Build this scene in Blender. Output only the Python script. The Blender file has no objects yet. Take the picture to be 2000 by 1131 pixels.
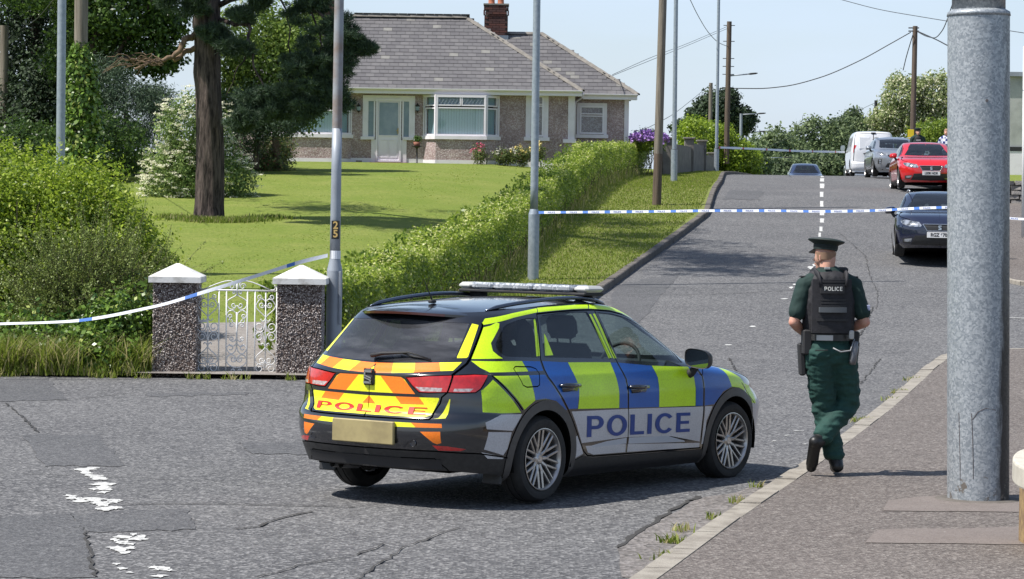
import bpy, bmesh, math, random
import numpy as np
from mathutils import Vector, Matrix, noise
from mathutils.geometry import delaunay_2d_cdt
rng = np.random.default_rng(7); random.seed(7)
R = math.radians
S = bpy.context.scene
COL = S.collection

# ------------------------------------------------------------------ camera, sky, sun, exposure
F, HZ, RO, CH = 5420.0, 392.0, R(.8), 2.2        # focal length and horizon in photo pixels, roll, eye height
TH = math.atan((565.5 - HZ) / F)
cd = bpy.data.cameras.new("camera"); cam = bpy.data.objects.new("camera", cd); COL.objects.link(cam)
cd.sensor_width = 36; cd.lens = 36 * F / 2000; cd.clip_start = .5; cd.clip_end = 6000
rx, up, bk = Vector((1, 0, 0)), Vector((0, math.sin(TH), math.cos(TH))), Vector((0, -math.cos(TH), math.sin(TH)))
r2, u2 = rx * math.cos(RO) + up * math.sin(RO), -rx * math.sin(RO) + up * math.cos(RO)
m = Matrix((r2, u2, bk)).transposed().to_4x4(); m.translation = (0, 0, CH); cam.matrix_world = m
S.camera = cam
SUN_EL, SHADOW_DIR = R(57), R(19)                  # shadows fall to the right and a little away from the camera
sd = Vector((math.cos(SHADOW_DIR) * math.cos(SUN_EL), math.sin(SHADOW_DIR) * math.cos(SUN_EL), -math.sin(SUN_EL)))
ld = bpy.data.lights.new("sun", 'SUN'); ld.energy = 5.0; ld.angle = R(.5); ld.color = (1, .955, .89)
sun = bpy.data.objects.new("sun", ld); COL.objects.link(sun); sun.rotation_euler = sd.to_track_quat('-Z', 'Y').to_euler()
sun.location = (-40, 20, 60)
wd = bpy.data.worlds.new("World"); S.world = wd; wd.use_nodes = True
nt = wd.node_tree; bg = nt.nodes['Background']
sky = nt.nodes.new('ShaderNodeTexSky'); sky.sky_type = 'NISHITA'; sky.sun_disc = False
sky.sun_elevation = SUN_EL; sky.sun_rotation = math.atan2(-sd.x, -sd.y)
sky.air_density = 1.0; sky.dust_density = 1.0; sky.ozone_density = 1.2; sky.altitude = 30
# thin high cloud: one soft layer over the whole sky
tc = nt.nodes.new('ShaderNodeTexCoord'); mp = nt.nodes.new('ShaderNodeMapping'); mp.inputs['Scale'].default_value = (1.2, 1.2, 6)
nz = nt.nodes.new('ShaderNodeTexNoise'); nz.inputs['Scale'].default_value = 2.5; nz.inputs['Detail'].default_value = 7; nz.inputs['Roughness'].default_value = .55
cr = nt.nodes.new('ShaderNodeValToRGB'); cr.color_ramp.elements[0].position = .40; cr.color_ramp.elements[1].position = .85
cr.color_ramp.elements[0].color = (.50, .50, .50, 1); cr.color_ramp.elements[1].color = (.92, .92, .92, 1)
mx = nt.nodes.new('ShaderNodeMixRGB'); mx.inputs[2].default_value = (5.6, 6.7, 8.6, 1)
nt.links.new(tc.outputs['Generated'], mp.inputs[0]); nt.links.new(mp.outputs[0], nz.inputs['Vector'])
sz = nt.nodes.new('ShaderNodeSeparateXYZ'); nt.links.new(tc.outputs['Generated'], sz.inputs[0])   # haze whitens the sky towards the horizon, all the way round
el = nt.nodes.new('ShaderNodeMapRange'); el.inputs[1].default_value = .02; el.inputs[2].default_value = .32; el.inputs[3].default_value = 1.; el.inputs[4].default_value = .22; nt.links.new(sz.outputs[2], el.inputs[0])
mu = nt.nodes.new('ShaderNodeMath'); mu.operation = 'MULTIPLY'; nt.links.new(nz.outputs['Fac'], cr.inputs[0]); nt.links.new(cr.outputs[0], mu.inputs[0]); nt.links.new(el.outputs[0], mu.inputs[1]); nt.links.new(mu.outputs[0], mx.inputs[0])
nt.links.new(sky.outputs[0], mx.inputs[1]); nt.links.new(mx.outputs[0], bg.inputs[0]); bg.inputs[1].default_value = .10
S.view_settings.view_transform = 'Standard'; S.view_settings.look = 'None'; S.view_settings.gamma = 1
S.view_settings.use_curve_mapping = False; S.view_settings.exposure = 0.46
S.render.engine = 'CYCLES'; S.cycles.max_bounces = 8; S.cycles.transparent_max_bounces = 12; S.cycles.caustics_reflective = False

# ------------------------------------------------------------------ picture -> place (where each thing stands)
def hermite(xs, ys, x):
    xs = np.array(xs, float); ys = np.array(ys, float); d = np.diff(ys) / np.diff(xs)
    mm = np.zeros(len(xs)); mm[1:-1] = np.where(d[:-1] * d[1:] > 0, 2 * d[:-1] * d[1:] / (d[:-1] + d[1:] + 1e-12), 0); mm[0] = d[0]; mm[-1] = d[-1]
    x = np.clip(x, xs[0], xs[-1]); i = np.clip(np.searchsorted(xs, x) - 1, 0, len(xs) - 2)
    h = xs[i + 1] - xs[i]; t = (x - xs[i]) / h
    return (2*t**3 - 3*t*t + 1) * ys[i] + (t**3 - 2*t*t + t) * h * mm[i] + (-2*t**3 + 3*t*t) * ys[i+1] + (t**3 - t*t) * h * mm[i+1]
PY = [-50, 28, 38, 47, 56, 68, 80, 95, 107, 115, 122, 130, 147, 180, 250, 500, 3000]
PZ = [0, 0, .12, .47, .92, 1.70, 2.54, 3.02, 3.3, 3.41, 3.44, 3.35, 2.9, 1.4, -2, -10, -30]
def P(y): return hermite(PY, PZ, y)
HEDX = ([30, 34, 40, 50, 65, 84, 100, 115, 140], [-2.6, -2.2, -1.6, -.45, 1.0, 2.9, 5.0, 7.2, 10.5])   # foot of the hedge, x against y
def gz(x, y):                                     # ground height: the road's profile, the lawn a little above it
    hx = np.interp(y, *HEDX)
    a = np.clip((hx - x) / 5.0, 0, 1); a = a * a * (3 - 2 * a)
    return P(y) + a * np.interp(y, [34, 44, 70, 92, 110], [0, .05, .30, .36, .3])
def ray(px, py):
    dx, dy = px - 1000, py - 565.5
    a = dx * math.cos(RO) + dy * math.sin(RO); b = -dx * math.sin(RO) + dy * math.cos(RO)
    c, s = math.cos(TH), math.sin(TH); v = -b / F
    r = np.array([a / F, c + v * s, -s + v * c]); return r / r[1]
def at(px, py, d):
    r = ray(px, py); return Vector((r[0] * d, d, CH + r[2] * d))
def gp(px, py, off=0.):                           # the point of the ground seen at a photo pixel
    r = ray(px, py); ds = np.linspace(14, 135, 4000); g = CH + r[2] * ds - gz(r[0] * ds, ds) - off
    k = np.where((g[:-1] > 0) & (g[1:] <= 0))[0][0]; d = ds[k]
    return Vector((r[0] * d, d, CH + r[2] * d))

# ------------------------------------------------------------------ materials
def mat(name, col=(.5, .5, .5), rough=.6, metal=0., spec=.5, coat=0., noise=None, bump=None, var=None, coords='Object', emit=None):
    """noise=(scale, colour2, lo, hi): a second colour by noise; bump=(scale, strength, distance)"""
    m = bpy.data.materials.new(name); m.use_nodes = True; n = m.node_tree.nodes; L = m.node_tree.links
    b = n['Principled BSDF']; b.inputs['Base Color'].default_value = (*col, 1); b.inputs['Roughness'].default_value = rough
    b.inputs['Metallic'].default_value = metal; b.inputs['Specular IOR Level'].default_value = spec
    b.inputs['Coat Weight'].default_value = coat; b.inputs['Coat Roughness'].default_value = .04
    t = n.new('ShaderNodeTexCoord')
    if noise:
        x = n.new('ShaderNodeTexNoise'); x.inputs['Scale'].default_value = noise[0]; x.inputs['Detail'].default_value = 6; x.inputs['Roughness'].default_value = .6
        L.new(t.outputs[coords], x.inputs['Vector'])
        r = n.new('ShaderNodeMapRange'); r.inputs[1].default_value = noise[2]; r.inputs[2].default_value = noise[3]; L.new(x.outputs['Fac'], r.inputs[0])
        q = n.new('ShaderNodeMixRGB'); q.inputs[1].default_value = (*col, 1); q.inputs[2].default_value = (*noise[1], 1)
        L.new(r.outputs[0], q.inputs[0]); L.new(q.outputs[0], b.inputs['Base Color'])
        m['mix'] = q.name
    if bump:
        x = n.new('ShaderNodeTexNoise'); x.inputs['Scale'].default_value = bump[0]; x.inputs['Detail'].default_value = 5
        L.new(t.outputs[coords], x.inputs['Vector'])
        u = n.new('ShaderNodeBump'); u.inputs['Strength'].default_value = bump[1]; u.inputs['Distance'].default_value = bump[2]
        L.new(x.outputs['Fac'], u.inputs['Height']); L.new(u.outputs[0], b.inputs['Normal'])
    if emit: b.inputs['Emission Color'].default_value = (*emit, 1); b.inputs['Emission Strength'].default_value = 1
    return m
def N(m, kind, **kw):
    x = m.node_tree.nodes.new(kind)
    for k, v in kw.items():
        if k in x.inputs.keys(): x.inputs[k].default_value = v
        else: setattr(x, k, v)
    return x
def LK(m, a, b): m.node_tree.links.new(a, b)
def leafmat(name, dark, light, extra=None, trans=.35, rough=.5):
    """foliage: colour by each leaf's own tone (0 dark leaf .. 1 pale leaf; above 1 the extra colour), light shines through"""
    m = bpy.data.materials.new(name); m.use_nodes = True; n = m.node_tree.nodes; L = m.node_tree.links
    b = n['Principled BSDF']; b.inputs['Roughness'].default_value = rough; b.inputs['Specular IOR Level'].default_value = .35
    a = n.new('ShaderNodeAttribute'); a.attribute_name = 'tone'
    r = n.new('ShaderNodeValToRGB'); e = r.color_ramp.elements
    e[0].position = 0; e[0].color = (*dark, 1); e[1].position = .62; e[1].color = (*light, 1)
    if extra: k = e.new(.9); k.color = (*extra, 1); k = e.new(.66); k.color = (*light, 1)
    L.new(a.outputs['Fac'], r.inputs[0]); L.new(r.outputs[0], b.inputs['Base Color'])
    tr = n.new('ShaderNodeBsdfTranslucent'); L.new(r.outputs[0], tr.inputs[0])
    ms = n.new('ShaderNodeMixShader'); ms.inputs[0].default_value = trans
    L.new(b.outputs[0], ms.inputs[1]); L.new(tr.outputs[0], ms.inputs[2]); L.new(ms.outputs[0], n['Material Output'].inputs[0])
    return m

# ------------------------------------------------------------------ mesh helpers
def tag(o, label=None, cat=None, group=None, kind=None):
    if label: o['label'] = label
    if cat: o['category'] = cat
    if group: o['group'] = group
    if kind: o['kind'] = kind
    return o
def empty(name, loc=(0, 0, 0), rz=0., parent=None):
    o = bpy.data.objects.new(name, None); COL.objects.link(o); o.location = loc; o.rotation_euler = (0, 0, rz); o.parent = parent
    o.empty_display_size = .2
    return o
def mk(name, V, FC, mats, parent=None, smooth=False, mi=None, loc=None, tone=None):
    me = bpy.data.meshes.new(name)
    if isinstance(V, np.ndarray) and isinstance(FC, np.ndarray):
        k = FC.shape[1]; me.vertices.add(len(V)); me.vertices.foreach_set('co', np.ascontiguousarray(V, dtype=np.float32).ravel())
        me.loops.add(FC.size); me.loops.foreach_set('vertex_index', np.ascontiguousarray(FC, dtype=np.int32).ravel())
        me.polygons.add(len(FC)); me.polygons.foreach_set('loop_start', np.arange(0, FC.size, k, dtype=np.int32))
        me.update(calc_edges=True)
    else:
        me.from_pydata([tuple(v) for v in V], [], [tuple(f) for f in FC]); me.update()
    for m_ in (mats if isinstance(mats, (list, tuple)) else [mats]): me.materials.append(m_)
    if mi is not None: me.polygons.foreach_set('material_index', np.asarray(mi, dtype=np.int32))
    if smooth: me.polygons.foreach_set('use_smooth', np.ones(len(me.polygons), dtype=bool))
    if tone is not None:
        a = me.attributes.new('tone', 'FLOAT', 'FACE'); a.data.foreach_set('value', np.asarray(tone, dtype=np.float32))
    o = bpy.data.objects.new(name, me); COL.objects.link(o); o.parent = parent
    if loc is not None: o.location = loc
    return o
def inst(name, me, parent=None, loc=(0, 0, 0), rot=None, scale=None):
    o = bpy.data.objects.new(name, me); COL.objects.link(o); o.parent = parent; o.location = loc
    if rot: o.rotation_euler = rot
    if scale: o.scale = scale
    return o
def copy_tree(o, parent=None):
    c = o.copy(); COL.objects.link(c); c.parent = parent
    for ch in list(o.children): copy_tree(ch, c)
    return c
class MB:
    """gathers shapes into one mesh"""
    def __init__(s): s.v = []; s.f = []; s.m = []; s.mi = 0
    def add(s, V, FC):
        k = len(s.v); s.v += [tuple(v) for v in V]; s.f += [tuple(k + i for i in f) for f in FC]; s.m += [s.mi] * len(FC); return s
    def box(s, x0, x1, y0, y1, z0, z1, M=None):
        V = [Vector((x, y, z)) for z in (z0, z1) for y in (y0, y1) for x in (x0, x1)]
        if M: V = [M @ v for v in V]
        return s.add(V, [(0, 2, 3, 1), (4, 5, 7, 6), (0, 1, 5, 4), (2, 6, 7, 3), (0, 4, 6, 2), (1, 3, 7, 5)])
    def bbox(s, x0, x1, y0, y1, z0, z1, b=.01, M=None):   # bevelled box
        V = []; 
        for z, i in ((z0, b), (z0 + b, 0), (z1 - b, 0), (z1, b)):
            for x, y in ((x0 + i + b, y0 + i), (x1 - i - b, y0 + i), (x1 - i, y0 + i + b), (x1 - i, y1 - i - b), (x1 - i - b, y1 - i), (x0 + i + b, y1 - i), (x0 + i, y1 - i - b), (x0 + i, y0 + i + b)):
                V.append(Vector((x, y, z)))
        if M: V = [M @ v for v in V]
        fc = [tuple(range(7, -1, -1)), tuple(range(24, 32))]
        for k in range(3):
            for i in range(8): j = (i + 1) % 8; fc.append((k*8 + i, k*8 + j, k*8 + 8 + j, k*8 + 8 + i))
        return s.add(V, fc)
    def tube(s, pts, rad, n=8, cap=True, ell=None):
        pts = [Vector(p) for p in pts]; rs = rad if isinstance(rad, (list, tuple, np.ndarray)) else [rad] * len(pts)
        V = []; ref = None
        for i, p in enumerate(pts):
            t = (pts[min(i + 1, len(pts) - 1)] - pts[max(i - 1, 0)]).normalized()
            if ref is None: ref = Vector((0, 0, 1)) if abs(t.z) < .9 else Vector((1, 0, 0))
            a = t.cross(ref).normalized(); b = a.cross(t).normalized(); ref = b
            for k in range(n):
                q = 2 * math.pi * k / n; V.append(p + (a * math.cos(q) + b * math.sin(q) * (ell or 1)) * rs[i])
        fc = [(i*n + k, i*n + (k+1) % n, (i+1)*n + (k+1) % n, (i+1)*n + k) for i in range(len(pts)-1) for k in range(n)]
        if cap: fc += [tuple(range(n-1, -1, -1)), tuple(range((len(pts)-1)*n, len(pts)*n))]
        return s.add(V, fc)
    def lathe(s, prof, n=24, M=None, axis='Z'):           # prof: (radius, height)
        V = []
        for r_, h in prof:
            for k in range(n):
                q = 2 * math.pi * k / n; c, d = r_ * math.cos(q), r_ * math.sin(q)
                v = Vector((c, d, h)) if axis == 'Z' else Vector((c, h, d))
                V.append(M @ v if M else v)
        fc = [(i*n + k, i*n + (k+1) % n, (i+1)*n + (k+1) % n, (i+1)*n + k) for i in range(len(prof)-1) for k in range(n)]
        return s.add(V, fc)
    def prism(s, poly, z0, z1, M=None):                   # poly in xy
        n = len(poly); V = [Vector((x, y, z0)) for x, y in poly] + [Vector((x, y, z1)) for x, y in poly]
        if M: V = [M @ v for v in V]
        return s.add(V, [tuple(range(n-1, -1, -1)), tuple(range(n, 2*n))] + [(i, (i+1) % n, n + (i+1) % n, n + i) for i in range(n)])
    def build(s, name, mats, parent=None, smooth=False, loc=None):
        o = mk(name, s.v, s.f, mats, parent, smooth, s.m, loc)
        return o
def smooth_by_angle(o, ang=35):
    me = o.data; bm = bmesh.new(); bm.from_mesh(me); bmesh.ops.recalc_face_normals(bm, faces=bm.faces)
    for e in bm.edges:
        e.smooth = len(e.link_faces) == 2 and e.calc_face_angle(3) < R(ang)
    for f in bm.faces: f.smooth = True
    bm.to_mesh(me); bm.free(); return o
def cdt_sheet(name, poly, step, zfun, mats, parent=None, kind='structure'):
    poly = [tuple(p) for p in poly]; xs = [p[0] for p in poly]; ys = [p[1] for p in poly]
    dense = []
    for i in range(len(poly)):
        a, b = Vector(poly[i]), Vector(poly[(i+1) % len(poly)]); n = max(1, int((b - a).length / step))
        dense += [a.lerp(b, k / n) for k in range(n)]
    pin = []
    A = np.array([tuple(v) for v in dense])
    for y in np.arange(min(ys) + step/2, max(ys), step):
        for x in np.arange(min(xs) + step/2, max(xs), step):
            pin.append((x, y))
    pin = np.array(pin); pin = pin[inside(A, pin)]
    V2, _, Fa, *_ = delaunay_2d_cdt(dense + [Vector(p) for p in pin], [], [list(range(len(dense)))], 1, 1e-4)
    V = np.array([tuple(v) for v in V2]); z = zfun(V[:, 0], V[:, 1])
    o = mk(name, [(a, b, c) for (a, b), c in zip(V, z)], [tuple(f) for f in Fa], mats, parent, True)
    if kind: o['kind'] = kind
    return o
def inside(poly, pts):
    x, y = pts[:, 0], pts[:, 1]; c = np.zeros(len(pts), bool); n = len(poly)
    for i in range(n):
        x0, y0 = poly[i]; x1, y1 = poly[(i+1) % n]
        if y0 == y1: continue
        k = ((y0 > y) != (y1 > y)) & (x < (x1 - x0) * (y - y0) / (y1 - y0) + x0); c ^= k
    return c
def textmesh(name, s, size, M, material, parent, thick=.0, bold=.0, spacing=1., sx=1.):
    c = bpy.data.curves.new(name, 'FONT'); c.body = s; c.size = size; c.align_x = 'CENTER'; c.align_y = 'CENTER'; c.extrude = thick; c.offset = bold; c.space_character = spacing
    t = bpy.data.objects.new(name, c); COL.objects.link(t)
    dg = bpy.context.evaluated_depsgraph_get(); me = bpy.data.meshes.new_from_object(t.evaluated_get(dg)); bpy.data.objects.remove(t)
    me.name = name; me.transform(M @ Matrix.Diagonal((sx, 1, 1, 1))); me.materials.clear(); me.materials.append(material)
    o = bpy.data.objects.new(name, me); COL.objects.link(o); o.parent = parent; return o
# bold capitals drawn as polygons in a 0..1 high box; each letter: (width, list of quads)
def _arc(cx, cy, rx_, ry_, t, a0, a1, n=14):
    q = []
    for i in range(n):
        a, b = R(a0 + (a1 - a0) * i / n), R(a0 + (a1 - a0) * (i + 1) / n)
        q.append([(cx + rx_ * math.cos(a), cy + ry_ * math.sin(a)), (cx + rx_ * math.cos(b), cy + ry_ * math.sin(b)),
                  (cx + (rx_ - t) * math.cos(b), cy + (ry_ - t*.85) * math.sin(b)), (cx + (rx_ - t) * math.cos(a), cy + (ry_ - t*.85) * math.sin(a))])
    return q
def _r(x0, y0, x1, y1): return [(x0, y0), (x1, y0), (x1, y1), (x0, y1)]
T_ = .19
LET = {'P': (.68, [_r(0, 0, T_, 1), _r(T_, 1 - T_*.85, .38, 1), _r(T_, .36, .38, .36 + T_*.85)] + _arc(.38, .68, .30, .32, T_, -90, 90)),
       'O': (.84, _arc(.42, .5, .42, .515, T_, 0, 360, 28)),
       'L': (.60, [_r(0, 0, T_, 1), _r(T_, 0, .60, T_*.85)]),
       'I': (T_, [_r(0, 0, T_, 1)]),
       'C': (.80, _arc(.42, .5, .42, .515, T_, 38, 322, 24)),
       'E': (.62, [_r(0, 0, T_, 1), _r(T_, 0, .62, T_*.85), _r(T_, 1 - T_*.85, .62, 1), _r(T_, .5 - T_*.4, .57, .5 + T_*.4)])}
def letters(word, gap=.14):
    x = 0; out = []
    for ch in word:
        w, qs = LET[ch]; out += [[(x + a, b) for a, b in q] for q in qs]; x += w + gap
    W = x - gap
    return [[(a / W, b) for a, b in q] for q in out]      # 0..1 wide, 0..1 high
def lettering(name, word, fn, material, parent, split=False):
    """fn maps (0..1, 0..1) to a 3D point"""
    if split:                                         # each letter an object
        x = 0; qs = letters(word); i = 0
        for ch in word:
            k = len(LET[ch][1]); V = [fn(a, b) for q in qs[i:i+k] for a, b in q]; i += k
            mk(name, V, [(4*j, 4*j+1, 4*j+2, 4*j+3) for j in range(k)], material, parent)
        return
    V = []; FC = []
    for q in letters(word):
        k = len(V)
        V += [fn(a, b) for a, b in q]; FC.append((k, k+1, k+2, k+3))
    return mk(name, V, FC, material, parent)
# ================================================================== ground, roads, pavements
def asphalt(name, base, light, dark, speck, agg=55., bump=.6, worn=None, spamt=.55):
    m = mat(name, base, .88, spec=.3); b = m.node_tree.nodes['Principled BSDF']
    t = N(m, 'ShaderNodeTexCoord'); o = t.outputs['Object']
    big = N(m, 'ShaderNodeTexNoise', Scale=.35, Detail=6., Roughness=.6); LK(m, o, big.inputs['Vector'])
    mid = N(m, 'ShaderNodeTexNoise', Scale=5., Detail=5., Roughness=.65); LK(m, o, mid.inputs['Vector'])
    r1 = N(m, 'ShaderNodeMapRange'); r1.inputs[1].default_value = .35; r1.inputs[2].default_value = .68; LK(m, big.outputs['Fac'], r1.inputs[0])
    c1 = N(m, 'ShaderNodeMixRGB'); c1.inputs[1].default_value = (*base, 1); c1.inputs[2].default_value = (*light, 1); LK(m, r1.outputs[0], c1.inputs[0])
    r2_ = N(m, 'ShaderNodeMapRange'); r2_.inputs[1].default_value = .45; r2_.inputs[2].default_value = .75; r2_.inputs[4].default_value = .5; LK(m, mid.outputs['Fac'], r2_.inputs[0])
    c2 = N(m, 'ShaderNodeMixRGB'); c2.inputs[2].default_value = (*dark, 1); LK(m, c1.outputs[0], c2.inputs[1]); LK(m, r2_.outputs[0], c2.inputs[0])
    vo = N(m, 'ShaderNodeTexVoronoi', Scale=agg); LK(m, o, vo.inputs['Vector'])
    sp = N(m, 'ShaderNodeSeparateColor'); LK(m, vo.outputs['Color'], sp.inputs[0])
    r3 = N(m, 'ShaderNodeMapRange'); r3.inputs[1].default_value = .45; r3.inputs[2].default_value = 1.; r3.inputs[4].default_value = spamt; LK(m, sp.outputs[0], r3.inputs[0])
    c3 = N(m, 'ShaderNodeMixRGB'); c3.inputs[2].default_value = (*speck, 1); LK(m, c2.outputs[0], c3.inputs[1]); LK(m, r3.outputs[0], c3.inputs[0])
    r4 = N(m, 'ShaderNodeMapRange'); r4.inputs[1].default_value = .0; r4.inputs[2].default_value = .48; r4.inputs[3].default_value = .75; r4.inputs[4].default_value = 0.; LK(m, sp.outputs[1], r4.inputs[0])
    c4 = N(m, 'ShaderNodeMixRGB'); c4.inputs[2].default_value = (*dark, 1); LK(m, c3.outputs[0], c4.inputs[1]); LK(m, r4.outputs[0], c4.inputs[0])
    vs = N(m, 'ShaderNodeTexVoronoi', Scale=9.); LK(m, o, vs.inputs['Vector'])           # odd pale chips
    r5 = N(m, 'ShaderNodeMapRange'); r5.inputs[1].default_value = .10; r5.inputs[2].default_value = .05; LK(m, vs.outputs['Distance'], r5.inputs[0])
    s5 = N(m, 'ShaderNodeSeparateColor'); LK(m, vs.outputs['Color'], s5.inputs[0]); g5 = N(m, 'ShaderNodeMath', operation='GREATER_THAN'); g5.inputs[1].default_value = .86; LK(m, s5.outputs[0], g5.inputs[0])
    m5 = N(m, 'ShaderNodeMath', operation='MULTIPLY'); LK(m, r5.outputs[0], m5.inputs[0]); LK(m, g5.outputs[0], m5.inputs[1])
    c5 = N(m, 'ShaderNodeMixRGB'); c5.inputs[2].default_value = (.42, .41, .39, 1); LK(m, c4.outputs[0], c5.inputs[1]); LK(m, m5.outputs[0], c5.inputs[0])
    LK(m, c5.outputs[0], b.inputs['Base Color'])
    bp = N(m, 'ShaderNodeBump', Strength=bump, Distance=.012); LK(m, vo.outputs['Distance'], bp.inputs['Height'])
    b2 = N(m, 'ShaderNodeBump', Strength=.5, Distance=.02); LK(m, mid.outputs['Fac'], b2.inputs['Height']); LK(m, bp.outputs[0], b2.inputs['Normal'])
    LK(m, b2.outputs[0], b.inputs['Normal'])
    return m
M_ROAD = asphalt('asphalt', (.080, .080, .083), (.122, .121, .122), (.036, .036, .040), (.34, .335, .33), 44, .6, spamt=.6)
M_PATCH = asphalt('asphalt_patch', (.078, .079, .082), (.100, .100, .104), (.042, .042, .046), (.24, .24, .24), 56, .5, spamt=.5)
M_PAVE = asphalt('pavement_asphalt', (.108, .092, .084), (.138, .120, .110), (.056, .048, .044), (.36, .33, .30), 56, .6, spamt=.55)
M_CRACK = mat('crack', (.038, .036, .034), 1)
M_WORN = asphalt('worn_road_edge', (.15, .135, .128), (.19, .175, .165), (.06, .055, .05), (.3, .28, .27), 30, 1.)
M_LINE = mat('worn_white_line', (.52, .52, .50), .85, noise=(34, (.20, .20, .20), .50, .66), bump=(60, .4, .01))
M_KERB = mat('kerb_concrete', (.29, .265, .225), .9, noise=(6, (.17, .15, .125), .42, .72), bump=(70, .5, .012))
M_KERBD = mat('kerb_dark_concrete', (.13, .115, .10), .9, noise=(5, (.07, .06, .05), .4, .7), bump=(70, .5, .012))  # darker version of the kerb concrete
def grassmat(name, a, b_, c_):
    m = mat(name, a, .9, spec=.15); b = m.node_tree.nodes['Principled BSDF']; t = N(m, 'ShaderNodeTexCoord')
    n1 = N(m, 'ShaderNodeTexNoise', Scale=.7, Detail=8., Roughness=.7); LK(m, t.outputs['Object'], n1.inputs['Vector'])
    n2 = N(m, 'ShaderNodeTexNoise', Scale=16., Detail=5., Roughness=.7); LK(m, t.outputs['Object'], n2.inputs['Vector'])
    r = N(m, 'ShaderNodeMapRange'); r.inputs[1].default_value = .38; r.inputs[2].default_value = .66; LK(m, n1.outputs['Fac'], r.inputs[0])
    q = N(m, 'ShaderNodeMixRGB'); q.inputs[1].default_value = (*a, 1); q.inputs[2].default_value = (*b_, 1); LK(m, r.outputs[0], q.inputs[0])
    r2_ = N(m, 'ShaderNodeMapRange'); r2_.inputs[1].default_value = .4; r2_.inputs[2].default_value = .7; LK(m, n2.outputs['Fac'], r2_.inputs[0])
    q2 = N(m, 'ShaderNodeMixRGB'); q2.inputs[2].default_value = (*c_, 1); LK(m, q.outputs[0], q2.inputs[1]); LK(m, r2_.outputs[0], q2.inputs[0])
    LK(m, q2.outputs[0], b.inputs['Base Color']); bp = N(m, 'ShaderNodeBump', Strength=.7, Distance=.05); LK(m, n2.outputs['Fac'], bp.inputs['Height']); LK(m, bp.outputs[0], b.inputs['Normal'])
    return m
M_LAWN = grassmat('lawn_turf', (.165, .215, .036), (.235, .255, .065), (.095, .145, .024))
M_VERGE = grassmat('verge_turf', (.165, .195, .048), (.21, .22, .075), (.10, .135, .028))
M_FIELD = grassmat('rough_ground', (.07, .10, .03), (.10, .12, .04), (.05, .07, .02))

# the terrain, one sheet to the horizon
ys = list(np.arange(-20, 130, 3.)) + list(np.arange(130, 300, 8.)) + [350, 420, 520, 800, 1500, 3000]
xs = [-2500, -900, -300, -120, -60, -40] + list(np.arange(-30, 31, 4.)) + [40, 60, 120, 300, 900, 2500]
V = [(x, y, float(gz(x, y)) - .06) for y in ys for x in xs]; nx = len(xs)
o = mk('ground', V, [(j*nx+i, j*nx+i+1, (j+1)*nx+i+1, (j+1)*nx+i) for j in range(len(ys)-1) for i in range(nx-1)], M_FIELD, None, True); tag(o, kind='structure')

def pxl(pts, off=0.): return [tuple(gp(x, y, off))[:2] for x, y in pts]
Lk = pxl([(1150, 592), (1160, 585), (1250, 520), (1385, 420), (1420, 350)])
LKERB = [(-4.0, 33.9), (-2.3, 34.2), (-1.2, 36.0), (-.3, 39.5), (.4, 42.8)] + Lk[:4] + [(6.6, 88.), (8.15, 107.), (9.75, 120.), (12.3, 134.), (18, 170.)]
RN = pxl([(1245, 1131), (1400, 1020), (1560, 915), (1650, 850), (1740, 780), (1800, 725)])
RKERB = [(-1.0, 8.), (.15, 13.6)] + RN + [(5.75, 37.5), (6.05, 38.6), (6.6, 39.3), (7.6, 39.6), (12, 40.4), (34, 43)]
FKERB = [(34, 57), (14, 52.9), (10.4, 52.0), (9.75, 52.2), (9.4, 52.9), (9.45, 54.), (9.95, 58.), (11.5, 70.), (13.0, 80.), (14.8, 95.), (16.3, 107.), (17.6, 120.), (19.5, 136.), (23, 170.)]
cdt_sheet('road', [(-34, 6), (34, 6), (34, 58), (24, 60), (24, 170), (-3, 170), (-3, 60), (-6, 34), (-34, 34)], 1.6, lambda x, y: P(y), M_ROAD)
def strip(line, w, side):                          # offset of an open line
    out = []
    for i, p in enumerate(line):
        a = np.array(line[max(i-1, 0)]); b = np.array(line[min(i+1, len(line)-1)]); d = (b - a) / np.linalg.norm(b - a)
        out.append((p[0] + side * -d[1] * w, p[1] + side * d[0] * w))
    return out
def resample(line, step):
    L_ = np.array(line); d = np.r_[0, np.cumsum(np.linalg.norm(np.diff(L_, axis=0), axis=1))]
    s = np.arange(0, d[-1], step); return np.stack([np.interp(s, d, L_[:, 0]), np.interp(s, d, L_[:, 1])], 1)
def kerb(line, w, h, side, m, step=.93, nmax=200):
    root = empty('kerb'); tag(root, kind='structure'); q = resample(line, step)
    for i in range(len(q) - 1):
        a, b = q[i], q[i+1]
        if max(a[1], b[1]) > 135 or a[0] > 26: continue
        d = (b - a) / np.linalg.norm(b - a); n = np.array([-d[1], d[0]]) * side; g = .006
        a = a + d * g; b = b - d * g; j = rng.uniform(-.006, .006); jj = rng.uniform(-.005, .005)
        mb = MB(); V = []
        for p in (a, b):
            z = float(P(p[1])) + j
            V += [(*(p + n*jj), z - .08), (*(p + n*jj), z + h - .015), (*(p + n * (.015+jj)), z + h), (*(p + n * w), z + h), (*(p + n * w), z - .08)]
        mb.add(V, [(k, k+1, k+6, k+5) for k in range(4)] + [(4, 3, 2, 1, 0), (5, 6, 7, 8, 9)])
        o = mb.build('kerb_stone', m, root)
        bm = bmesh.new(); bm.from_mesh(o.data); bmesh.ops.recalc_face_normals(bm, faces=bm.faces); bm.to_mesh(o.data); bm.free()
HL, HR = .13, .05
kerb(LKERB[1:], .14, HL, 1, M_KERBD); kerb(RKERB[1:], .17, HR, -1, M_KERB); kerb(FKERB, .15, .09, -1, M_KERB)
hf = [(float(np.interp(y, *HEDX)), y) for y in (34.6, 40, 50, 65, 84, 100, 115, 134, 170)]
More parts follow.
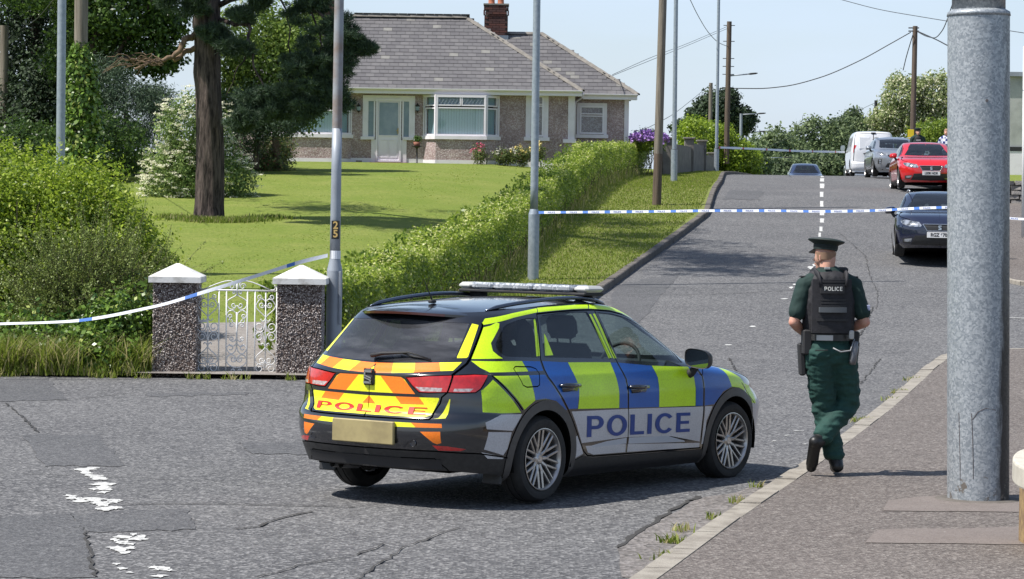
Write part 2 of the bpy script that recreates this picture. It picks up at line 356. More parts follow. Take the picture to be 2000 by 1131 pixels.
cdt_sheet('grass_verge', strip(LKERB[1:], .135, 1) + [(p[0] - .35, p[1]) for p in hf[::-1]] , 1.1, lambda x, y: P(y) + HL - .005, M_VERGE)
cdt_sheet('lawn', [(-30, 33.4), (-4.4, 33.4), (-4.4, 40.6), (-2.9, 41.4), (-2.4, 38.4), (-2.35, 34.6)] + [(p[0] - .3, p[1]) for p in hf] + [(-30, 170)], 1.3, lambda x, y: gz(x, y) + .11, M_LAWN)
cdt_sheet('pavement', strip(RKERB[1:], .165, -1) + [(34, 6), (-1.1, 6)], 1., lambda x, y: P(y) + HR - .004, M_PAVE)
cdt_sheet('far_pavement', strip(FKERB, .145, -1) + [(40, 170), (40, 57)], 1.6, lambda x, y: P(y) + .085, M_PAVE)
M_PATH = asphalt('garden_path_concrete', (.23, .21, .19), (.27, .25, .23), (.15, .13, .12), (.33, .31, .29), 40, .3, spamt=.3)
cdt_sheet('garden_path', [(-4.9, 32.9), (-2.3, 32.9), (-2.35, 38), (-2.9, 41.3), (-4.4, 40.7), (-5.2, 40.2), (-5.2, 33.5)], .6, lambda x, y: P(y) + .06 + (y - 33) * .012, M_PATH)

# patches, worn margin, cracks and worn paint: thin sheets on the road
LV = [0]
def flat(name, pts, m, lift, parent=None):
    q = pxl(pts); return cdt_sheet(name, q, .5, lambda x, y: P(y) + lift, m, parent)
def jag(pts, n=9, a=5):                            # a ragged outline
    out = []
    for i in range(len(pts)):
        p, q = np.array(pts[i], float), np.array(pts[(i+1) % len(pts)], float)
        for k in range(n):
            v = p + (q - p) * k / n; out.append((v[0] + (rng.uniform(-a, a) if k else 0), v[1] + (rng.uniform(-a, a) * .5 if k else 0)))
    return out
pr = empty('asphalt_repairs'); tag(pr, kind='structure')
for pts in ([(42, 850), (192, 849), (244, 910), (88, 911)], [(137, 1005), (366, 993), (381, 1035), (171, 1039)], [(-60, 738), (95, 738), (133, 782), (-60, 784)],
            [(284, 768), (480, 767), (484, 772), (290, 774)], [(463, 865), (610, 864), (625, 888), (495, 887)], [(-60, 1012), (140, 1004), (168, 1039), (186, 1128), (-60, 1128)],
            [(1195, 560), (1330, 530), (1300, 570), (1240, 640), (1200, 640)], [(1425, 372), (1490, 374), (1484, 390), (1410, 390)]):
    flat('asphalt_patch', jag(pts), M_PATCH, .004, pr)
flat('worn_margin', jag([(1215, 1128), (1206, 1072), (1262, 1034), (1348, 982), (1376, 971), (1440, 962), (1530, 930), (1572, 903), (1560, 914), (1400, 1018), (1246, 1129)], 4, 3), M_WORN, .0045)
def line_on_road(name, pts, w, m, lift, parent=None, wob=.02, zf=None):
    q = resample(pxl(pts), .12); V = []; n = len(q)
    for i, p in enumerate(q):
        d = q[min(i+1, n-1)] - q[max(i-1, 0)]; d = d / np.linalg.norm(d); nn = np.array([-d[1], d[0]])
        c = p + nn * rng.uniform(-wob, wob); h = w * rng.uniform(.25, 1) / 2
        for s in (-1, 1): v = c + nn * h * s; V.append((v[0], v[1], float(P(v[1])) + lift))
    return mk(name, V, [(2*i, 2*i+1, 2*i+3, 2*i+2) for i in range(n-1)], m, parent)
cr_ = empty('road_cracks'); tag(cr_, kind='structure')
for pts, w in (([(168, 1039), (175, 1081), (190, 1131)], .03), ([(236, 986), (381, 984), (610, 988), (720, 992)], .035), ([(38, 925), (324, 936), (667, 951)], .015),
             ([(11, 788), (40, 812), (76, 845)], .03), ([(461, 1035), (507, 1028), (560, 1010), (625, 997)], .04), ([(500, 1128), (600, 1100), (690, 1086), (760, 1060)], .02),
             ([(1380, 704), (1480, 705), (1560, 709)], .02), ([(1206, 1070), (1262, 1032), (1300, 1005), (1348, 978), (1372, 968)], .06), ([(1176, 577), (1400, 575), (1560, 567)], .03),
             ([(1700, 540), (1715, 575), (1712, 604)], .015), ([(1425, 700), (1445, 740), (1520, 742)], .03), ([(1398, 440), (1560, 440), (1690, 444)], .03), ([(1425, 390), (1560, 391), (1730, 392)], .02),
             ([(1640, 455), (1690, 500), (1700, 540)], .015), ([(1180, 612), (1460, 616), (1560, 612)], .012), ([(1705, 600), (1690, 640), (1640, 700)], .03), ([(700, 1131), (790, 1070), (900, 1030)], .025),
             ([(1560, 760), (1680, 752), (1720, 700)], .02), ([(1720, 560), (1850, 566)], .02), ([(260, 768), (150, 780), (96, 782)], .02)):
    line_on_road('crack', pts, w * .95, M_CRACK, .0085, cr_)
mkp = empty('road_markings'); tag(mkp, kind='structure')
def paint(poly, density=1.0, name='worn_paint'):
    A = np.array(poly, float); x0, y0 = A.min(0); x1, y1 = A.max(0); mb = MB(); n = int((x1-x0) * (y1-y0) / 90 * density) + 2
    for _ in range(n):
        c = np.array([[rng.uniform(x0, x1), rng.uniform(y0, y1)]])
        if not inside(A, c)[0]: continue
        w, h = rng.uniform(9, 23), rng.uniform(1.6, 4.0); k = 13; V = []
        for i in range(k):
            a = 2 * math.pi * i / k; r_ = rng.uniform(.35, 1.15); p = gp(c[0, 0] + w * r_ * math.cos(a), c[0, 1] + h * r_ * math.sin(a)); V.append((p.x, p.y, float(P(p.y)) + .0055 + _ * .00004))
        mb.add(V, [tuple(range(k))])
    return mb.build(name, M_LINE, mkp)
sA = lambda x, y: (x / 2.624, 700 + y / 2.624)
for pl_, dn in (([(325, 560), (470, 557), (450, 592), (335, 575)], 1.2), ([(460, 595), (520, 597), (575, 700), (520, 712), (480, 660)], 1.1), ([(345, 685), (420, 700), (590, 720), (650, 770), (520, 778), (440, 745), (350, 715)], 1.),
            ([(560, 950), (650, 890), (765, 885), (740, 920), (640, 1012), (600, 985)], .9), ([(775, 1045), (860, 1040), (880, 1100), (800, 1130)], .45), ([(560, 1035), (720, 1060), (700, 1100), (560, 1100)], .08)):
    paint([sA(*p) for p in pl_], dn)
for cx, y0, y1, w in ((1606, 341, 346, .06), (1606, 348.5, 355, .075), (1605.5, 359, 368, .075), (1605, 375, 385, .055), (1605, 393, 404, .05), (1605.5, 416, 421, .06), (1605.5, 427, 435, .055), (1603.5, 443, 452, .04), (1601, 455, 463, .03)):
    if y0 < 344: y0 = 344.5; y1 = 346.5
    a, b = pxl([(cx, y1), (cx, y0)]); n = 5; V = []
    for i in range(n + 1):
        p = np.array(a) + (np.array(b) - np.array(a)) * i / n
        for s in (-1, 1): V.append((p[0] + s * w * rng.uniform(.8, 1.1), p[1], float(P(p[1])) + .006))
    mk('centre_dash', V, [(2*i, 2*i+1, 2*i+3, 2*i+2) for i in range(n)], M_LINE, mkp)
for cx, cy, w, h in ((1583, 523, 7, 6), (1545, 562, 5, 4), (1533, 584, 9, 2), (1470, 638, 8, 3), (1423, 674, 9, 2), (1560, 842, 12, 1.2), (1538, 851, 9, 1), (1572, 868, 5, 1.2), (1512, 862, 5, 1), (1590, 518, 4, 5), (1555, 556, 7, 3)):
    V = [gp(cx + w * rng.uniform(.6, 1.1) * math.cos(a), cy + h * .6 * rng.uniform(.5, 1.1) * math.sin(a)) for a in np.linspace(0, 6.283, 10)[:-1]]
    mk('worn_paint', [(v.x, v.y, float(P(v.y)) + .006) for v in V], [tuple(range(9))], M_LINE, mkp)
line_on_road('side_road_line', [(1960, 620), (2040, 624)], .1, M_LINE, .006, mkp, 0)
# pavement repairs by the big pole
for pts in ([(1735, 990), (1850, 978), (2040, 984), (2040, 1014), (1725, 1010)], [(1715, 1048), (2040, 1042), (2040, 1078), (1690, 1074)]):
    q = pxl(jag(pts, 4, 2)); cdt_sheet('pavement_patch', q, .5, lambda x, y: P(y) + HR, asphalt('pavement_repair', (.175, .15, .138), (.19, .165, .15), (.12, .1, .09), (.25, .22, .2), 90, .2, spamt=.2))
# grass in blades
M_BLADE = leafmat('grass_blades', (.11, .165, .02), (.29, .35, .06), (.46, .41, .20), .5, .6)
def blades(name, XY, Z, hmin, hmax, w, m, parent=None, tone=(0, .62), lean=.35, label=None, pale=.04):
    n = len(XY); a = rng.uniform(0, 2*np.pi, n); h = rng.uniform(hmin, hmax, n); l = rng.uniform(0, lean, n) * h; b = rng.uniform(0, 2*np.pi, n)
    base = np.stack([XY[:, 0], XY[:, 1], Z], 1); s = np.stack([np.cos(a), np.sin(a), 0*a], 1) * (w * rng.uniform(.6, 1.3, n))[:, None]
    mid = base + np.stack([np.cos(b)*l*.35, np.sin(b)*l*.35, h*.6], 1); tip = base + np.stack([np.cos(b)*l, np.sin(b)*l, h], 1)
    V = np.stack([base - s, base + s, mid + s*.7, mid - s*.7, tip], 1).reshape(-1, 3); k = np.arange(n)[:, None] * 5
    Fq = np.concatenate([k + [0, 1, 2], k + [0, 2, 3], k + [3, 2, 4]]); t = rng.uniform(*tone, n); t = np.where(rng.random(n) < pale, rng.uniform(.85, 1, n), t)
    o = mk(name, V, Fq, m, parent, False, None, None, np.concatenate([t, t, t])); o['kind'] = 'stuff'
    return o
def scatter(poly, n):
    A = np.array(poly); lo, hi = A.min(0), A.max(0); out = []; c = 0
    while c < n:
        p = rng.uniform(lo, hi, (n*2, 2)); p = p[inside(A, p)]; out.append(p); c += len(p)
    return np.concatenate(out)[:n]
p = scatter([(-9, 41.5), (-3.2, 42.2), (-2.6, 37), (-1.0, 49), (.4, 62), (2., 84), (2.6, 91.5), (-9.5, 91.5)], 150000); q_ = np.array([noise.noise(Vector((a * .9, b * .5, 2.))) for a, b in p]); p = p[q_ + rng.uniform(-.3, .3, len(p)) > -.1]; p = p[rng.random(len(p)) < np.exp(-(p[:, 1] - 40) / 16)]
blades('lawn_grass', p, gz(p[:, 0], p[:, 1]) + .10, .008, .024, .018, M_BLADE, tone=(.4, .62), lean=1.2)
p = scatter([(-2.2, 36), (-.5, 39.8), (1.15, 47.2), (4.85, 71.5), (6.45, 88), (8.0, 107), (5.6, 107), (2.9, 84), (1., 65), (-.45, 50)], 70000)
blades('verge_grass', p, P(p[:, 1]) + HL - .015, .02, .06, .013, M_BLADE, tone=(.2, .62), pale=.12)
# long grass against the hedge foot and on the bank by the road
p = scatter([(-9.6, 32.75), (-4.45, 32.85), (-4.4, 33.25), (-9.6, 34.3)], 9000); dd = (p[:, 1] - 32.75)
blades('long_grass', p, P(p[:, 1]) + .0 + .2 * dd, .05, .22, .008, M_BLADE, lean=1.1, pale=.25)
# ================================================================== cars
M_BLACK = mat('black_car_paint', (.008, .009, .013), .16, spec=.6, coat=1.)
M_GAP = mat('dark_inside', (.006, .006, .006), 1, spec=.1)
M_PLAST = mat('black_plastic', (.018, .018, .019), .55, noise=(30, (.03, .03, .03), .4, .7))
M_TRIM = mat('grey_arch_plastic', (.055, .053, .052), .5, noise=(18, (.075, .072, .07), .4, .7))
M_TYRE = mat('tyre_rubber', (.016, .016, .016), .8, noise=(9, (.035, .033, .031), .4, .75), bump=(60, .3, .004))
M_RIM = mat('alloy_wheel', (.50, .48, .46), .32, metal=.85, noise=(12, (.30, .28, .26), .45, .8))
M_RIMD = mat('alloy_wheel_dark', (.10, .10, .10), .4, metal=.7)
M_CHROME = mat('chrome', (.75, .75, .76), .12, metal=1.)
M_SILV = mat('silver_trim', (.45, .46, .48), .3, metal=.7)
M_BLK2 = mat('matt_black', (.02, .02, .022), .7)
def livery(name, col, rough=.35, grid=True, coat=.25):
    m = mat(name, col, rough, coat=coat, spec=.5); b = m.node_tree.nodes['Principled BSDF']; b.inputs['Coat Roughness'].default_value = .12
    t = N(m, 'ShaderNodeTexCoord'); v = N(m, 'ShaderNodeTexVoronoi', Scale=85.); v.feature = 'F1'; LK(m, t.outputs['Object'], v.inputs['Vector'])
    n1 = N(m, 'ShaderNodeTexNoise', Scale=3., Detail=4.); LK(m, t.outputs['Object'], n1.inputs['Vector'])
    r = N(m, 'ShaderNodeMapRange'); r.inputs[1].default_value = .0; r.inputs[2].default_value = .8; r.inputs[3].default_value = 1.06; r.inputs[4].default_value = .86; LK(m, v.outputs['Distance'], r.inputs[0])
    r2_ = N(m, 'ShaderNodeMapRange'); r2_.inputs[1].default_value = .3; r2_.inputs[2].default_value = .75; r2_.inputs[3].default_value = 1.05; r2_.inputs[4].default_value = .88; LK(m, n1.outputs['Fac'], r2_.inputs[0])
    k = N(m, 'ShaderNodeMath', operation='MULTIPLY'); LK(m, r.outputs[0], k.inputs[0]); LK(m, r2_.outputs[0], k.inputs[1])
    h = N(m, 'ShaderNodeHueSaturation'); h.inputs['Color'].default_value = (*col, 1); LK(m, k.outputs[0], h.inputs['Value']); LK(m, h.outputs[0], b.inputs['Base Color'])
    return m
M_YEL = livery('livery_fluorescent_yellow', (.60, .90, .012)); M_BLU = livery('livery_blue', (.001, .10, .43)); M_WHI = livery('livery_silver_white', (.56, .56, .58))
M_YEL2 = livery('livery_rear_yellow', (.85, .88, .02)); M_ORA = livery('livery_orange', (.95, .22, .012)); M_REDT = mat('red_letters', (.62, .03, .015), .4)
M_BLUT = mat('blue_letters', (.006, .045, .24), .35)
def glass(name, tint=(.16, .20, .20), refl=.9, ior=1.45, dust_sheen=None):
    """thin tinted car or window glass: part mirror, part see-through"""
    m = bpy.data.materials.new(name); m.use_nodes = True; n = m.node_tree.nodes; n.remove(n['Principled BSDF'])
    fr = N(m, 'ShaderNodeFresnel'); ge = N(m, 'ShaderNodeNewGeometry'); io = N(m, 'ShaderNodeMath', operation='MULTIPLY_ADD'); io.inputs[1].default_value = 1/ior - ior; io.inputs[2].default_value = ior
    LK(m, ge.outputs['Backfacing'], io.inputs[0]); LK(m, io.outputs[0], fr.inputs[0])
    k = N(m, 'ShaderNodeMath', operation='MULTIPLY_ADD'); k.inputs[1].default_value = refl; k.inputs[2].default_value = .02; LK(m, fr.outputs[0], k.inputs[0])
    g = N(m, 'ShaderNodeBsdfGlossy'); g.inputs['Roughness'].default_value = .02; g.inputs['Color'].default_value = (1, 1, 1, 1)
    tr = N(m, 'ShaderNodeBsdfTransparent'); tr.inputs['Color'].default_value = (*tint, 1); ms = N(m, 'ShaderNodeMixShader')
    LK(m, k.outputs[0], ms.inputs[0]); LK(m, tr.outputs[0], ms.inputs[1]); LK(m, g.outputs[0], ms.inputs[2])
    out = ms
    if dust_sheen:  # pale streaked film: a little dust, and painted reflections where it is strong
        t = N(m, 'ShaderNodeTexCoord'); nz_ = N(m, 'ShaderNodeTexNoise', Scale=2.4, Detail=6., Roughness=.65); mpn = N(m, 'ShaderNodeMapping'); mpn.inputs['Scale'].default_value = (1, .5, 3); mpn.inputs['Rotation'].default_value = (.6, .3, 0)
        LK(m, t.outputs['Object'], mpn.inputs[0]); LK(m, mpn.outputs[0], nz_.inputs['Vector'])
        r = N(m, 'ShaderNodeMapRange'); r.inputs[1].default_value = .45; r.inputs[2].default_value = .8; r.inputs[3].default_value = dust_sheen * .25; r.inputs[4].default_value = dust_sheen; LK(m, nz_.outputs['Fac'], r.inputs[0])
        df = N(m, 'ShaderNodeBsdfDiffuse'); df.inputs['Color'].default_value = (.33, .34, .38, 1); m2 = N(m, 'ShaderNodeMixShader'); LK(m, r.outputs[0], m2.inputs[0]); LK(m, ms.outputs[0], m2.inputs[1]); LK(m, df.outputs[0], m2.inputs[2]); out = m2
    LK(m, out.outputs[0], n['Material Output'].inputs[0]); return m
M_GLASS = glass('car_window_glass', (.72, .82, .80), dust_sheen=.04); M_GLASSD = glass('car_privacy_glass', (.48, .56, .56), dust_sheen=.04); M_GLASSR = glass('rear_window_glass', (.34, .38, .42), dust_sheen=.30)  # strong film on the rear window stands in for streaky reflections
M_GLASSF = glass('windscreen_glass', (.55, .65, .64), dust_sheen=.05)
M_LRED = mat('lamp_red', (.60, .015, .015), .12, coat=1., noise=(25, (.38, .01, .01), .4, .7)); M_LWHT = mat('lamp_clear', (.55, .50, .50), .15, coat=1., noise=(40, (.28, .12, .12), .4, .7))
M_HEAD = mat('headlamp', (.42, .45, .49), .1, metal=.5, coat=1., noise=(13, (.10, .11, .12), .42, .6))
M_SEAT = mat('seat_fabric', (.018, .018, .02), .9); M_GREYP = mat('grey_panel', (.12, .13, .14), .5)
M_MIRR = mat('mirror_glass', (.35, .38, .36), .03, metal=1.); M_RUB = mat('rubber_seal', (.01, .01, .01), .6)
def pl(t):
    a = np.array(t, float); return lambda z: hermite(a[:, 0], a[:, 1], z)
class Body:
    def __init__(s, W, XF, XR, aF, nF, aR, nR, arc, zt, crown, belt=.93):
        s.W, s.XF, s.XR, s.aF, s.nF, s.aR, s.nR = [pl(t) for t in (W, XF, XR, aF, nF, aR, nR)]
        s.arc = pl(arc); s.zt = zt; s.crown = crown; s.belt = belt
        zz = np.linspace(.16, zt, 400); x = s.XF(zz); q = np.r_[0, np.cumsum(np.hypot(np.diff(x), np.diff(zz)))]
        s.zz = zz; s.qq = q * .75 + zz * .6
    def q(s, z): return np.interp(z, s.zz, s.qq)
    def z(s, q): return np.interp(q, s.qq, s.zz)
    def dF(s, z): return s.XF(z) - s.aF(z) * (1 - 2**(-1/s.nF(z)))
    def dR(s, z): return s.XR(z) + s.aR(z) * (1 - 2**(-1/s.nR(z)))
    def yF(s, z): return s.W(z) * 2**(-1/s.nF(z))
    def yR(s, z): return s.W(z) * 2**(-1/s.nR(z))
    def warp(s, x, z): return z + np.clip((z - s.belt) / (s.zt - s.belt), 0, 1.3) * s.arc(x)
    def S(s, x, z):
        w = s.W(z); y = w * np.ones_like(x)
        xc = s.XF(z) - s.aF(z); t = np.clip((x - xc) / s.aF(z), 0, 1); y = np.where(x > xc, w * (1 - t**s.nF(z))**(1/s.nF(z)), y)
        xc = s.XR(z) + s.aR(z); t = np.clip((xc - x) / s.aR(z), 0, 1); return np.where(x < xc, w * (1 - t**s.nR(z))**(1/s.nR(z)), y)
    def pt(s, u, z):
        u = np.asarray(u, float); z = np.asarray(z, float); f, r, w = s.dF(z), s.dR(z), s.W(z)
        yf = np.clip(s.yF(z) - (u - f), -w, None); yr = np.clip(s.yR(z) - (r - u), -w, None)
        xf = s.XF(z) - s.aF(z) + s.aF(z) * (1 - np.clip(np.abs(yf) / w, 0, 1)**s.nF(z))**(1/s.nF(z))
        xr = s.XR(z) + s.aR(z) - s.aR(z) * (1 - np.clip(np.abs(yr) / w, 0, 1)**s.nR(z))**(1/s.nR(z))
        x = np.where(u > f, xf, np.where(u < r, xr, u)); y = np.where(u > f, yf, np.where(u < r, yr, s.S(np.clip(u, r, f), z)))
        return np.stack([x, -y, s.warp(x, z)], -1)
    def nrm(s, u, z):
        e = .004; a = s.pt(u + e, z) - s.pt(u - e, z); b = s.pt(u, np.clip(z + e, None, s.zt)) - s.pt(u, z - e)
        n = np.cross(a, b); return n / (np.linalg.norm(n, axis=-1, keepdims=True) + 1e-12)
    def RR(s, y, z): return float(s.dR(z) - (s.yR(z) - y))
    def FF(s, y, z): return float(s.dF(z) + (s.yF(z) - y))
def dens(poly, step=.05, closed=True):
    out = []; n = len(poly)
    for i in range(n if closed else n - 1):
        a, b = np.array(poly[i], float), np.array(poly[(i+1) % n], float); k = max(1, int(np.ceil(np.linalg.norm(b - a) / step)))
        out += [tuple(a + (b - a) * j / k) for j in range(k)]
    if not closed: out.append(tuple(poly[-1]))
    return out
def bufline(line, w):
    L_ = [np.array(line[0], float)]
    for p in line[1:]:
        if np.linalg.norm(np.array(p) - L_[-1]) > 1e-4: L_.append(np.array(p, float))
    L_ = np.array(L_); l, r = [], []
    for i in range(len(L_)):
        d = L_[min(i+1, len(L_)-1)] - L_[max(i-1, 0)]; d = d / (np.linalg.norm(d) + 1e-9); n = np.array([-d[1], d[0]]) * w / 2
        l.append(tuple(L_[i] + n)); r.append(tuple(L_[i] - n))
    return l + r[::-1]
def circle(cx, cz, r, n=36, a0=0, a1=360): return [(cx + r * math.cos(R(a0 + (a1-a0) * i / n)), cz + r * math.sin(R(a0 + (a1-a0) * i / n))) for i in range(n)]
def body_mesh(B, root, parts, colours, gaps, holes, mats, offs, ds=.05, paint='body', z0=.16, shell=True):
    """parts: (name, polygon in u,z, material key); colours: (key, polygon, set of painted parts or None)"""
    g = ds; ql = np.arange(B.q(z0), B.q(B.zt), g * 1.0); zl = B.z(np.r_[ql, B.q(B.zt)])
    bnd = [(B.RR(0, z), z) for z in zl]; top = [(u, B.zt) for u in np.arange(B.RR(0, B.zt) + g, B.FF(0, B.zt) - g/2, g)]
    bf = [(B.FF(0, z), z) for z in zl[::-1]]; bot = [(u, zl[0]) for u in np.arange(B.FF(0, zl[0]) - g, B.RR(0, zl[0]) + g/2, -g)]
    outer = bnd + top + bf + bot; OP = np.array(outer)
    pts = [Vector((u, B.q(z))) for u, z in outer]; faces = [list(range(len(pts)))]
    for z in zl[1:-1]:
        for u in np.arange(B.RR(0, z) + g * .6, B.FF(0, z) - g * .5, g): pts.append(Vector((u, B.q(z))))
    allp = [p[1] for p in parts] + [c[1] for c in colours] + gaps + holes
    for p in allp:
        p = [(u, min(max(z, z0 + .001), B.zt - .001)) for u, z in dens(p, ds * .8)]; k = len(pts)
        p = [(min(max(u, B.RR(0, z) + .0005), B.FF(0, z) - .0005), z) for u, z in p]
        pts += [Vector((u, B.q(z))) for u, z in p]; faces.append(list(range(k, len(pts))))
    V2, _, FC, _, _, of = delaunay_2d_cdt(pts, [], faces, 1, 1e-5)
    FC = [f for f, o_ in zip(FC, of) if len(f) == 3]; FC = np.array(FC); uv = np.array([(v.x, v.y) for v in V2]); uv[:, 1] = B.z(uv[:, 1])
    C = uv[FC].mean(1)
    keep = np.ones(len(FC), bool); gap = np.zeros(len(FC), bool)
    OP2 = OP.copy(); OP2[:, 1] = OP[:, 1]; keep &= inside(OP2, C)
    for h in holes: keep &= ~inside(np.array(h), C)
    for h in gaps: gap |= inside(np.array(h), C)
    part = np.zeros(len(FC), int); names = [paint] + [p[0] for p in parts]
    for i, p in enumerate(parts): part[inside(np.array(p[1]), C)] = i + 1
    col = np.array([([paint] + [p[2] for p in parts])[i] for i in part], dtype=object)
    for key, poly, allowed in colours:
        ins = inside(np.array(poly), C); ok = np.array([allowed is None or names[i] in allowed for i in part]); col[ins & ok] = key
    Pn = B.pt(uv[:, 0], uv[:, 1]); Nn = B.nrm(uv[:, 0], uv[:, 1])
    if (np.einsum('ij,ij->i', Nn, Pn - np.array([0, 0, .6])) < 0).mean() > .5: Nn = -Nn
    tri = Pn[FC]; fn = np.cross(tri[:, 1] - tri[:, 0], tri[:, 2] - tri[:, 0]); fl = np.einsum('ij,ij->i', fn, Nn[FC[:, 0]]) < 0
    FC[fl] = FC[fl][:, ::-1]
    keys = list(mats.keys())
    def emit(name, sel, both, off, mirror=0):
        idx = FC[sel]; uq, inv = np.unique(idx, return_inverse=True); v = Pn[uq] + Nn[uq] * off; nn = Nn[uq]; f = inv.reshape(-1, 3); mk_ = [keys.index(c) for c in col[sel]]
        if mirror: v = v * [1, -1, 1]; nn = nn * [1, -1, 1]; f = f[:, ::-1]
        if both:
            n0 = len(v); v = np.vstack([v, v * [1, -1, 1]]); nn = np.vstack([nn, nn * [1, -1, 1]]); f = np.vstack([f, f[:, ::-1] + n0]); mk_ = mk_ + mk_
        used = sorted(set(mk_)); o = mk(name, np.ascontiguousarray(v), np.ascontiguousarray(f), [mats[keys[k]] for k in used], root, True, [used.index(k) for k in mk_])
        o.data.normals_split_custom_set_from_vertices([tuple(x) for x in nn]); return o
    out = {}
    groups = {}
    for i, nme in enumerate(names): groups.setdefault(nme, []).append(i)
    for nme, ids in groups.items():
        sel = keep & ~gap & np.isin(part, ids)
        if not sel.any(): continue
        base = nme.split('#')[0]; both = base in ('body', 'tailgate', 'rear_bumper', 'front_bumper', 'bonnet', 'windscreen', 'rear_window', 'grille', 'rear_doors', 'diffuser', 'intake')
        off = offs.get(base, 0.)
        if both: out[nme] = emit(base, sel, True, off)
        else: out[nme] = emit(base, sel, False, off); out[nme + '.L'] = emit(base, sel, False, off, 1)
    if shell:
        win = np.array([names[i].split('#')[0] in ('side_window', 'windscreen', 'rear_window') for i in part]); sel = keep & ~win
        c0 = col.copy(); col[:] = 'gap'; o = emit('inner_shell', sel, True, -.016); col[:] = c0; out['shell'] = o
    # roof cap
    us = np.array([u for u in np.linspace(B.RR(0, B.zt), B.FF(0, B.zt), 90)]); rim = B.pt(us, np.full(90, B.zt)); n = 10; V = []; NV = []
    x0, x1 = rim[:, 0].min(), rim[:, 0].max()
    for k in range(n + 1):
        t = (k / n)**1.0; xx = rim[:, 0] + (np.clip(rim[:, 0], x0 + .35, x1 - .35) - rim[:, 0]) * t; yy = rim[:, 1] * (1 - t)
        zz = B.zt + B.arc(xx) + B.crown * (1 - (1 - t)**2.2)
        V.append(np.stack([xx, yy, zz], 1))
    V = np.concatenate(V); f = [(k*90+i, k*90+i+1, (k+1)*90+i+1, (k+1)*90+i) for k in range(n) for i in range(89)]
    Vm = V * [1, -1, 1]; n0 = len(V); f2 = f + [tuple(n0 + i for i in q[::-1]) for q in f]
    o = mk('roof', [tuple(v) for v in np.vstack([V, Vm])], f2, mats[paint], root, True)
    bm = bmesh.new(); bm.from_mesh(o.data); bmesh.ops.remove_doubles(bm, verts=bm.verts, dist=.0004); bmesh.ops.recalc_face_normals(bm, faces=bm.faces); bm.to_mesh(o.data); bm.free()
    for p_ in o.data.polygons: p_.use_smooth = True
    out['roof'] = o
    return out
WHEEL = {}
def wheel_meshes(r=.316, rr=.228, w=.205, style='mesh'):
    key = (r, rr, style)
    if key in WHEEL: return WHEEL[key]
    t = MB(); hw = w / 2; s = (r - rr)        # axis along y, outer face at -y
    t.lathe([(rr - .01, -hw + .012), (rr + .006, -hw + .004), (rr + s*.35, -hw - .004), (rr + s*.7, -hw + .0), (r - .018, -hw + .012), (r - .004, -hw + .032), (r, -hw + .05), (r, -.034), (r - .006, -.032), (r - .006, -.024), (r, -.022), (r, .022), (r - .006, .024), (r - .006, .032), (r, .034), (r, hw - .05), (r - .018, hw - .012), (rr, hw)], 56, axis='Y')
    to = t.build('tyre', M_TYRE); smooth_by_angle(to, 30)
    m = MB(); m.lathe([(rr - .004, -hw + .002), (rr - .001, -hw - .002), (rr - .007, -hw - .003), (rr - .013, -hw + .004), (rr - .02, -hw + .03), (rr - .03, 0), (rr - .03, hw - .02)], 56, axis='Y')
    def spoke(a0, a1, r0, r1, w0, w1, y0, y1, th=.016):
        p = [Vector((r0 * math.cos(a0), y0, r0 * math.sin(a0))), Vector((r1 * math.cos(a1), y1, r1 * math.sin(a1)))]
        d = (p[1] - p[0]).normalized(); n = d.cross(Vector((0, 1, 0))).normalized(); V = []
        for q, ww in ((p[0], w0), (p[1], w1)):
            V += [q - n*ww + Vector((0, .006, 0)), q - n*ww*.45, q + n*ww*.45, q + n*ww + Vector((0, .006, 0)), q + n*ww + Vector((0, th*1.6, 0)), q - n*ww + Vector((0, th*1.6, 0))]
        m.add(V, [(0, 6, 7, 1), (1, 7, 8, 2), (2, 8, 9, 3), (3, 9, 10, 4), (4, 10, 11, 5), (5, 11, 6, 0)])
    yo = -hw + .004
    if style == 'mesh':
        for k in range(10):
            a = 2*math.pi*(k + .25)/10; spoke(a, a, .035, .098, .017, .0125, yo + .034, yo + .020)
            for s_ in (-1, 1): spoke(a + s_*.055, a + s_*.205, .090, rr - .008, .0105, .0085, yo + .021, yo + .006)
    elif style == 'five':
        for k in range(5):
            a = 2*math.pi*k/5 + .3
            for s_ in (-1, 1): spoke(a, a + s_*.17, .04, rr - .008, .022, .013, yo + .03, yo + .008)
    m.mi = 1
    hubY = yo + .030
    m.mi = 0; m.lathe([(.0, hubY - .006), (.028, hubY - .006), (.034, hubY), (.055, hubY + .006), (.058, hubY + .03)], 24, axis='Y')
    ro = m.build('rim', [M_RIM, M_RIMD]); smooth_by_angle(ro, 30)
    b = MB(); b.lathe([(0, .0), (.14, .0), (.14, .02), (rr - .035, .03), (rr - .035, .06), (0, .06)], 32, axis='Y'); bo = b.build('brake_disc', M_RIMD)
    c = MB()
    for x0, x1, z0, z1 in ((-.016, .016, .010, .015), (-.016, -.008, .001, .012), (-.016, .016, -.002, .003), (.008, .016, -.013, 0), (-.016, .016, -.016, -.011)): c.box(x0, x1, hubY - .010, hubY - .005, z0, z1)
    co = c.build('wheel_badge', M_CHROME)
    for o_ in (to, ro, bo, co): COL.objects.unlink(o_); 
    WHEEL[key] = [o_.data for o_ in (to, ro, bo, co)]
    return WHEEL[key]
def add_wheels(root, xs, y, z, r=.316, rr=.228, style='mesh', steer=0., w=.205):
    ms = wheel_meshes(r, rr, w, style)
    for x in xs:
        for s in (-1, 1):
            e = empty('wheel', (x, s * y, z), 0, root); e.rotation_euler = (0, rng.uniform(0, 1.2), (math.pi if s > 0 else 0) + (steer if x > 0 else 0)); e.rotation_mode = 'YXZ'
            for nme, me in zip(('tyre', 'rim', 'brake_disc', 'wheel_badge'), ms): inst(nme, me, e)
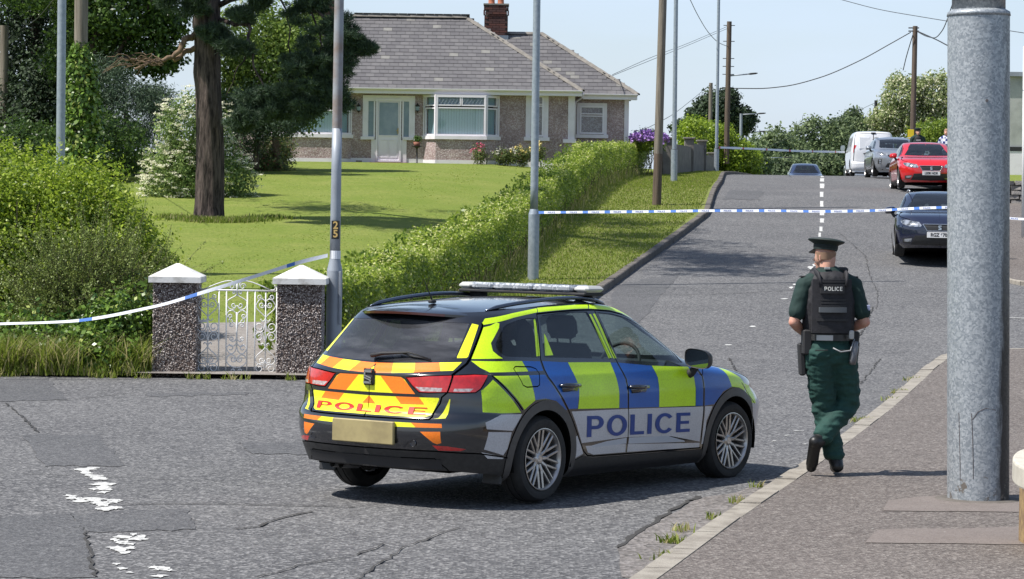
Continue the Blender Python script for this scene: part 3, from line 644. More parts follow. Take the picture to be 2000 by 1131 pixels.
def pose_matrix(X, Y, Z, yaw, pit, rol=0.):
    cy, sy = math.cos(yaw), math.sin(yaw); A = Matrix(((sy, -cy, 0), (cy, sy, 0), (0, 0, 1)))
    cp, sp = math.cos(pit), math.sin(pit); A = A @ Matrix(((cp, 0, -sp), (0, 1, 0), (sp, 0, cp))); A = A @ Matrix.Rotation(rol, 3, 'X')
    M = A.to_4x4(); M.translation = (X, Y, Z); return M
LEON = dict(W=[(.16,.80),(.22,.86),(.32,.885),(.45,.90),(.60,.912),(.74,.912),(.84,.897),(.91,.875),(.95,.855),(.97,.845),(1.1,.785),(1.22,.73),(1.31,.685),(1.37,.645),(1.40,.60)],
 XF=[(.16,2.02),(.22,2.10),(.32,2.15),(.45,2.175),(.56,2.175),(.62,2.16),(.67,2.12),(.73,2.05),(.79,1.97),(.84,1.85),(.89,1.62),(.93,1.34),(.965,1.08),(1.05,.90),(1.2,.62),(1.3,.40),(1.36,.22),(1.40,.02)],
 XR=[(.16,-2.10),(.24,-2.21),(.34,-2.255),(.42,-2.29),(.52,-2.31),(.62,-2.30),(.68,-2.255),(.75,-2.245),(.85,-2.245),(.93,-2.245),(.98,-2.20),(1.03,-2.15),(1.15,-2.04),(1.28,-1.92),(1.37,-1.84),(1.40,-1.80)],
 aF=[(.16,.9),(.6,1.0),(.75,1.1),(.9,1.0),(.97,.75),(1.3,.5),(1.4,.45)],nF=[(.16,2.9),(.7,3.3),(.84,3.8),(.92,3.6),(1.0,2.9),(1.4,2.8)],
 aR=[(.16,.75),(.9,.75),(1.05,.7),(1.4,.55)],nR=[(.16,3.0),(1.4,3.0)],
 arc=[(-2.3,-.05),(-1.8,-.03),(-1.2,.008),(-.5,.035),(0,.028),(.5,0.0),(1.0,0),(2.2,0)],zt=1.40,crown=.035)
def common_car(B, root, parent_mats, seats=True, sx=0., wheel_x=(-1.318, 1.318), zb=.95, wide=.66, arch_r=.372, zc=.316):
    f = MB()
    f.box(wheel_x[0] + .40, wheel_x[1] - .40, -.80, .80, .20, .50); f.box(wheel_x[0] - .75, wheel_x[1] + .60, -.60, .60, .24, .62); f.build('underbody', M_GAP, root)
    for x in wheel_x:
        for s in (-1, 1):
            l = MB(); V = []; n = 18
            for i in range(n + 1):
                a = R(-15 + 210 * i / n); V += [(x + arch_r * math.cos(a), s*.60, zc + .02 + arch_r * math.sin(a)), (x + arch_r * math.cos(a), s*.885, zc + .02 + arch_r * math.sin(a))]
            l.add(V, [(2*i, 2*i+1, 2*i+3, 2*i+2) for i in range(n)]); l.build('wheel_arch_liner', M_GAP, root)
    if seats:
        fl = MB(); fl.box(-2.0, 1.1, -.70, .70, .40, .46); fl.build('cabin_floor', M_SEAT, root)
        for x, ys_, tilt in ((.02, (-.36, .36), -14), (-.85, (-.40, 0, .40), -12)):
            for y in ys_:
                st = empty('seat', (x, y, .46), 0, root); sm = MB(); sm.bbox(-.22, .26, -.24, .24, .0, .16, .05); sm.build('seat_cushion', M_SEAT, st, True)
                M = Matrix.Translation((-.20, 0, .12)) @ Matrix.Rotation(R(tilt), 4, 'Y'); sm = MB(); sm.bbox(-.07, .06, -.235, .235, 0, .55, .05, M); sm.build('backrest', M_SEAT, st, True)
                sm = MB(); sm.bbox(-.055, .045, -.135, .135, .60, .77, .04, M); sm.tube([M @ Vector((0, -.06, .5)), M @ Vector((0, -.06, .62))], .008, 6); sm.tube([M @ Vector((0, .06, .5)), M @ Vector((0, .06, .62))], .008, 6); sm.build('headrest', M_SEAT, st, True)
        d = MB(); d.bbox(.62, 1.05, -.70, .70, .62, .955, .05); d.build('dashboard', M_BLK2, root, True)
        s = MB(); Mx = Matrix.Translation((.45, -.36, .93)) @ Matrix.Rotation(R(-65), 4, 'Y'); pts = [Mx @ Vector((.185 * math.cos(a), .185 * math.sin(a), 0)) for a in np.linspace(0, 2*math.pi, 25)]
        s.tube(pts, .014, 8, False)
        for a in (math.pi*.5, math.pi, -math.pi*.5): s.tube([Mx @ Vector((0, 0, .02)), Mx @ Vector((.18*math.cos(a), .18*math.sin(a), 0))], .015, 6)
        s.build('steering_wheel', M_BLK2, root, True)
def mirrors(root, x, y, z, m, w=.22, h=.15, d=.14):
    for s in (-1, 1):
        e = empty('door_mirror', (x, s * y, z), 0, root); b = MB(); V = []
        # housing: rounded, tapering towards the front
        for xx, k in ((-.0, 1), (.05, .98), (.10, .80), (d, .35)):
            for i in range(20):
                a = 2*math.pi*i/20; c, q = math.cos(a), math.sin(a); cc = math.copysign(abs(c)**.6, c); qq = math.copysign(abs(q)**.6, q)
                V.append((xx, s * (w/2 + cc * w/2 * k), h/2 + qq * h/2 * k - (.012 * (1 - s*0) * cc)))
        b.add(V, [(j*20+i, j*20+(i+1) % 20, (j+1)*20+(i+1) % 20, (j+1)*20+i) for j in range(3) for i in range(20)] + [tuple(range(60, 80))])
        o = b.build('mirror_housing', m, e, True); smooth_by_angle(o, 40)
        g = MB(); g.add([(-.002 + .012, v[1] * .93 + s * w/2 * .07, (v[2] - h/2) * .90 + h/2) for v in V[:20]], [tuple(range(20))]); g.build('mirror_face', M_MIRR, e)
        r_ = MB(); r_.add(V[:20] + [(.012, v[1] * .93 + s * w/2 * .07, (v[2] - h/2) * .90 + h/2) for v in V[:20]], [(i, (i+1) % 20, 20 + (i+1) % 20, 20 + i) for i in range(20)]); r_.build('mirror_rim', M_BLK2, e)
        a_ = MB(); a_.tube([(.06, -s * .06, -.075), (.06, s * .03, -.04), (.07, s * .08, .03)], [.045, .034, .03], 8); a_.build('mirror_arm', M_BLK2, e, True)
def logo(root, x, y, z, h, face, m=None, name='badge'):
    """stylised slanted S emblem; face = -1 looking to the rear, +1 to the front"""
    b = MB(); k = h
    bars = [[(-.42, .50), (.46, .50), (.46, .34), (-.42, .34)], [(-.42, .40), (-.24, .40), (-.24, .08), (-.42, .14)], [(-.42, .20), (.42, -.02), (.42, -.14), (-.42, .08)], [(-.42, .02), (.42, -.20), (.42, -.30), (-.42, -.10)], [(.26, -.14), (.44, -.20), (.44, -.45), (.26, -.45)], [(-.46, -.34), (.44, -.34), (.44, -.50), (-.46, -.50)]]
    for q in bars:
        V = [(x + face * t, y - face * a * k * .8 * -1 * (1), z + c * k) for t in (0, .008) for a, c in q]
        b.add(V, [(4, 5, 6, 7), (3, 2, 1, 0), (0, 1, 5, 4), (1, 2, 6, 5), (2, 3, 7, 6), (3, 0, 4, 7)])
    return b.build(name, m or M_CHROME, root)

# ------------------------------------------------------------------ the police car
BL = Body(**LEON)
PC = empty('police_car'); PC.matrix_world = pose_matrix(.290, 21.70, -.006, R(35.7), R(-.62))
tag(PC, 'police estate car in yellow and blue checks with a light bar, parked at the kerb', 'police car')
Rl = lambda pts: [(BL.RR(y, z), z) for y, z in dens(pts, .03, False)]
Fl = lambda pts: [(BL.FF(y, z), z) for y, z in dens(pts, .03, False)]
Rr = lambda pts: [(BL.RR(y, z), z) for y, z in dens(pts, .03)]
Fr = lambda pts: [(BL.FF(y, z), z) for y, z in dens(pts, .03)]
qglass = [(-1.395, 1.322), (-1.52, 1.302), (-1.56, 1.285), (-1.70, 1.175), (-1.715, 1.14), (-1.70, 1.10), (-1.66, 1.075), (-1.33, 1.053), (-1.285, 1.053), (-1.215, 1.19), (-1.140, 1.325), (-1.25, 1.330)]
rglass = [(-1.225, 1.052), (-1.06, 1.337), (-.90, 1.345), (-.44, 1.340), (-.425, 1.013)]
rglass = [(-1.215, 1.050), (-1.19, 1.12), (-1.10, 1.325), (-1.06, 1.338), (-.75, 1.345), (-.47, 1.340), (-.405, 1.14), (-.365, 1.010)]
fglass = [(-.330, 1.335), (-.15, 1.325), (0, 1.305), (.14, 1.276), (.28, 1.236), (.44, 1.160), (.60, 1.055), (.635, 1.02), (.64, .962), (.50, .964), (-.20, 1.0), (-.262, 1.002), (-.29, 1.14)]
rdoor = [(-1.27, 1.042), (-1.115, 1.352), (-.36, 1.352), (-.315, 1.05), (-.295, .993), (-.25, .866), (-.245, .80), (-.240, .643), (-.215, .423), (-.205, .297), (-.66, .303), (-.74, .312), (-.795, .345), (-.86, .42), (-1.045, .668), (-1.18, .822), (-1.255, .91), (-1.27, .97)]
fdoor = [(-.36, 1.352), (-.15, 1.343), (0, 1.322), (.20, 1.275), (.34, 1.225), (.48, 1.150), (.64, 1.045), (.70, 1.0), (.745, .955), (.80, .90), (.840, .848), (.842, .62), (.845, .40), (.862, .285), (-.205, .297), (-.215, .423), (-.240, .643), (-.245, .80), (-.25, .866), (-.295, .993), (-.315, 1.05)]
tg_edge = [(.60, 1.322), (.615, 1.30), (.668, 1.07), (.672, 1.03), (.66, .985), (.645, .945), (.63, .82), (.595, .785), (.585, .74), (.555, .645), (.54, .628), (.40, .625), (0, .622)]
lamp = [(BL.RR(.322, .916), .916), (BL.RR(.5, .934), .934), (-2.119, .942), (-2.0, .950), (-1.911, .945), (-1.945, .900), (-1.984, .850), (-2.02, .822), (-2.10, .818), (-2.18, .819), (BL.RR(.50, .812), .812), (BL.RR(.431, .813), .813), (BL.RR(.375, .86), .86)]
parts = [('tailgate', Rr([(0, 1.40), (.60, 1.40)] + tg_edge), 'body'),
         ('rear_bumper', Rl([(0, .622), (.40, .625), (.54, .628), (.60, .64), (.62, .70), (.655, .80)]) + [(-2.13, .805), (-1.98, .81), (-1.90, .88), (-1.878, .94), (-1.62, .69), (-1.66, .62), (-1.74, .42), (-1.75, .15)] + Rl([(0, .15)]), 'body'),
         ('diffuser', Rl([(0, .398), (.578, .402)]) + [(-2.12, .40), (-2.0, .388), (-1.756, .350), (-1.75, .15)] + Rl([(0, .15)]), 'plast'),
         ('rear_window', Rr([(0, 1.026), (.30, 1.032), (.56, 1.052), (.585, 1.075), (.580, 1.10), (.530, 1.325), (.0, 1.345)]), 'glassr'),
         ('rear_door', rdoor, 'body'), ('front_door', fdoor, 'body'),
         ('side_window#q', qglass, 'glassd'), ('side_window#r', rglass, 'glassd'), ('side_window#f', fglass, 'glass'),
         ('tail_light', lamp, 'lred'),
         ('sill', [(-.96, .27), (-.80, .315), (-.66, .290), (.85, .272), (.93, .27), (.96, .15), (-.98, .15)], 'plast'),
         ('wheel_arch_trim#r', circle(-1.335, .316, .432, 60), 'trim'), ('wheel_arch_trim#f', circle(1.318, .316, .430, 60), 'trim'),
         ('front_bumper', [(1.60, .66), (1.69, .62), (1.75, .64)] + Fl([(.66, .62), (.5, .60), (.38, .57), (.30, .485), (0, .48), (0, .15), (.2, .15)]) + [(1.75, .15), (1.66, .45)], 'white'),
         ('intake', Fr([(0, .42), (.50, .40), (.58, .22), (0, .20)]), 'plast'),
         ('grille', Fr([(0, .632), (.34, .628), (.25, .50), (0, .495)]), 'plast'),
         ('headlight', Fr([(.80, .735), (.72, .735), (.60, .715), (.42, .675), (.36, .60), (.40, .575), (.60, .585), (.74, .635), (.80, .69)]), 'head'),
         ('windscreen', [(BL.FF(0, .985), .985)] + Fl([(.30, .988), (.52, .998)]) + [(BL.dF(1.01) - .02, 1.01)] + [(BL.FF(.52, 1.2) - .02, 1.2)] + Fl([(.50, 1.30), (.44, 1.365), (0, 1.375), (0, .986)]), 'glassf'),
         ('bonnet', Fl([(0, .655), (.34, .655), (.42, .69), (.60, .735)]) + [(1.72, .80), (1.30, .905), (1.0, .945), (.93, .960)] + Fl([(.40, .968), (0, .966), (0, .656)]), 'body')]
g_ = .011
gaps = [bufline([(BL.RR(y, z), z) for y, z in tg_edge], g_), bufline(rdoor + rdoor[:1], g_), bufline(fdoor + fdoor[:1], g_),
        bufline(lamp + lamp[:1], .008), bufline([(-2.119, .942), (BL.RR(.63, .82), .82)], .007),
        bufline([(-1.878, .94), (-1.74, .80), (-1.62, .69)], .012), bufline(Rl([(0, .400), (.578, .404)]) + [(-2.0, .390), (-1.756, .352)], .010),
        bufline([(-1.607, 1.0), (-1.42, .99), (-1.37, .975), (-1.35, .945), (-1.39, .86), (-1.42, .85), (-1.55, .85), (-1.59, .865), (-1.61, .917), (-1.635, .985), (-1.607, 1.0)], .009),
        bufline(Rl([(.0, .955), (.0, .625)])[::1], .006), bufline([(1.46, .78), (1.60, .66), (1.69, .60)], .008),
        bufline([(.842, .86), (.90, .935), (1.0, .944), (1.30, .904), (1.72, .80)] + [(BL.FF(.60, .735), .735)], .010),
        bufline(Rl([(.30, .345), (.56, .35), (.62, .28), (.64, .24)]), .006)]
holes = [circle(-1.335, .316, .362, 60), circle(1.318, .316, .362, 60)]
holes += [[(BL.RR(0, .2) - .2, .10), (BL.RR(0, .26) - .2, .262), (-2.12, .262), (-1.84, .232), (-1.74, .215), (-1.74, .10)], [(-1.335 - .362, .316), (-1.335 + .362, .316), (-1.335 + .372, .10), (-1.335 - .36, .10)], [(1.318 - .362, .316), (1.318 + .362, .316), (1.318 + .365, .10), (1.318 - .372, .10)]]
BD = {'body', 'rear_door', 'front_door', 'tailgate', 'rear_bumper', 'front_bumper'}
def inset(p): return p
Y_, B_, W_ = 'yellow', 'blue', 'white'
col = [ # lower white band
 (W_, [(-1.0, .652), (-.835, .41), (-.22, .425), (-.225, .640)], {'rear_door'}), (W_, [(-.25, .640), (-.23, .425), (.40, .40), (.832, .335), (.835, .614)], {'front_door'}),
 (W_, [(-.78, .385), (-.74, .335), (-.66, .314), (-.225, .309), (-.235, .372), (-.75, .385)], {'rear_door'}), (W_, [(-.205, .309), (.838, .290), (.835, .325), (-.215, .37)], {'front_door'}),
 ('grey', [(-.70, .385), (-.50, .407), (-.233, .420), (-.230, .376), (-.68, .368)], {'rear_door'}), ('grey', [(-.20, .420), (.35, .404), (.60, .355), (.61, .345), (-.20, .372)], {'front_door'}),
 (W_, [(.862, .614), (.862, .31), (.90, .32), (.90, .50), (.975, .612)], {'body'}), (W_, [(-.84, .385), (-.80, .33), (-.90, .30), (-.93, .33), (-.93, .46), (-.90, .47)], {'body'}),
 (W_, [(-1.835, .665), (-1.625, .660), (-1.73, .545), (-1.975, .565), (-1.985, .612), (-1.845, .665)], BD), (W_, [(-1.96, .545), (-1.975, .42), (-1.80, .372), (-1.765, .42), (-1.74, .535)], BD),
 (W_, [(-1.99, .40), (-1.87, .375), (-1.785, .355), (-1.80, .345), (-1.93, .352)], {'diffuser', 'rear_bumper'}),
 # rear door
 (B_, [(-1.258, 1.025), (-1.258, .965), (-1.245, .915), (-1.165, .82), (-1.035, .672), (-.925, .672), (-.895, .83), (-.945, 1.005)], {'rear_door'}),
 (Y_, [(-.940, 1.005), (-.892, .826), (-.915, .668), (-.368, .652), (-.370, .808), (-.388, .990)], {'rear_door'}),
 (B_, [(-.385, .988), (-.366, .808), (-.364, .652), (-.252, .648), (-.258, .80), (-.262, .866), (-.305, .985)], {'rear_door'}),
 # front door
 (B_, [(-.285, .985), (-.236, .862), (-.232, .648), (.186, .636), (.184, .75), (.19, .862), (.158, .952)], {'front_door'}),
 (Y_, [(.163, .952), (.195, .862), (.189, .75), (.192, .636), (.718, .624), (.716, .75), (.712, .859), (.67, .930)], {'front_door'}),
 (B_, [(.675, .928), (.718, .858), (.722, .75), (.724, .624), (.830, .620), (.828, .845), (.74, .925)], {'front_door'}),
 # front wing
 (B_, [(.855, .845), (.856, .620), (1.0, .626), (1.13, .72), (1.268, .755), (1.235, .834), (1.20, .905), (1.0, .935), (.80, .925)], {'body'}),
 (Y_, [(1.240, .834), (1.273, .755), (1.40, .742), (1.50, .705), (1.515, .77), (1.46, .82), (1.30, .885), (1.208, .903)], {'body'}),
 (Y_, [(1.52, .77), (1.53, .70), (1.62, .61), (1.72, .60), (1.70, .68), (1.62, .75)], BD),
 # rear quarter
 (Y_, [(-1.945, 1.050), (-1.505, 1.036), (-1.485, .985), (-1.475, .960), (-1.88, .965), (-1.925, 1.0)], {'body'}),
 (B_, [(-1.500, 1.036), (-1.48, .985), (-1.470, .960), (-1.288, .958), (-1.288, 1.025)], {'body'}),
 (Y_, [(-1.865, .938), (-1.487, .932), (-1.480, .86), (-1.468, .752), (-1.55, .715), (-1.598, .690)], {'body'}),
 (B_, [(-1.482, .932), (-1.476, .86), (-1.462, .755), (-1.335, .762), (-1.20, .738), (-1.085, .67), (-1.06, .665), (-1.18, .80), (-1.27, .90), (-1.285, .93)], {'body'}),
 (Y_, [(-1.882, .912), (-1.985, .835), (-1.985, .684), (-1.842, .674), (-1.638, .672)], BD),
 # pillars and cant rail
 (Y_, [(-1.745, 1.287), (-1.66, 1.302), (-1.60, 1.322), (-1.578, 1.315), (-1.60, 1.285), (-1.735, 1.178), (-1.755, 1.12), (-1.73, 1.085), (-1.70, 1.063), (-1.945, 1.065)], {'body'}),
 (Y_, [(-1.71, 1.310), (-1.40, 1.345), (-1.10, 1.362), (-1.06, 1.388), (-1.40, 1.374), (-1.69, 1.352)], {'body'}),
 (Y_, [(-1.09, 1.362), (-.43, 1.362), (-.39, 1.388), (-1.05, 1.390)], {'body', 'rear_door'}), (Y_, [(-.42, 1.362), (-.15, 1.352), (.03, 1.330), (.20, 1.292), (.27, 1.285), (.26, 1.315), (.12, 1.358), (-.12, 1.380), (-.375, 1.388)], {'body', 'front_door'}),
 (Y_, [(-1.208, 1.045), (-1.205, 1.08), (-1.08, 1.315), (-1.055, 1.318), (-1.10, 1.20), (-1.168, 1.045)], {'body'}),
 (Y_, [(-.452, 1.322), (-.428, 1.325), (-.385, 1.18), (-.345, 1.02), (-.385, 1.018), (-.42, 1.16)], {'rear_door', 'side_window#r'}),
 (Y_, [(-.400, 1.325), (-.372, 1.327), (-.335, 1.17), (-.285, 1.015), (-.328, 1.015), (-.37, 1.16)], {'rear_door', 'front_door', 'side_window#f'}),
 (Y_, [(-1.18, 1.316), (-1.155, 1.322), (-1.262, 1.062), (-1.305, 1.062), (-1.245, 1.19)], {'body', 'side_window#q', 'rear_door'}),
 (Y_, [(-1.195, 1.062), (-1.115, 1.215), (-1.105, 1.20), (-1.09, 1.062)], {'rear_door', 'side_window#r'}),
 # rear
 ('ryellow', Rr([(.545, 1.322), (.585, 1.310), (.650, 1.080), (.645, 1.072), (.597, 1.070), (.592, 1.080)]), {'tailgate'})]
band_t = lambda y: 1.018 + .029 * min(y / .6, 1)**1.4; band_b = lambda y: .935 + .042 * min(y / .6, 1)**1.6
def band(y0t, y1t, y0b, y1b, key):
    return (key, Rr([(y0t, band_t(y0t) - .006), (y1t, band_t(y1t) - .006), (y1b, band_b(y1b)), (y0b, band_b(y0b))]), {'tailgate'})
col += [band(0, .15, .035, .195, 'orange'), band(.15, .33, .195, .372, 'ryellow'), band(.33, .505, .372, .553, 'orange'), band(.505, .640, .553, .628, 'ryellow'), ('ryellow', Rr([(0, .99), (.035, .936), (0, .936)]), {'tailgate'})]
col += [('ryellow', Rr([(0, .918), (.28, .915), (.31, .90), (.345, .86), (.40, .800), (0, .797)]), {'tailgate'}), ('orange', Rr([(.10, .918), (.275, .916), (.30, .905), (.345, .86), (.40, .800), (.215, .798)]), {'tailgate'}),
        ('ryellow', Rr([(0, .772), (.575, .780), (.578, .770), (.535, .655), (.50, .642), (0, .640)]), {'tailgate'}), ('orange', Rr([(.235, .776), (.43, .779), (.475, .728), (.285, .722)]), {'tailgate'}), ('orange', Rr([(0, .772), (.062, .715), (0, .715)]), {'tailgate'}),
        ('ryellow', Rr([(.612, .772), (.650, .774), (.645, .64), (.572, .634)]), {'rear_bumper'}),
        ('ryellow', Rr([(.18, .598), (.63, .601), (.635, .572), (.18, .564)]), {'rear_bumper'}), ('orange', Rr([(.41, .600), (.63, .601), (.635, .572), (.45, .569)]), {'rear_bumper'}),
        ('orange', Rr([(.485, .540), (.625, .545), (.628, .465), (.60, .455), (.575, .465)]), {'rear_bumper'}),
        ('lred', Rl([(.565, .445), (.66, .442)]) + [(-2.09, .424), (-2.11, .410)] + Rl([(.60, .410)]), {'rear_bumper'}),
        ('lwht', Rr([(.40, .852), (.595, .850), (.59, .824), (.445, .822)]), {'tail_light#', 'tail_light'}), ('lwht', [(-2.13, .848), (-2.03, .85), (-2.05, .828), (-2.14, .828)], {'tail_light'})]
mats = dict(body=M_BLACK, gap=M_GAP, plast=M_PLAST, trim=M_TRIM, glass=M_GLASS, glassd=M_GLASSD, glassr=M_GLASSR, glassf=M_GLASSF, lred=M_LRED, lwht=M_LWHT, head=M_HEAD, yellow=M_YEL, blue=M_BLU, white=M_WHI, ryellow=M_YEL2, orange=M_ORA,
            grey=mat('pale_grey_band', (.42, .46, .52), .3, coat=.5))
PCP = body_mesh(BL, PC, parts, col, gaps, holes, mats, dict(tail_light=.004, side_window=-.003, rear_window=-.002, windscreen=-.002, wheel_arch_trim=.006, sill=.004), .045)
common_car(BL, PC, mats); add_wheels(PC, (-1.325, 1.318), .790, .318, steer=R(-3)); mirrors(PC, .60, .875, .925, M_PLAST)
onb = lambda u, z, o=.003: Vector(BL.pt(u, z)) + Vector(BL.nrm(np.array([u]), np.array([z]))[0]) * 0 + Vector((0, 0, 0))
nsign = 1.0
def surf(u, z, off):
    p = BL.pt(np.array([u]), np.array([z]))[0]; n = BL.nrm(np.array([u]), np.array([z]))[0]
    if n @ (p - np.array([0, 0, .6])) < 0: n = -n
    return Vector(p + n * off)
def side_txt(a, b):                       # letters run from the rear (P) to the front (E) on this side
    zt = .610 - .035 * a; zb = .452 - .030 * a; u = -.800 + 1.442 * a + (1 - b) * .018
    return surf(u, zb + (zt - zb) * b, .0035)
lettering('police_lettering', 'POLICE', side_txt, M_BLUT, PC, True)
def side_txt_l(a, b): v = side_txt(1 - a, b); return Vector((v.x, -v.y, v.z))
lettering('police_lettering', 'POLICE', side_txt_l, M_BLUT, PC, True)
def rear_txt(a, b):
    y = -.50 + 1.0 * a; z = .654 + .054 * b
    v = surf(BL.RR(abs(y), z), z, .0035); return Vector((v.x, -y, v.z))
lettering('rear_police_lettering', 'POLICE', rear_txt, M_REDT, PC, True)
# spoiler with the high brake light
sp = MB(); V = []; n = 24
for k, (dx, z, wd_) in enumerate(((.14, 1.398, .55), (.0, 1.388, .555), (-.10, 1.374, .555), (-.135, 1.364, .55), (-.135, 1.346, .55), (-.11, 1.343, .545))):
    for i in range(n + 1):
        y = -1 + 2 * i / n; V.append((-1.80 + dx + .27 * abs(y)**2.4, y * wd_, z + .025 * (1 - y*y) + (-.03) + .012))
sp.add(V, [(k*(n+1)+i, k*(n+1)+i+1, (k+1)*(n+1)+i+1, (k+1)*(n+1)+i) for k in range(5) for i in range(n)]); o = sp.build('roof_spoiler', M_BLACK, PC, True); smooth_by_angle(o, 50)
hb = MB(); V = []
for z in (1.349, 1.331):
    for i in range(13): y = -.36 + .72 * i / 12; V.append((-1.9385 + .27 * abs(y / .55)**2.4, y, z - .003 + .025 * (1 - (y/.55)**2)))
hb.add(V, [(i, i+1, 14+i, 13+i) for i in range(12)]); hb.build('high_brake_light', mat('dark_red_lens', (.045, .003, .004), .1, coat=1.), PC)
wp = MB(); w3 = lambda y, z, o_: (lambda v: Vector((v.x, -y, v.z)))(surf(BL.RR(abs(y), z), z, o_))
wp.tube([w3(-.05, 1.043, .03), w3(.04, 1.060, .035), w3(.26, 1.080, .03), w3(.42, 1.052, .015)], [.028, .022, .012, .005], 8, True, .6); wp.tube([w3(.16, 1.085, .02), w3(.30, 1.062, .012), w3(.44, 1.048, .012)], .006, 6); wp.build('rear_wiper', M_BLK2, PC, True)
bd = MB(); bd.bbox(-2.262, -2.235, -.05, .05, .845, .965, .012); bd.build('badge_plinth', M_BLK2, PC); logo(PC, -2.263, 0, .905, .095, -1)
pb = MB(); pb.bbox(-2.330, -2.30, -.29, .27, .435, .600, .006); pb.build('number_plate', mat('number_plate_tan', (.34, .28, .13), .5, noise=(5, (.26, .21, .10), .42, .6)), PC)
# lower bumper recess, sensors, exhaust, tow eye cover
rc = MB(); V = []
for z, dd in ((.345, .004), (.335, -.0), (.275, .004)):
    for i in range(17): y = -.60 + 1.2 * i / 16; v = surf(BL.RR(abs(y), z), z, dd + .003); V.append((v.x, -y, v.z))
rc.add(V, [(17*k+i, 17*k+i+1, 17*k+18+i, 17*k+17+i) for k in range(2) for i in range(16)]); rc.build('lower_grille', M_BLK2, PC, True)
for y in (-.50, .43):
    c = MB(); v = surf(BL.RR(abs(y), .455), .455, .003); c.lathe([(.026, 0), (.023, .004), (.020, .0), (0, .0)], 20, Matrix.Translation((v.x, -y, v.z)) @ Matrix.Rotation(R(-90), 4, 'Y')); c.build('sensor_cover', M_BLACK, PC)
ex = MB(); ex.tube([(-1.95, .33, .24), (-2.12, .35, .25)], .032, 12, False); ex.tube([(-1.95, .41, .24), (-2.12, .43, .25)], .030, 12, False); ex.build('exhaust', M_RIM, PC, True)
# handles, rails, aerial, mudflaps, light bar
for x0, x1, z in ((-1.142, -.90, .845), (-.232, .012, .803)):
    for s in (-1, 1):
        h = MB(); y = BL.S(np.array(x0), np.array(z)); h.tube([(x0, s*(y + .0), z), (x0 + .05, s*(y + .035), z + .004), ((x0+x1)/2, s*(y + .042), z), (x1 - .04, s*(y + .036), z - .002), (x1, s*(y + .0), z)], [.014, .022, .024, .022, .014], 8, True, .8)
        h.tube([(x0 + .03, s*(y - .004), z - .02), (x1 - .03, s*(y - .004), z - .02)], .032, 8); h.build('door_handle', M_BLACK, PC, True)
for s in (-1, 1):
    rl = MB(); xs_ = np.linspace(-1.58, .06, 15); zt = lambda x: 1.40 + float(BL.arc(x))
    rl.tube([(x, s * (.535 + .045 * math.sin((x + 1.58) / 1.64 * math.pi) - .045 * max(0, (x + .35) / .41)**2), zt(x) - .045 * max(0, (x + .35) / .41)**2 + .006 + .034 * math.sin(max(0., (x + 1.58) / 1.64) * math.pi * .999)**.6) for x in xs_], [.006] + [.022] * 13 + [.006], 8, True, .7)
    rl.build('roof_rail', mat('dark_silver_rail', (.10, .12, .16), .22, metal=.8) if s < 0 else bpy.data.materials['dark_silver_rail'], PC, True)
    for x, dz in ((-1.72, .0), (.97, .02)):
        mf = MB(); mf.bbox(x - .014, x + .012, s*.76 - .07, s*.76 + .09, .150 + dz, .42, .006, Matrix.Translation((x, 0, .42)) @ Matrix.Rotation(R(8), 4, 'Y') @ Matrix.Translation((-x, 0, -.42))); mf.build('mudflap', M_PLAST, PC)
ae = MB(); ae.bbox(-1.55, -1.49, -.02, .02, 1.425, 1.450, .006); ae.tube([(-1.52, 0, 1.445), (-1.60, .02, 1.60)], [.006, .002], 6); ae.build('aerial', M_BLK2, PC)
M_LB = mat('lightbar_lens', (.50, .52, .55), .12, coat=1., spec=.8, noise=(38, (.20, .22, .25), .44, .56)); M_LBC = mat('lightbar_cap', (.50, .50, .48), .35)
lb = empty('light_bar', (-.27, 0, 1.497), 0, PC); b = MB(); b.bbox(-.13, .13, -.60, .60, -.010, .012, .006); b.build('bar_base', M_BLK2, lb)
for y0, y1 in ((-.475, -.105), (-.10, .27), (.275, .475)): b = MB(); b.bbox(-.135, .135, y0, y1, .013, .068, .016); b.build('bar_lens', M_LB, lb)
for s in (-1, 1): b = MB(); b.bbox(-.12, .12, min(s*.48, s*.615), max(s*.48, s*.615), .013, .064, .02); b.build('bar_end_cap', M_LBC, lb)
for s in (-1, 1): b = MB(); b.bbox(-.05, .05, s*.50 - .06, s*.50 + .06, -.05, -.008, .01); b.build('bar_foot', M_BLK2, lb)
for y in (-.40, -.25, -.02, .12, .36):
    b = MB(); b.box(-.137, .137, y - .045, y + .045, .030, .050); b.build('lamp_cell', M_SILV, lb)

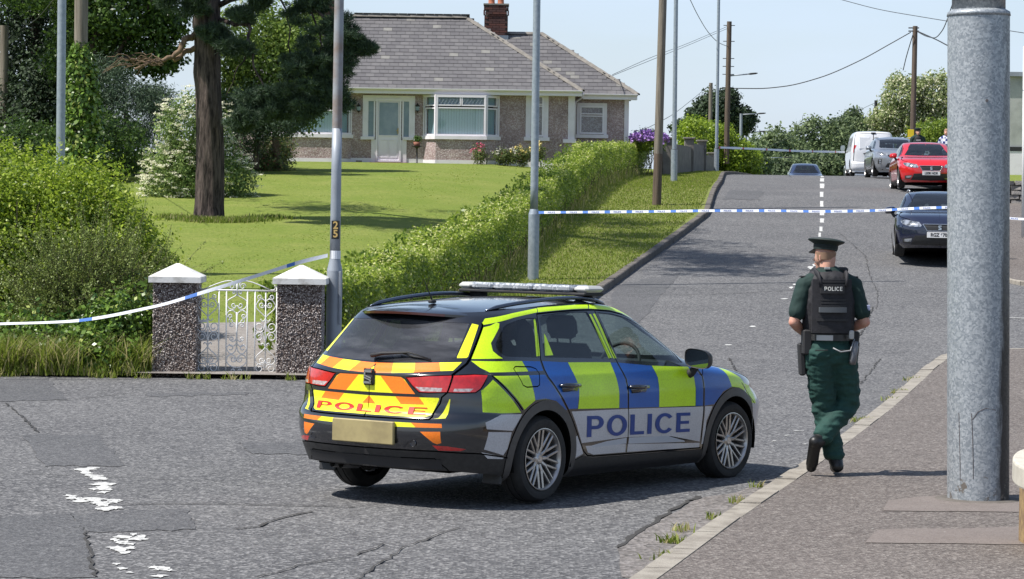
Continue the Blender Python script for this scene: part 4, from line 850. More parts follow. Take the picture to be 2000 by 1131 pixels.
# ------------------------------------------------------------------ the parked cars up the hill
def paint(name, c, metal=.0, rough=.18): return mat(name, c, rough, metal=metal, coat=1., spec=.5)
def hatch(name, pm, label, pose, plate, pcol, rails, group='parked cars'):
    root = empty(name); root.matrix_world = pose; tag(root, label, 'car', group)
    keepn = {'tailgate', 'rear_bumper', 'diffuser', 'rear_window', 'rear_door', 'front_door', 'side_window#q', 'side_window#r', 'side_window#f', 'tail_light', 'sill', 'front_bumper', 'intake', 'grille', 'headlight', 'windscreen', 'bonnet'}
    ps = [(a, b, 'body' if a == 'front_bumper' else c) for a, b, c in parts if a in keepn]
    ps += [('fog_light', Fr([(.56, .345), (.72, .335), (.72, .28), (.58, .275)]), 'head'), ('intake#s', Fr([(.53, .36), (.76, .35), (.75, .26), (.60, .25)]), 'plast')][::-1]
    m2 = dict(mats); m2['body'] = pm; m2['glassd'] = M_GLASSD
    body_mesh(BL, root, ps, [], [gaps[i] for i in (1, 2)] + [gaps[10]], holes, m2, dict(headlight=.004, side_window=-.003, windscreen=-.002), .085)
    common_car(BL, root, m2); add_wheels(root, (-1.325, 1.318), .79, .318, style='five'); mirrors(root, .60, .875, .925, pm)
    gf = MB()
    gl = [(y, z) for y, z in dens([(-.345, .634), (.345, .634), (.255, .492), (-.255, .492)], .04)] ; gp_ = []
    for y, z in gl + gl[:1]: v = BL.pt(np.array([BL.FF(abs(y), z)]), np.array([z]))[0]; gp_.append((v[0] + .012, y, v[2]))
    gf.tube(gp_, .009, 6, False); gf.build('grille_surround', M_CHROME, root, True); logo(root, 2.182, 0, .562, .085, 1)
    for k in range(4): z = .515 + .028 * k; g2 = MB(); g2.tube([(2.165 - .35 * (y*y), y, z) for y in np.linspace(-.24 - k*.02, .24 + k*.02, 9)], .004, 5); g2.build('grille_bar', M_BLK2, root)
    pbm = MB(); pbm.bbox(2.185, 2.20, -.26, .26, .355, .468, .004); pl_ = pbm.build('number_plate', mat('plate_' + pcol[0], pcol[1], .4), root)
    textmesh('plate_text', plate, .098, Matrix.Translation((2.202, 0, .411)) @ Matrix(((0, 0, 1, 0), (1, 0, 0, 0), (0, 1, 0, 0), (0, 0, 0, 1))), M_BLK2, pl_, bold=.004, sx=.90)
    if rails:
        for s in (-1, 1):
            rl = MB(); xs_ = np.linspace(-1.42, .32, 10); rl.tube([(x, s * (.575 + .035 * math.sin((x + 1.42) / 1.74 * math.pi)), 1.40 + float(BL.arc(x)) + .016 + .030 * math.sin((x + 1.42) / 1.74 * math.pi)**.5) for x in xs_], .016, 6); rl.build('roof_rail', M_SILV, root, True)
    return root
def road_pose(px, d, ang, dy=0., yaw0=None):
    r_ = ray(px, 400); X = r_[0] * d; sl = (float(P(d + 1)) - float(P(d - 1))) / 2; yaw = R(ang)   # heading: X = sin, Y = cos
    fwd = math.cos(yaw); return pose_matrix(X, d, float(P(d)) + dy, yaw, -math.atan(sl * fwd))
hatch('parked_car', paint('navy_black_paint', (.009, .012, .032)), 'black estate car parked nearest, its windscreen crossed by the police tape', road_pose(1830, 58.6, 186.8), 'RGZ 6705', ('white', (.62, .62, .62)), True)
hatch('parked_car', paint('red_paint', (.55, .012, .016)), 'bright red hatchback parked behind the black car', road_pose(1804, 83.5, 183.0), 'LE08 NDR', ('white2', (.62, .62, .62)), False)
# silver crossover
SUV = Body(W=[(.20,.80),(.28,.86),(.45,.895),(.70,.905),(.90,.89),(1.02,.86),(1.05,.84),(1.25,.75),(1.42,.66),(1.48,.60)],
 XF=[(.20,1.98),(.30,2.08),(.45,2.12),(.65,2.13),(.78,2.10),(.88,2.0),(.95,1.80),(1.0,1.50),(1.04,1.15),(1.12,.98),(1.3,.62),(1.42,.32),(1.48,.05)],
 XR=[(.20,-2.05),(.45,-2.18),(.70,-2.2),(.95,-2.17),(1.1,-2.05),(1.3,-1.92),(1.42,-1.83),(1.48,-1.75)],
 aF=[(.2,.9),(.9,1.0),(1.05,.75),(1.48,.45)],nF=[(.2,3.2),(.9,3.8),(1.05,3.),(1.48,2.8)],aR=[(.2,.7),(1.0,.7),(1.48,.5)],nR=[(.2,3.2),(1.48,3.)],
 arc=[(-2.2,-.05),(-1.2,.0),(-.4,.03),(.4,.0),(2.1,0)],zt=1.48,crown=.04,belt=1.02)
def Fs(B, pts): return [(B.FF(y, z), z) for y, z in dens(pts, .04)]
def Rsl(B, pts): return [(B.RR(y, z), z) for y, z in dens(pts, .04, False)]
def Rs(B, pts): return [(B.RR(y, z), z) for y, z in dens(pts, .04)]
root = empty('parked_car'); root.matrix_world = road_pose(1742, 104, 181.5, .0); tag(root, 'silver crossover parked between the red hatchback and the white van', 'car', 'parked cars')
sp_ = [('side_window#f', [(-.15, 1.06), (-.10, 1.40), (.15, 1.38), (.42, 1.28), (.80, 1.06)], 'glass'), ('side_window#r', [(-1.15, 1.10), (-1.0, 1.40), (-.20, 1.41), (-.25, 1.06)], 'glassd'), ('side_window#q', [(-1.7, 1.18), (-1.55, 1.36), (-1.10, 1.40), (-1.24, 1.12)], 'glassd'),
      ('windscreen', Fs(SUV, [(0, 1.065), (.55, 1.08), (.60, 1.12), (.52, 1.42), (0, 1.45)]), 'glassf'), ('rear_window', Rs(SUV, [(0, 1.1), (.6, 1.1), (.5, 1.4), (0, 1.42)]), 'glassr'),
      ('headlight', Fs(SUV, [(.80, .90), (.70, .91), (.50, .84), (.47, .77), (.62, .74), (.78, .80)]), 'head'), ('grille', Fs(SUV, [(0, .81), (.38, .80), (.42, .76), (.36, .69), (0, .69)]), 'plast'),
      ('intake', Fs(SUV, [(0, .50), (.42, .48), (.50, .33), (0, .31)]), 'plast'), ('fog_light', Fs(SUV, [(.62, .62), (.76, .62), (.76, .45), (.64, .45)]), 'plast'), ('tail_light', [(-2.0, .95), (-1.9, 1.02), (-1.7, .98), (-1.95, .85)], 'lred'),
      ('sill', [(-1.0, .33), (1.0, .33), (1.0, .16), (-1.0, .16)], 'plast')]
sh = [circle(-1.35, .34, .39, 40), circle(1.35, .34, .39, 40), [(-1.74, .34), (-.96, .34), (-.96, .1), (-1.74, .1)], [(.96, .34), (1.74, .34), (1.74, .1), (.96, .1)]]
m2 = dict(mats); m2['body'] = paint('silver_paint', (.34, .36, .39), .6, .28)
body_mesh(SUV, root, sp_, [], [bufline([(.88, 1.0), (.90, .40), (-.18, .38), (-.20, 1.03)], .02)], sh, m2, dict(headlight=.004), .1)
common_car(SUV, root, m2, wheel_x=(-1.35, 1.35), arch_r=.39, zc=.34); add_wheels(root, (-1.35, 1.35), .79, .338, .338, .235, 'five'); mirrors(root, .72, .87, 1.02, bpy.data.materials['silver_paint'])
b = MB(); b.tube([(2.10, -.40, .80), (2.14, 0, .815), (2.10, .40, .80)], .012, 6); b.tube([(2.08, -.45, .29), (2.13, 0, .27), (2.08, .45, .29)], .02, 6); b.build('chrome_strip', M_CHROME, root, True)
for s in (-1, 1): b = MB(); b.tube([(x, s*.60, 1.50 + .035 * math.sin((x + 1.5) / 1.9 * math.pi)) for x in np.linspace(-1.5, .4, 9)], .015, 6); b.build('roof_rail', M_SILV, root, True)
for s in (-1, 1): b = MB(); [b.lathe([(0, 0), (.035, 0), (.035, .02)], 12, Matrix.Translation((2.03, s*.69, z_)) @ Matrix.Rotation(R(90), 4, 'Y')) for z_ in (.50, .58)]; b.build('fog_lamp', M_CHROME, root)
# white van, its back to the camera
VAN = Body(W=[(.22,.84),(.30,.90),(.60,.925),(1.0,.925),(1.2,.90),(1.5,.85),(1.72,.80),(1.82,.74),(1.86,.68)],
 XF=[(.22,2.2),(.4,2.3),(.7,2.32),(.9,2.2),(1.05,1.9),(1.15,1.6),(1.4,1.25),(1.7,.8),(1.82,.5),(1.86,.3)],
 XR=[(.22,-2.25),(.34,-2.34),(.55,-2.34),(.62,-2.28),(1.0,-2.27),(1.4,-2.22),(1.7,-2.14),(1.82,-2.08),(1.86,-2.0)],
 aF=[(.2,.9),(1.0,.9),(1.86,.5)],nF=[(.2,3.),(1.86,3.)],aR=[(.2,.35),(1.86,.35)],nR=[(.2,3.),(1.86,3.)],arc=[(-2.4,0),(-1,.01),(0,.01),(1,0),(2.4,0)],zt=1.86,crown=.03,belt=1.1)
root = empty('parked_van'); root.matrix_world = road_pose(1696, 119, 3.0, .0); tag(root, 'white panel van seen from behind, parked beyond the silver crossover', 'van')
vp = [('rear_doors', Rs(VAN, [(0, 1.80), (.70, 1.78), (.74, 1.5), (.78, .62), (0, .60)]), 'body'), ('tail_light', [(VAN.RR(.76, 1.30), 1.30), (-2.17, 1.29), (-2.17, .96), (VAN.RR(.78, .96), .96)], 'lred'), ('rear_bumper', Rs(VAN, [(0, .58), (.9, .58), (.9, .2), (0, .2)]), 'body'),
      ('windscreen', Fs(VAN, [(0, 1.2), (.65, 1.2), (.6, 1.7), (0, 1.72)]), 'glassf'), ('side_window', [(.20, 1.15), (.25, 1.62), (.80, 1.55), (1.35, 1.15)], 'glass'), ('headlight', Fs(VAN, [(.8, .98), (.5, .9), (.5, .75), (.8, .8)]), 'head')]
vh = [circle(-1.35, .34, .38, 30), circle(1.4, .34, .38, 30), [(-1.73, .34), (-.97, .34), (-.97, .1), (-1.73, .1)], [(1.02, .34), (1.78, .34), (1.78, .1), (1.02, .1)]]
m3 = dict(mats); m3['body'] = paint('van_white', (.62, .63, .65), 0, .3)
body_mesh(VAN, root, vp, [('lwht', [(VAN.RR(.74, 1.14), 1.14), (-2.15, 1.14), (-2.15, 1.08), (VAN.RR(.74, 1.08), 1.08)], {'tail_light'})], [bufline(Rsl(VAN, [(.0, 1.80), (.70, 1.78), (.74, 1.5), (.78, .62), (.0, .60)]), .018), bufline(Rsl(VAN, [(.005, 1.78), (.005, .62)]), .02)], vh, m3, dict(tail_light=.006), .12)
common_car(VAN, root, m3, False, wheel_x=(-1.35, 1.4), arch_r=.38, zc=.34); add_wheels(root, (-1.35, 1.4), .80, .335, .335, .21, 'five'); mirrors(root, 1.3, .95, 1.12, M_BLK2, .2, .26)
b = MB(); b.bbox(-2.305, -2.285, -.26, .26, .80, .91, .004); pv = b.build('number_plate', mat('plate_yellow', (.75, .48, .01), .4), root)
textmesh('plate_text', 'YNZ 5066', .098, Matrix.Translation((-2.307, 0, .855)) @ Matrix(((0, 0, -1, 0), (-1, 0, 0, 0), (0, 1, 0, 0), (0, 0, 0, 1))), M_BLK2, pv, bold=.004, sx=.85)
b = MB(); b.bbox(-2.30, -2.27, -.42, .42, .925, .965, .005); b.bbox(-2.14, -2.09, -.10, .10, 1.78, 1.84, .01); b.build('door_trim', M_BLK2, root)
b = MB(); b.box(-2.29, -2.27, -.58, -.08, 1.10, 1.70); b.box(-2.29, -2.27, .08, .58, 1.10, 1.70)
b = MB(); [b.bbox(-2.26 + .0, -2.20, min(s*.12, s*.60), max(s*.12, s*.60), 1.12, 1.66, .03, Matrix.Translation((-2.25, 0, 1.1)) @ Matrix.Rotation(R(9), 4, 'Y') @ Matrix.Translation((2.25, 0, -1.1))) for s in (-1, 1)]; b.build('pressed_panel', bpy.data.materials['van_white'], root)
# a dark car just over the crest, and a silver one beyond the van
root = empty('distant_car'); root.matrix_world = road_pose(1571, 147, 183.5, 0.); tag(root, 'dark blue car half hidden beyond the crest of the road', 'car')
m4 = dict(mats); m4['body'] = paint('dark_blue_paint', (.012, .02, .06))
body_mesh(BL, root, [p_ for p_ in parts if p_[0] in ('windscreen', 'side_window#f', 'side_window#r', 'side_window#q', 'rear_window')], [], [], holes, m4, {}, .14); common_car(BL, root, m4); add_wheels(root, (-1.325, 1.318), .79, .318, style='five')
root = empty('distant_car'); root.matrix_world = road_pose(1686, 135, 184, -.1); tag(root, 'pale silver car mostly hidden to the left of the white van', 'car')
m5 = dict(mats); m5['body'] = bpy.data.materials['silver_paint']
body_mesh(BL, root, [p_ for p_ in parts if p_[0] in ('windscreen', 'side_window#f', 'side_window#r', 'side_window#q', 'rear_window', 'headlight')], [], [], holes, m5, {}, .14); common_car(BL, root, m5); add_wheels(root, (-1.325, 1.318), .79, .318, style='five')
# ================================================================== walls, gate, poles, tape, wires
def pebbles(name, base, c1, c2, scale, depth=.03):
    m = mat(name, base, .9, spec=.25); b = m.node_tree.nodes['Principled BSDF']; t = N(m, 'ShaderNodeTexCoord'); v = N(m, 'ShaderNodeTexVoronoi', Scale=scale); LK(m, t.outputs['Object'], v.inputs['Vector'])
    s = N(m, 'ShaderNodeSeparateColor'); LK(m, v.outputs['Color'], s.inputs[0]); r = N(m, 'ShaderNodeValToRGB'); e = r.color_ramp.elements
    e[0].position = .1; e[0].color = (*base, 1); e[1].position = .95; e[1].color = (*c2, 1); k = e.new(.6); k.color = (*c1, 1); LK(m, s.outputs[0], r.inputs[0])
    n = N(m, 'ShaderNodeTexNoise', Scale=1.3, Detail=5.); LK(m, t.outputs['Object'], n.inputs['Vector']); q = N(m, 'ShaderNodeMapRange'); q.inputs[1].default_value = .3; q.inputs[2].default_value = .7; q.inputs[3].default_value = .75; q.inputs[4].default_value = 1.15; LK(m, n.outputs['Fac'], q.inputs[0])
    h = N(m, 'ShaderNodeHueSaturation'); LK(m, r.outputs[0], h.inputs['Color']); LK(m, q.outputs[0], h.inputs['Value']); LK(m, h.outputs[0], b.inputs['Base Color'])
    bp = N(m, 'ShaderNodeBump', Strength=1., Distance=depth, invert=True); LK(m, v.outputs['Distance'], bp.inputs['Height']); LK(m, bp.outputs[0], b.inputs['Normal']); return m
M_PEB = pebbles('pebble_dash_dark', (.085, .060, .052), (.19, .14, .12), (.50, .44, .40), 62)
M_HWALL = pebbles('pebble_dash_house', (.31, .225, .22), (.40, .31, .31), (.54, .46, .46), 34, .015)
M_WHITE = mat('white_painted_render', (.75, .71, .75), .7, noise=(2.2, (.60, .57, .60), .5, .8), bump=(30, .15, .01))
M_CAP = mat('white_cap_paint', (.70, .69, .66), .75, noise=(6, (.34, .32, .28), .50, .74), bump=(40, .3, .006))
M_IRON = mat('white_gate_paint', (.74, .74, .73), .5, noise=(20, (.52, .50, .46), .6, .8))
def pillar(px0, px1, dcap, label):
    a, b = at(px0, 735, 33.15), at(px1, 735, 33.15); w = b.x - a.x; root = empty('gate_pillar', ((a.x + b.x)/2, 33.15 + w/2, .03)); tag(root, label, 'gate pillar', 'gate pillars')
    m = MB(); m.bbox(-w/2, w/2, -w/2, w/2, 0, 1.135, .012); o = m.build('pebbledash_shaft', M_PEB, root)
    # proud pebbles, too small to pick apart
    n = 5200; ico = bmesh.new(); bmesh.ops.create_icosphere(ico, subdivisions=1, radius=1); IV = np.array([v.co[:] for v in ico.verts]); IF = np.array([[v.index for v in f.verts] for f in ico.faces]); ico.free()
    face = rng.integers(0, 3, n); u = rng.uniform(-w/2, w/2, n); z = rng.uniform(0, 1.13, n)
    c = np.where((face == 0)[:, None], np.stack([u, -w/2 + 0*u, z], 1), np.where((face == 1)[:, None], np.stack([w/2 + 0*u, u, z], 1), np.stack([-w/2 + 0*u, u, z], 1)))
    r = rng.uniform(.005, .011, n); IV2 = IV[None] * r[:, None, None] * rng.uniform(.7, 1.3, (n, 1, 3)) + c[:, None]; V = IV2.reshape(-1, 3); FF_ = (IF[None] + (np.arange(n) * len(IV))[:, None, None]).reshape(-1, 3)
    t = np.repeat(np.where(rng.random(n) < .36, rng.uniform(.45, 1., n), rng.uniform(0, .35, n)), len(IF))
    p = mk('pebbles', V, FF_, M_PEBS, root, False, None, None, t); p['kind'] = 'stuff'
    c = MB(); q = w/2 + .055; q2 = q - .006
    V = [(-q, -q, 1.135), (q, -q, 1.135), (q, q, 1.135), (-q, q, 1.135), (-q, -q, 1.205), (q, -q, 1.205), (q, q, 1.205), (-q, q, 1.205), (-q2*.97, -q2*.97, 1.215), (q2*.97, -q2*.97, 1.215), (q2*.97, q2*.97, 1.215), (-q2*.97, q2*.97, 1.215), (-.02, -.02, 1.36), (.02, -.02, 1.36), (.02, .02, 1.36), (-.02, .02, 1.36)]
    c.add(V, [(3, 2, 1, 0), (12, 13, 14, 15)] + [(4*k+i, 4*k+(i+1) % 4, 4*k+4+(i+1) % 4, 4*k+4+i) for k in range(3) for i in range(4)]); c.build('cap_stone', M_CAP, root)
    return root
M_PEBS = bpy.data.materials.new('loose_pebbles'); M_PEBS.use_nodes = True
_n = M_PEBS.node_tree; _b = _n.nodes['Principled BSDF']; _a = _n.nodes.new('ShaderNodeAttribute'); _a.attribute_name = 'tone'; _r = _n.nodes.new('ShaderNodeValToRGB'); _r.color_ramp.elements[0].color = (.085, .056, .048, 1); _r.color_ramp.elements[1].color = (.62, .56, .52, 1)
_n.links.new(_a.outputs['Fac'], _r.inputs[0]); _n.links.new(_r.outputs[0], _b.inputs['Base Color']); _b.inputs['Roughness'].default_value = .5
PL_ = pillar(298, 382, 0, 'brown pebbledash gate pillar at the left of the white gate, ivy at its side'); PR_ = pillar(540, 626, 0, 'brown pebbledash gate pillar between the white gate and the lamp post')
# gate of scrolls, about a metre square
g0, g1 = at(383, 731, 33.35), at(540, 731, 33.35); gw = g1.x - g0.x; GT = empty('garden_gate', (g0.x, 33.35, .075)); tag(GT, 'white wrought iron garden gate full of scrolls between two pebbledash pillars', 'gate')
gs = lambda x, y: (x / 1048 * 190 / 157 - 75 / 1048 * 190 / 157) * gw  # helper for widths
X_ = lambda x: (x - 75) / (935 - 75) * gw; Z_ = lambda z: (1030 - z) / 855 * 1.0
m = MB(); GR = .0085
m.tube([(X_(80), 0, Z_(1030)), (X_(80), 0, Z_(170))], .012, 8); m.tube([(X_(935), 0, Z_(1040)), (X_(935), 0, Z_(120))], .014, 8); m.tube([(X_(75), 0, Z_(1030)), (X_(935), 0, Z_(1035))], .011, 8); m.tube([(X_(75), 0, Z_(172)), (X_(940), 0, Z_(176))], .011, 8); m.build('gate_frame', M_IRON, GT, True)
for x in (313, 392, 616, 698): b = MB(); b.tube([(X_(x), 0, Z_(172)), (X_(x), 0, Z_(1030))], .009, 6); b.build('gate_bar', M_IRON, GT, True)
for x, a, c in ((195, 190, 1030), (812, 190, 1030), (505, 80, 230), (505, 400, 760)): b = MB(); b.tube([(X_(x), 0, Z_(a)), (X_(x), 0, Z_(c))], .011 if x == 505 else .008, 6); b.build('gate_bar', M_IRON, GT, True)
def spiral(cx, cz, r, a0, turns, sgn, n=26):     # from the outside inwards
    return [(X_(cx + sgn * r * (1 - .72 * i / n) * math.cos(R(a0) + turns * 2*math.pi * i / n)), 0, Z_(cz - r * (1 - .72 * i / n) * math.sin(R(a0) + turns * 2*math.pi * i / n))) for i in range(n + 1)]
def scroll(pts): b = MB(); b.tube(pts, .0068, 5); b.build('scroll', M_IRON, GT, True)
def bez(*p, n=10):
    p = [Vector((X_(a), 0, Z_(c))) for a, c in p]; out = []
    for i in range(n + 1):
        t = i / n; q = p
        while len(q) > 1: q = [q[k].lerp(q[k+1], t) for k in range(len(q) - 1)]
        out.append(tuple(q[0]))
    return out
for cx in (195, 812):
    for s in (-1, 1):
        scroll(bez((cx, 295), (cx + s*15, 255), (cx + s*70, 235), (cx + s*105, 330)) + bez((cx + s*105, 330), (cx + s*105, 370), (cx + s*40, 400), (cx, 450)))
        scroll(spiral(cx + s*42, 322, 32, 180, 1.3, s)); scroll(spiral(cx + s*62, 240, 30, 200, 1.25, s)); scroll(bez((cx, 450), (cx + s*10, 500), (cx + s*45, 500), (cx + s*50, 465)))
        scroll(bez((cx, 450), (cx, 560), (cx + s*30, 605), (cx + s*60, 605)) + spiral(cx + s*64, 552, 54, -90, 1.2, s))
        scroll(bez((cx, 760), (cx, 640), (cx + s*30, 605), (cx + s*60, 603)) + spiral(cx + s*64, 650, 48, 90, -1.2, s))
        scroll(bez((cx, 760), (cx + s*8, 715), (cx + s*45, 700), (cx + s*40, 735))); scroll(bez((cx, 755), (cx + s*40, 820), (cx + s*110, 830), (cx + s*106, 890)) + bez((cx + s*106, 890), (cx + s*100, 945), (cx + s*5, 960), (cx, 895)) + spiral(cx + s*36, 890, 32, 180, 1.2, s))
        scroll(spiral(cx + s*60, 975, 52, 180, -1.4, s))
cx = 505
for s in (-1, 1):
    scroll(bez((cx, 190), (cx, 250), (cx + s*60, 235), (cx + s*108, 290)) + bez((cx + s*108, 290), (cx + s*115, 380), (cx + s*20, 400), (cx + s*8, 330)) + spiral(cx + s*36, 328, 30, 180, 1.1, s))
    scroll(bez((cx, 470), (cx, 390), (cx + s*40, 380), (cx + s*70, 382)) + bez((cx + s*70, 382), (cx + s*125, 400), (cx + s*110, 470), (cx + s*60, 462))); scroll(spiral(cx + s*68, 442, 26, -60, 1.1, s)); scroll(spiral(cx + s*60, 490, 28, 90, -1.1, s)); scroll(bez((cx, 600), (cx, 500), (cx + s*60, 480), (cx + s*75, 530)) + spiral(cx + s*56, 532, 20, 0, -.9, s))
    scroll(bez((cx, 640), (cx, 720), (cx + s*70, 710), (cx + s*75, 670)) + spiral(cx + s*52, 675, 22, 0, .9, s)); scroll(bez((cx, 690), (cx, 770), (cx + s*80, 760), (cx + s*80, 725))); scroll(bez((cx, 740), (cx + s*5, 820), (cx + s*50, 845), (cx + s*85, 815)) + spiral(cx + s*66, 770, 44, -60, 1.1, s))
    scroll(bez((cx, 900), (cx + s*10, 840), (cx + s*60, 825), (cx + s*90, 850)) + bez((cx + s*90, 850), (cx + s*130, 900), (cx + s*100, 960), (cx, 970))); scroll(spiral(cx + s*34, 886, 30, 180, 1.2, s)); scroll(spiral(cx + s*40, 1005, 24, 180, -1.1, s))
    scroll(spiral(cx + s*60, 135, 34, 0, 1.2, s)); scroll(spiral(cx + s*34, 200, 18, 180, -1.1, s))
scroll(bez((cx + 20, 150), (cx + 20, 40), (620, 60), (860, 165)) + bez((860, 165), (900, 175), (930, 150), (905, 118))); scroll(bez((cx - 20, 150), (cx - 20, 40), (395, 60), (150, 165)) + bez((150, 165), (110, 175), (85, 150), (108, 118)))
b = MB(); b.bbox(X_(80), X_(190), -.01, .012, Z_(508), Z_(480), .003); b.bbox(X_(80), X_(100), -.012, .012, Z_(500), Z_(440), .003); b.build('latch', M_IRON, GT)
b = MB(); b.bbox(-.02, gw + .02, -.05, .10, -.08, -.03, .01); b.build('threshold', M_KERBD, GT)

M_GALV = mat('galvanised_steel', (.33, .37, .41), .45, metal=.35, noise=(14, (.24, .28, .32), .38, .68)); M_GALV2 = mat('painted_grey_steel', (.30, .33, .37), .5, metal=.2, noise=(3, (.24, .26, .29), .4, .7))
M_RUST = mat('rusty_steel', (.28, .30, .32), .6, noise=(1.6, (.20, .135, .095), .42, .62)); M_WOOD = mat('creosoted_pole', (.13, .095, .07), .85, noise=(7, (.07, .05, .038), .4, .65), bump=(25, .5, .02)); M_WOODG = mat('weathered_pole', (.22, .19, .155), .85, noise=(9, (.12, .10, .08), .4, .65), bump=(25, .5, .02))
M_PWHITE = mat('white_paint', (.72, .72, .72), .45)
for w_ in (M_WOOD, M_WOODG):                      # grain runs up the pole
    t = N(w_, 'ShaderNodeTexCoord'); mp_ = N(w_, 'ShaderNodeMapping'); mp_.inputs['Scale'].default_value = (2.5, 2.5, .12); LK(w_, t.outputs['Object'], mp_.inputs[0])
    for x in w_.node_tree.nodes:
        if x.type == 'TEX_NOISE': LK(w_, mp_.outputs[0], x.inputs['Vector'])
def post(name, pb, pt_, d, segs, label, cat, group=None, over=0., n=20):
    """segs: (part name, y from, y to, radius from, radius to, material) in photo rows; d = distance of the foot"""
    B0 = at(pb[0], pb[1], d); T0 = at(pt_[0], pt_[1], d); dirn = (T0 - B0).normalized(); root = empty(name, B0); tag(root, label, cat, group); L_ = (T0 - B0).length
    for nme, y0, y1, r0, r1, mm in segs:
        f0 = (pb[1] - y0) / (pb[1] - pt_[1]); f1 = (pb[1] - y1) / (pb[1] - pt_[1]); k = max(2, int(abs(f1 - f0) * L_ / .4)); m = MB()
        m.tube([dirn * L_ * (f0 + (f1 - f0) * i / k) for i in range(k + 1)], [r0 + (r1 - r0) * i / k for i in range(k + 1)], n); m.build(nme, mm, root, True); smooth_by_angle(root.children[-1], 40)
    return root, dirn, L_
ra = post('lamp_post', (651, 692), (663.5, -60), 33.75, [('base_section', 700, 528, .096, .095, M_GALV2), ('shoulder', 528, 505, .095, .064, M_GALV2), ('shaft', 505, 250, .064, .060, M_GALV2), ('upper_shaft', 250, -500, .060, .052, M_RUST)], 'grey lamp post with a black 25 number plate beside the right gate pillar', 'lamp post', 'lamp posts')
RT = ra[0]; face = at(655, 449, 33.68) - RT.location
b = MB(); b.bbox(-.048, .048, -.010, .0, -.112, .112, .002, Matrix.Translation(face + Vector((.002, .004, 0)))); nb = b.build('number_plate', mat('number_plate_black', (.015, .015, .014), .4), RT)
M_GOLD = mat('gold_digit', (.62, .42, .14), .4)
for ch, dz in (('2', .052), ('5', -.050)): textmesh('digit', ch, .125, Matrix.Translation(face + Vector((.002, -.0105, dz))) @ Matrix.Rotation(R(90), 4, 'X'), M_GOLD, nb, bold=.003)
dd = at(667, 575, 33.75) - RT.location; b = MB(); b.bbox(.062, .092, -.098, -.082, dd.z - .36, dd.z + .28, .004); b.build('door_panel', M_GALV2, RT)
post('lamp_post', (1041, 561), (1049.5, -60), 50.7, [('base_section', 566, 418, .102, .100, M_GALV), ('shoulder', 418, 408, .100, .072, M_GALV), ('shaft', 408, -700, .072, .055, M_GALV)], 'grey lamp post on the grass verge beside the police car roof, tape tied to it', 'lamp post', 'lamp posts')
post('telegraph_pole', (1282, 418), (1295.5, -30), 72.2, [('pole', 424, 300, .118, .112, M_WOOD), ('upper_pole', 300, -260, .112, .095, M_WOODG)], 'brown wooden telegraph pole standing in the verge nearest the road', 'telegraph pole', 'telegraph poles')
post('lamp_post', (1316, 371), (1321, -60), 85.2, [('base_section', 376, 292, .10, .10, M_GALV), ('shaft', 291, -600, .07, .055, M_GALV)], 'slim grey lamp post by the end of the hedge, second up the verge', 'lamp post', 'lamp posts')
post('lamp_post', (1399, 335), (1404.5, -60), 108., [('base_section', 342, 290, .095, .095, M_GALV), ('shaft', 289, -500, .062, .05, M_GALV)], 'slim grey lamp post at the crest with red and white tape tied to it', 'lamp post', 'lamp posts')
def arm(root, p0, p1, d, m=M_GALV2, head=True):
    a, b_ = at(*p0, d) - root.location, at(*p1, d) - root.location; k = MB(); q = a.lerp(b_, .62); k.tube([a, q], .03, 8); k.build('lamp_arm', m, root, True)
    if head: k = MB(); k.tube([q, q.lerp(b_, .3), q.lerp(b_, .8), b_], [.03, .09, .08, .03], 8, True, .5); k.build('lantern', M_BLK2, root, True)
r_, dn, L_ = post('telegraph_pole', (1419, 300), (1424.5, 42), 126., [('pole', 320, 42, .125, .11, M_WOOD)], 'tall wooden pole carrying a street lamp arm above the green bush', 'telegraph pole', 'telegraph poles'); arm(r_, (1427, 148), (1480, 143), 126.)
b = MB(); [b.tube([dn * L_ * f + Vector((-.26, 0, 0)), dn * L_ * f + Vector((.26, 0, 0))], .018, 5) for f in (.97, .85, .72, .66, .60, .50, .42)]; b.build('step_irons', M_BLK2, r_)
post('telegraph_pole', (1386, 300), (1388.5, 162), 150., [('pole', 305, 162, .11, .10, M_WOODG)], 'short grey wooden pole furthest back above the green bush', 'telegraph pole', 'telegraph poles')
r_, dn, L_ = post('lamp_post', (1446, 320), (1447.5, 222), 160., [('shaft', 330, 222, .08, .08, M_GALV2)], 'far lamp post with its arm over the bush right of the wooden pole', 'lamp post', 'lamp posts'); arm(r_, (1448, 224), (1496, 221), 160.)
r_, dn, L_ = post('lamp_post', (1456, 320), (1457, 258), 190., [('shaft', 330, 258, .09, .09, M_GALV2)], 'distant lamp post with a low arm just above the bush tip', 'lamp post', 'lamp posts'); arm(r_, (1457, 259), (1496, 256), 190.)
r_, dn, L_ = post('lamp_post', (1493, 345), (1494, 307), 215., [('shaft', 350, 307, .09, .09, M_GALV)], 'small pale lamp post down beyond the crest against the trees', 'lamp post', 'lamp posts'); arm(r_, (1494, 309), (1550, 307), 215., M_GALV)
r_, dn, L_ = post('telegraph_pole', (1782, 300), (1787.5, 51), 125., [('pole', 330, 51, .135, .11, M_WOOD)], 'wooden telegraph pole behind the red car, cables fanning from its top', 'telegraph pole', 'telegraph poles')
b = MB(); [b.tube([dn * L_ * f + Vector((-.30, 0, 0)), dn * L_ * f + Vector((.16, -.1, 0))], .03, 5) for f in (.985, .96)]; b.build('cable_bracket', M_BLK2, r_)
post('telegraph_pole', (1709, 260), (1711, 196), 210., [('pole', 270, 196, .13, .12, M_BLK2)], 'dark pole top showing beside the pale leaved tree', 'telegraph pole', 'telegraph poles')
post('lamp_post', (118, 330), (121.5, -60), 46., [('shaft', 420, -400, .075, .068, M_GALV)], 'pale grey lamp post rising from the big green bush', 'lamp post', 'lamp posts')
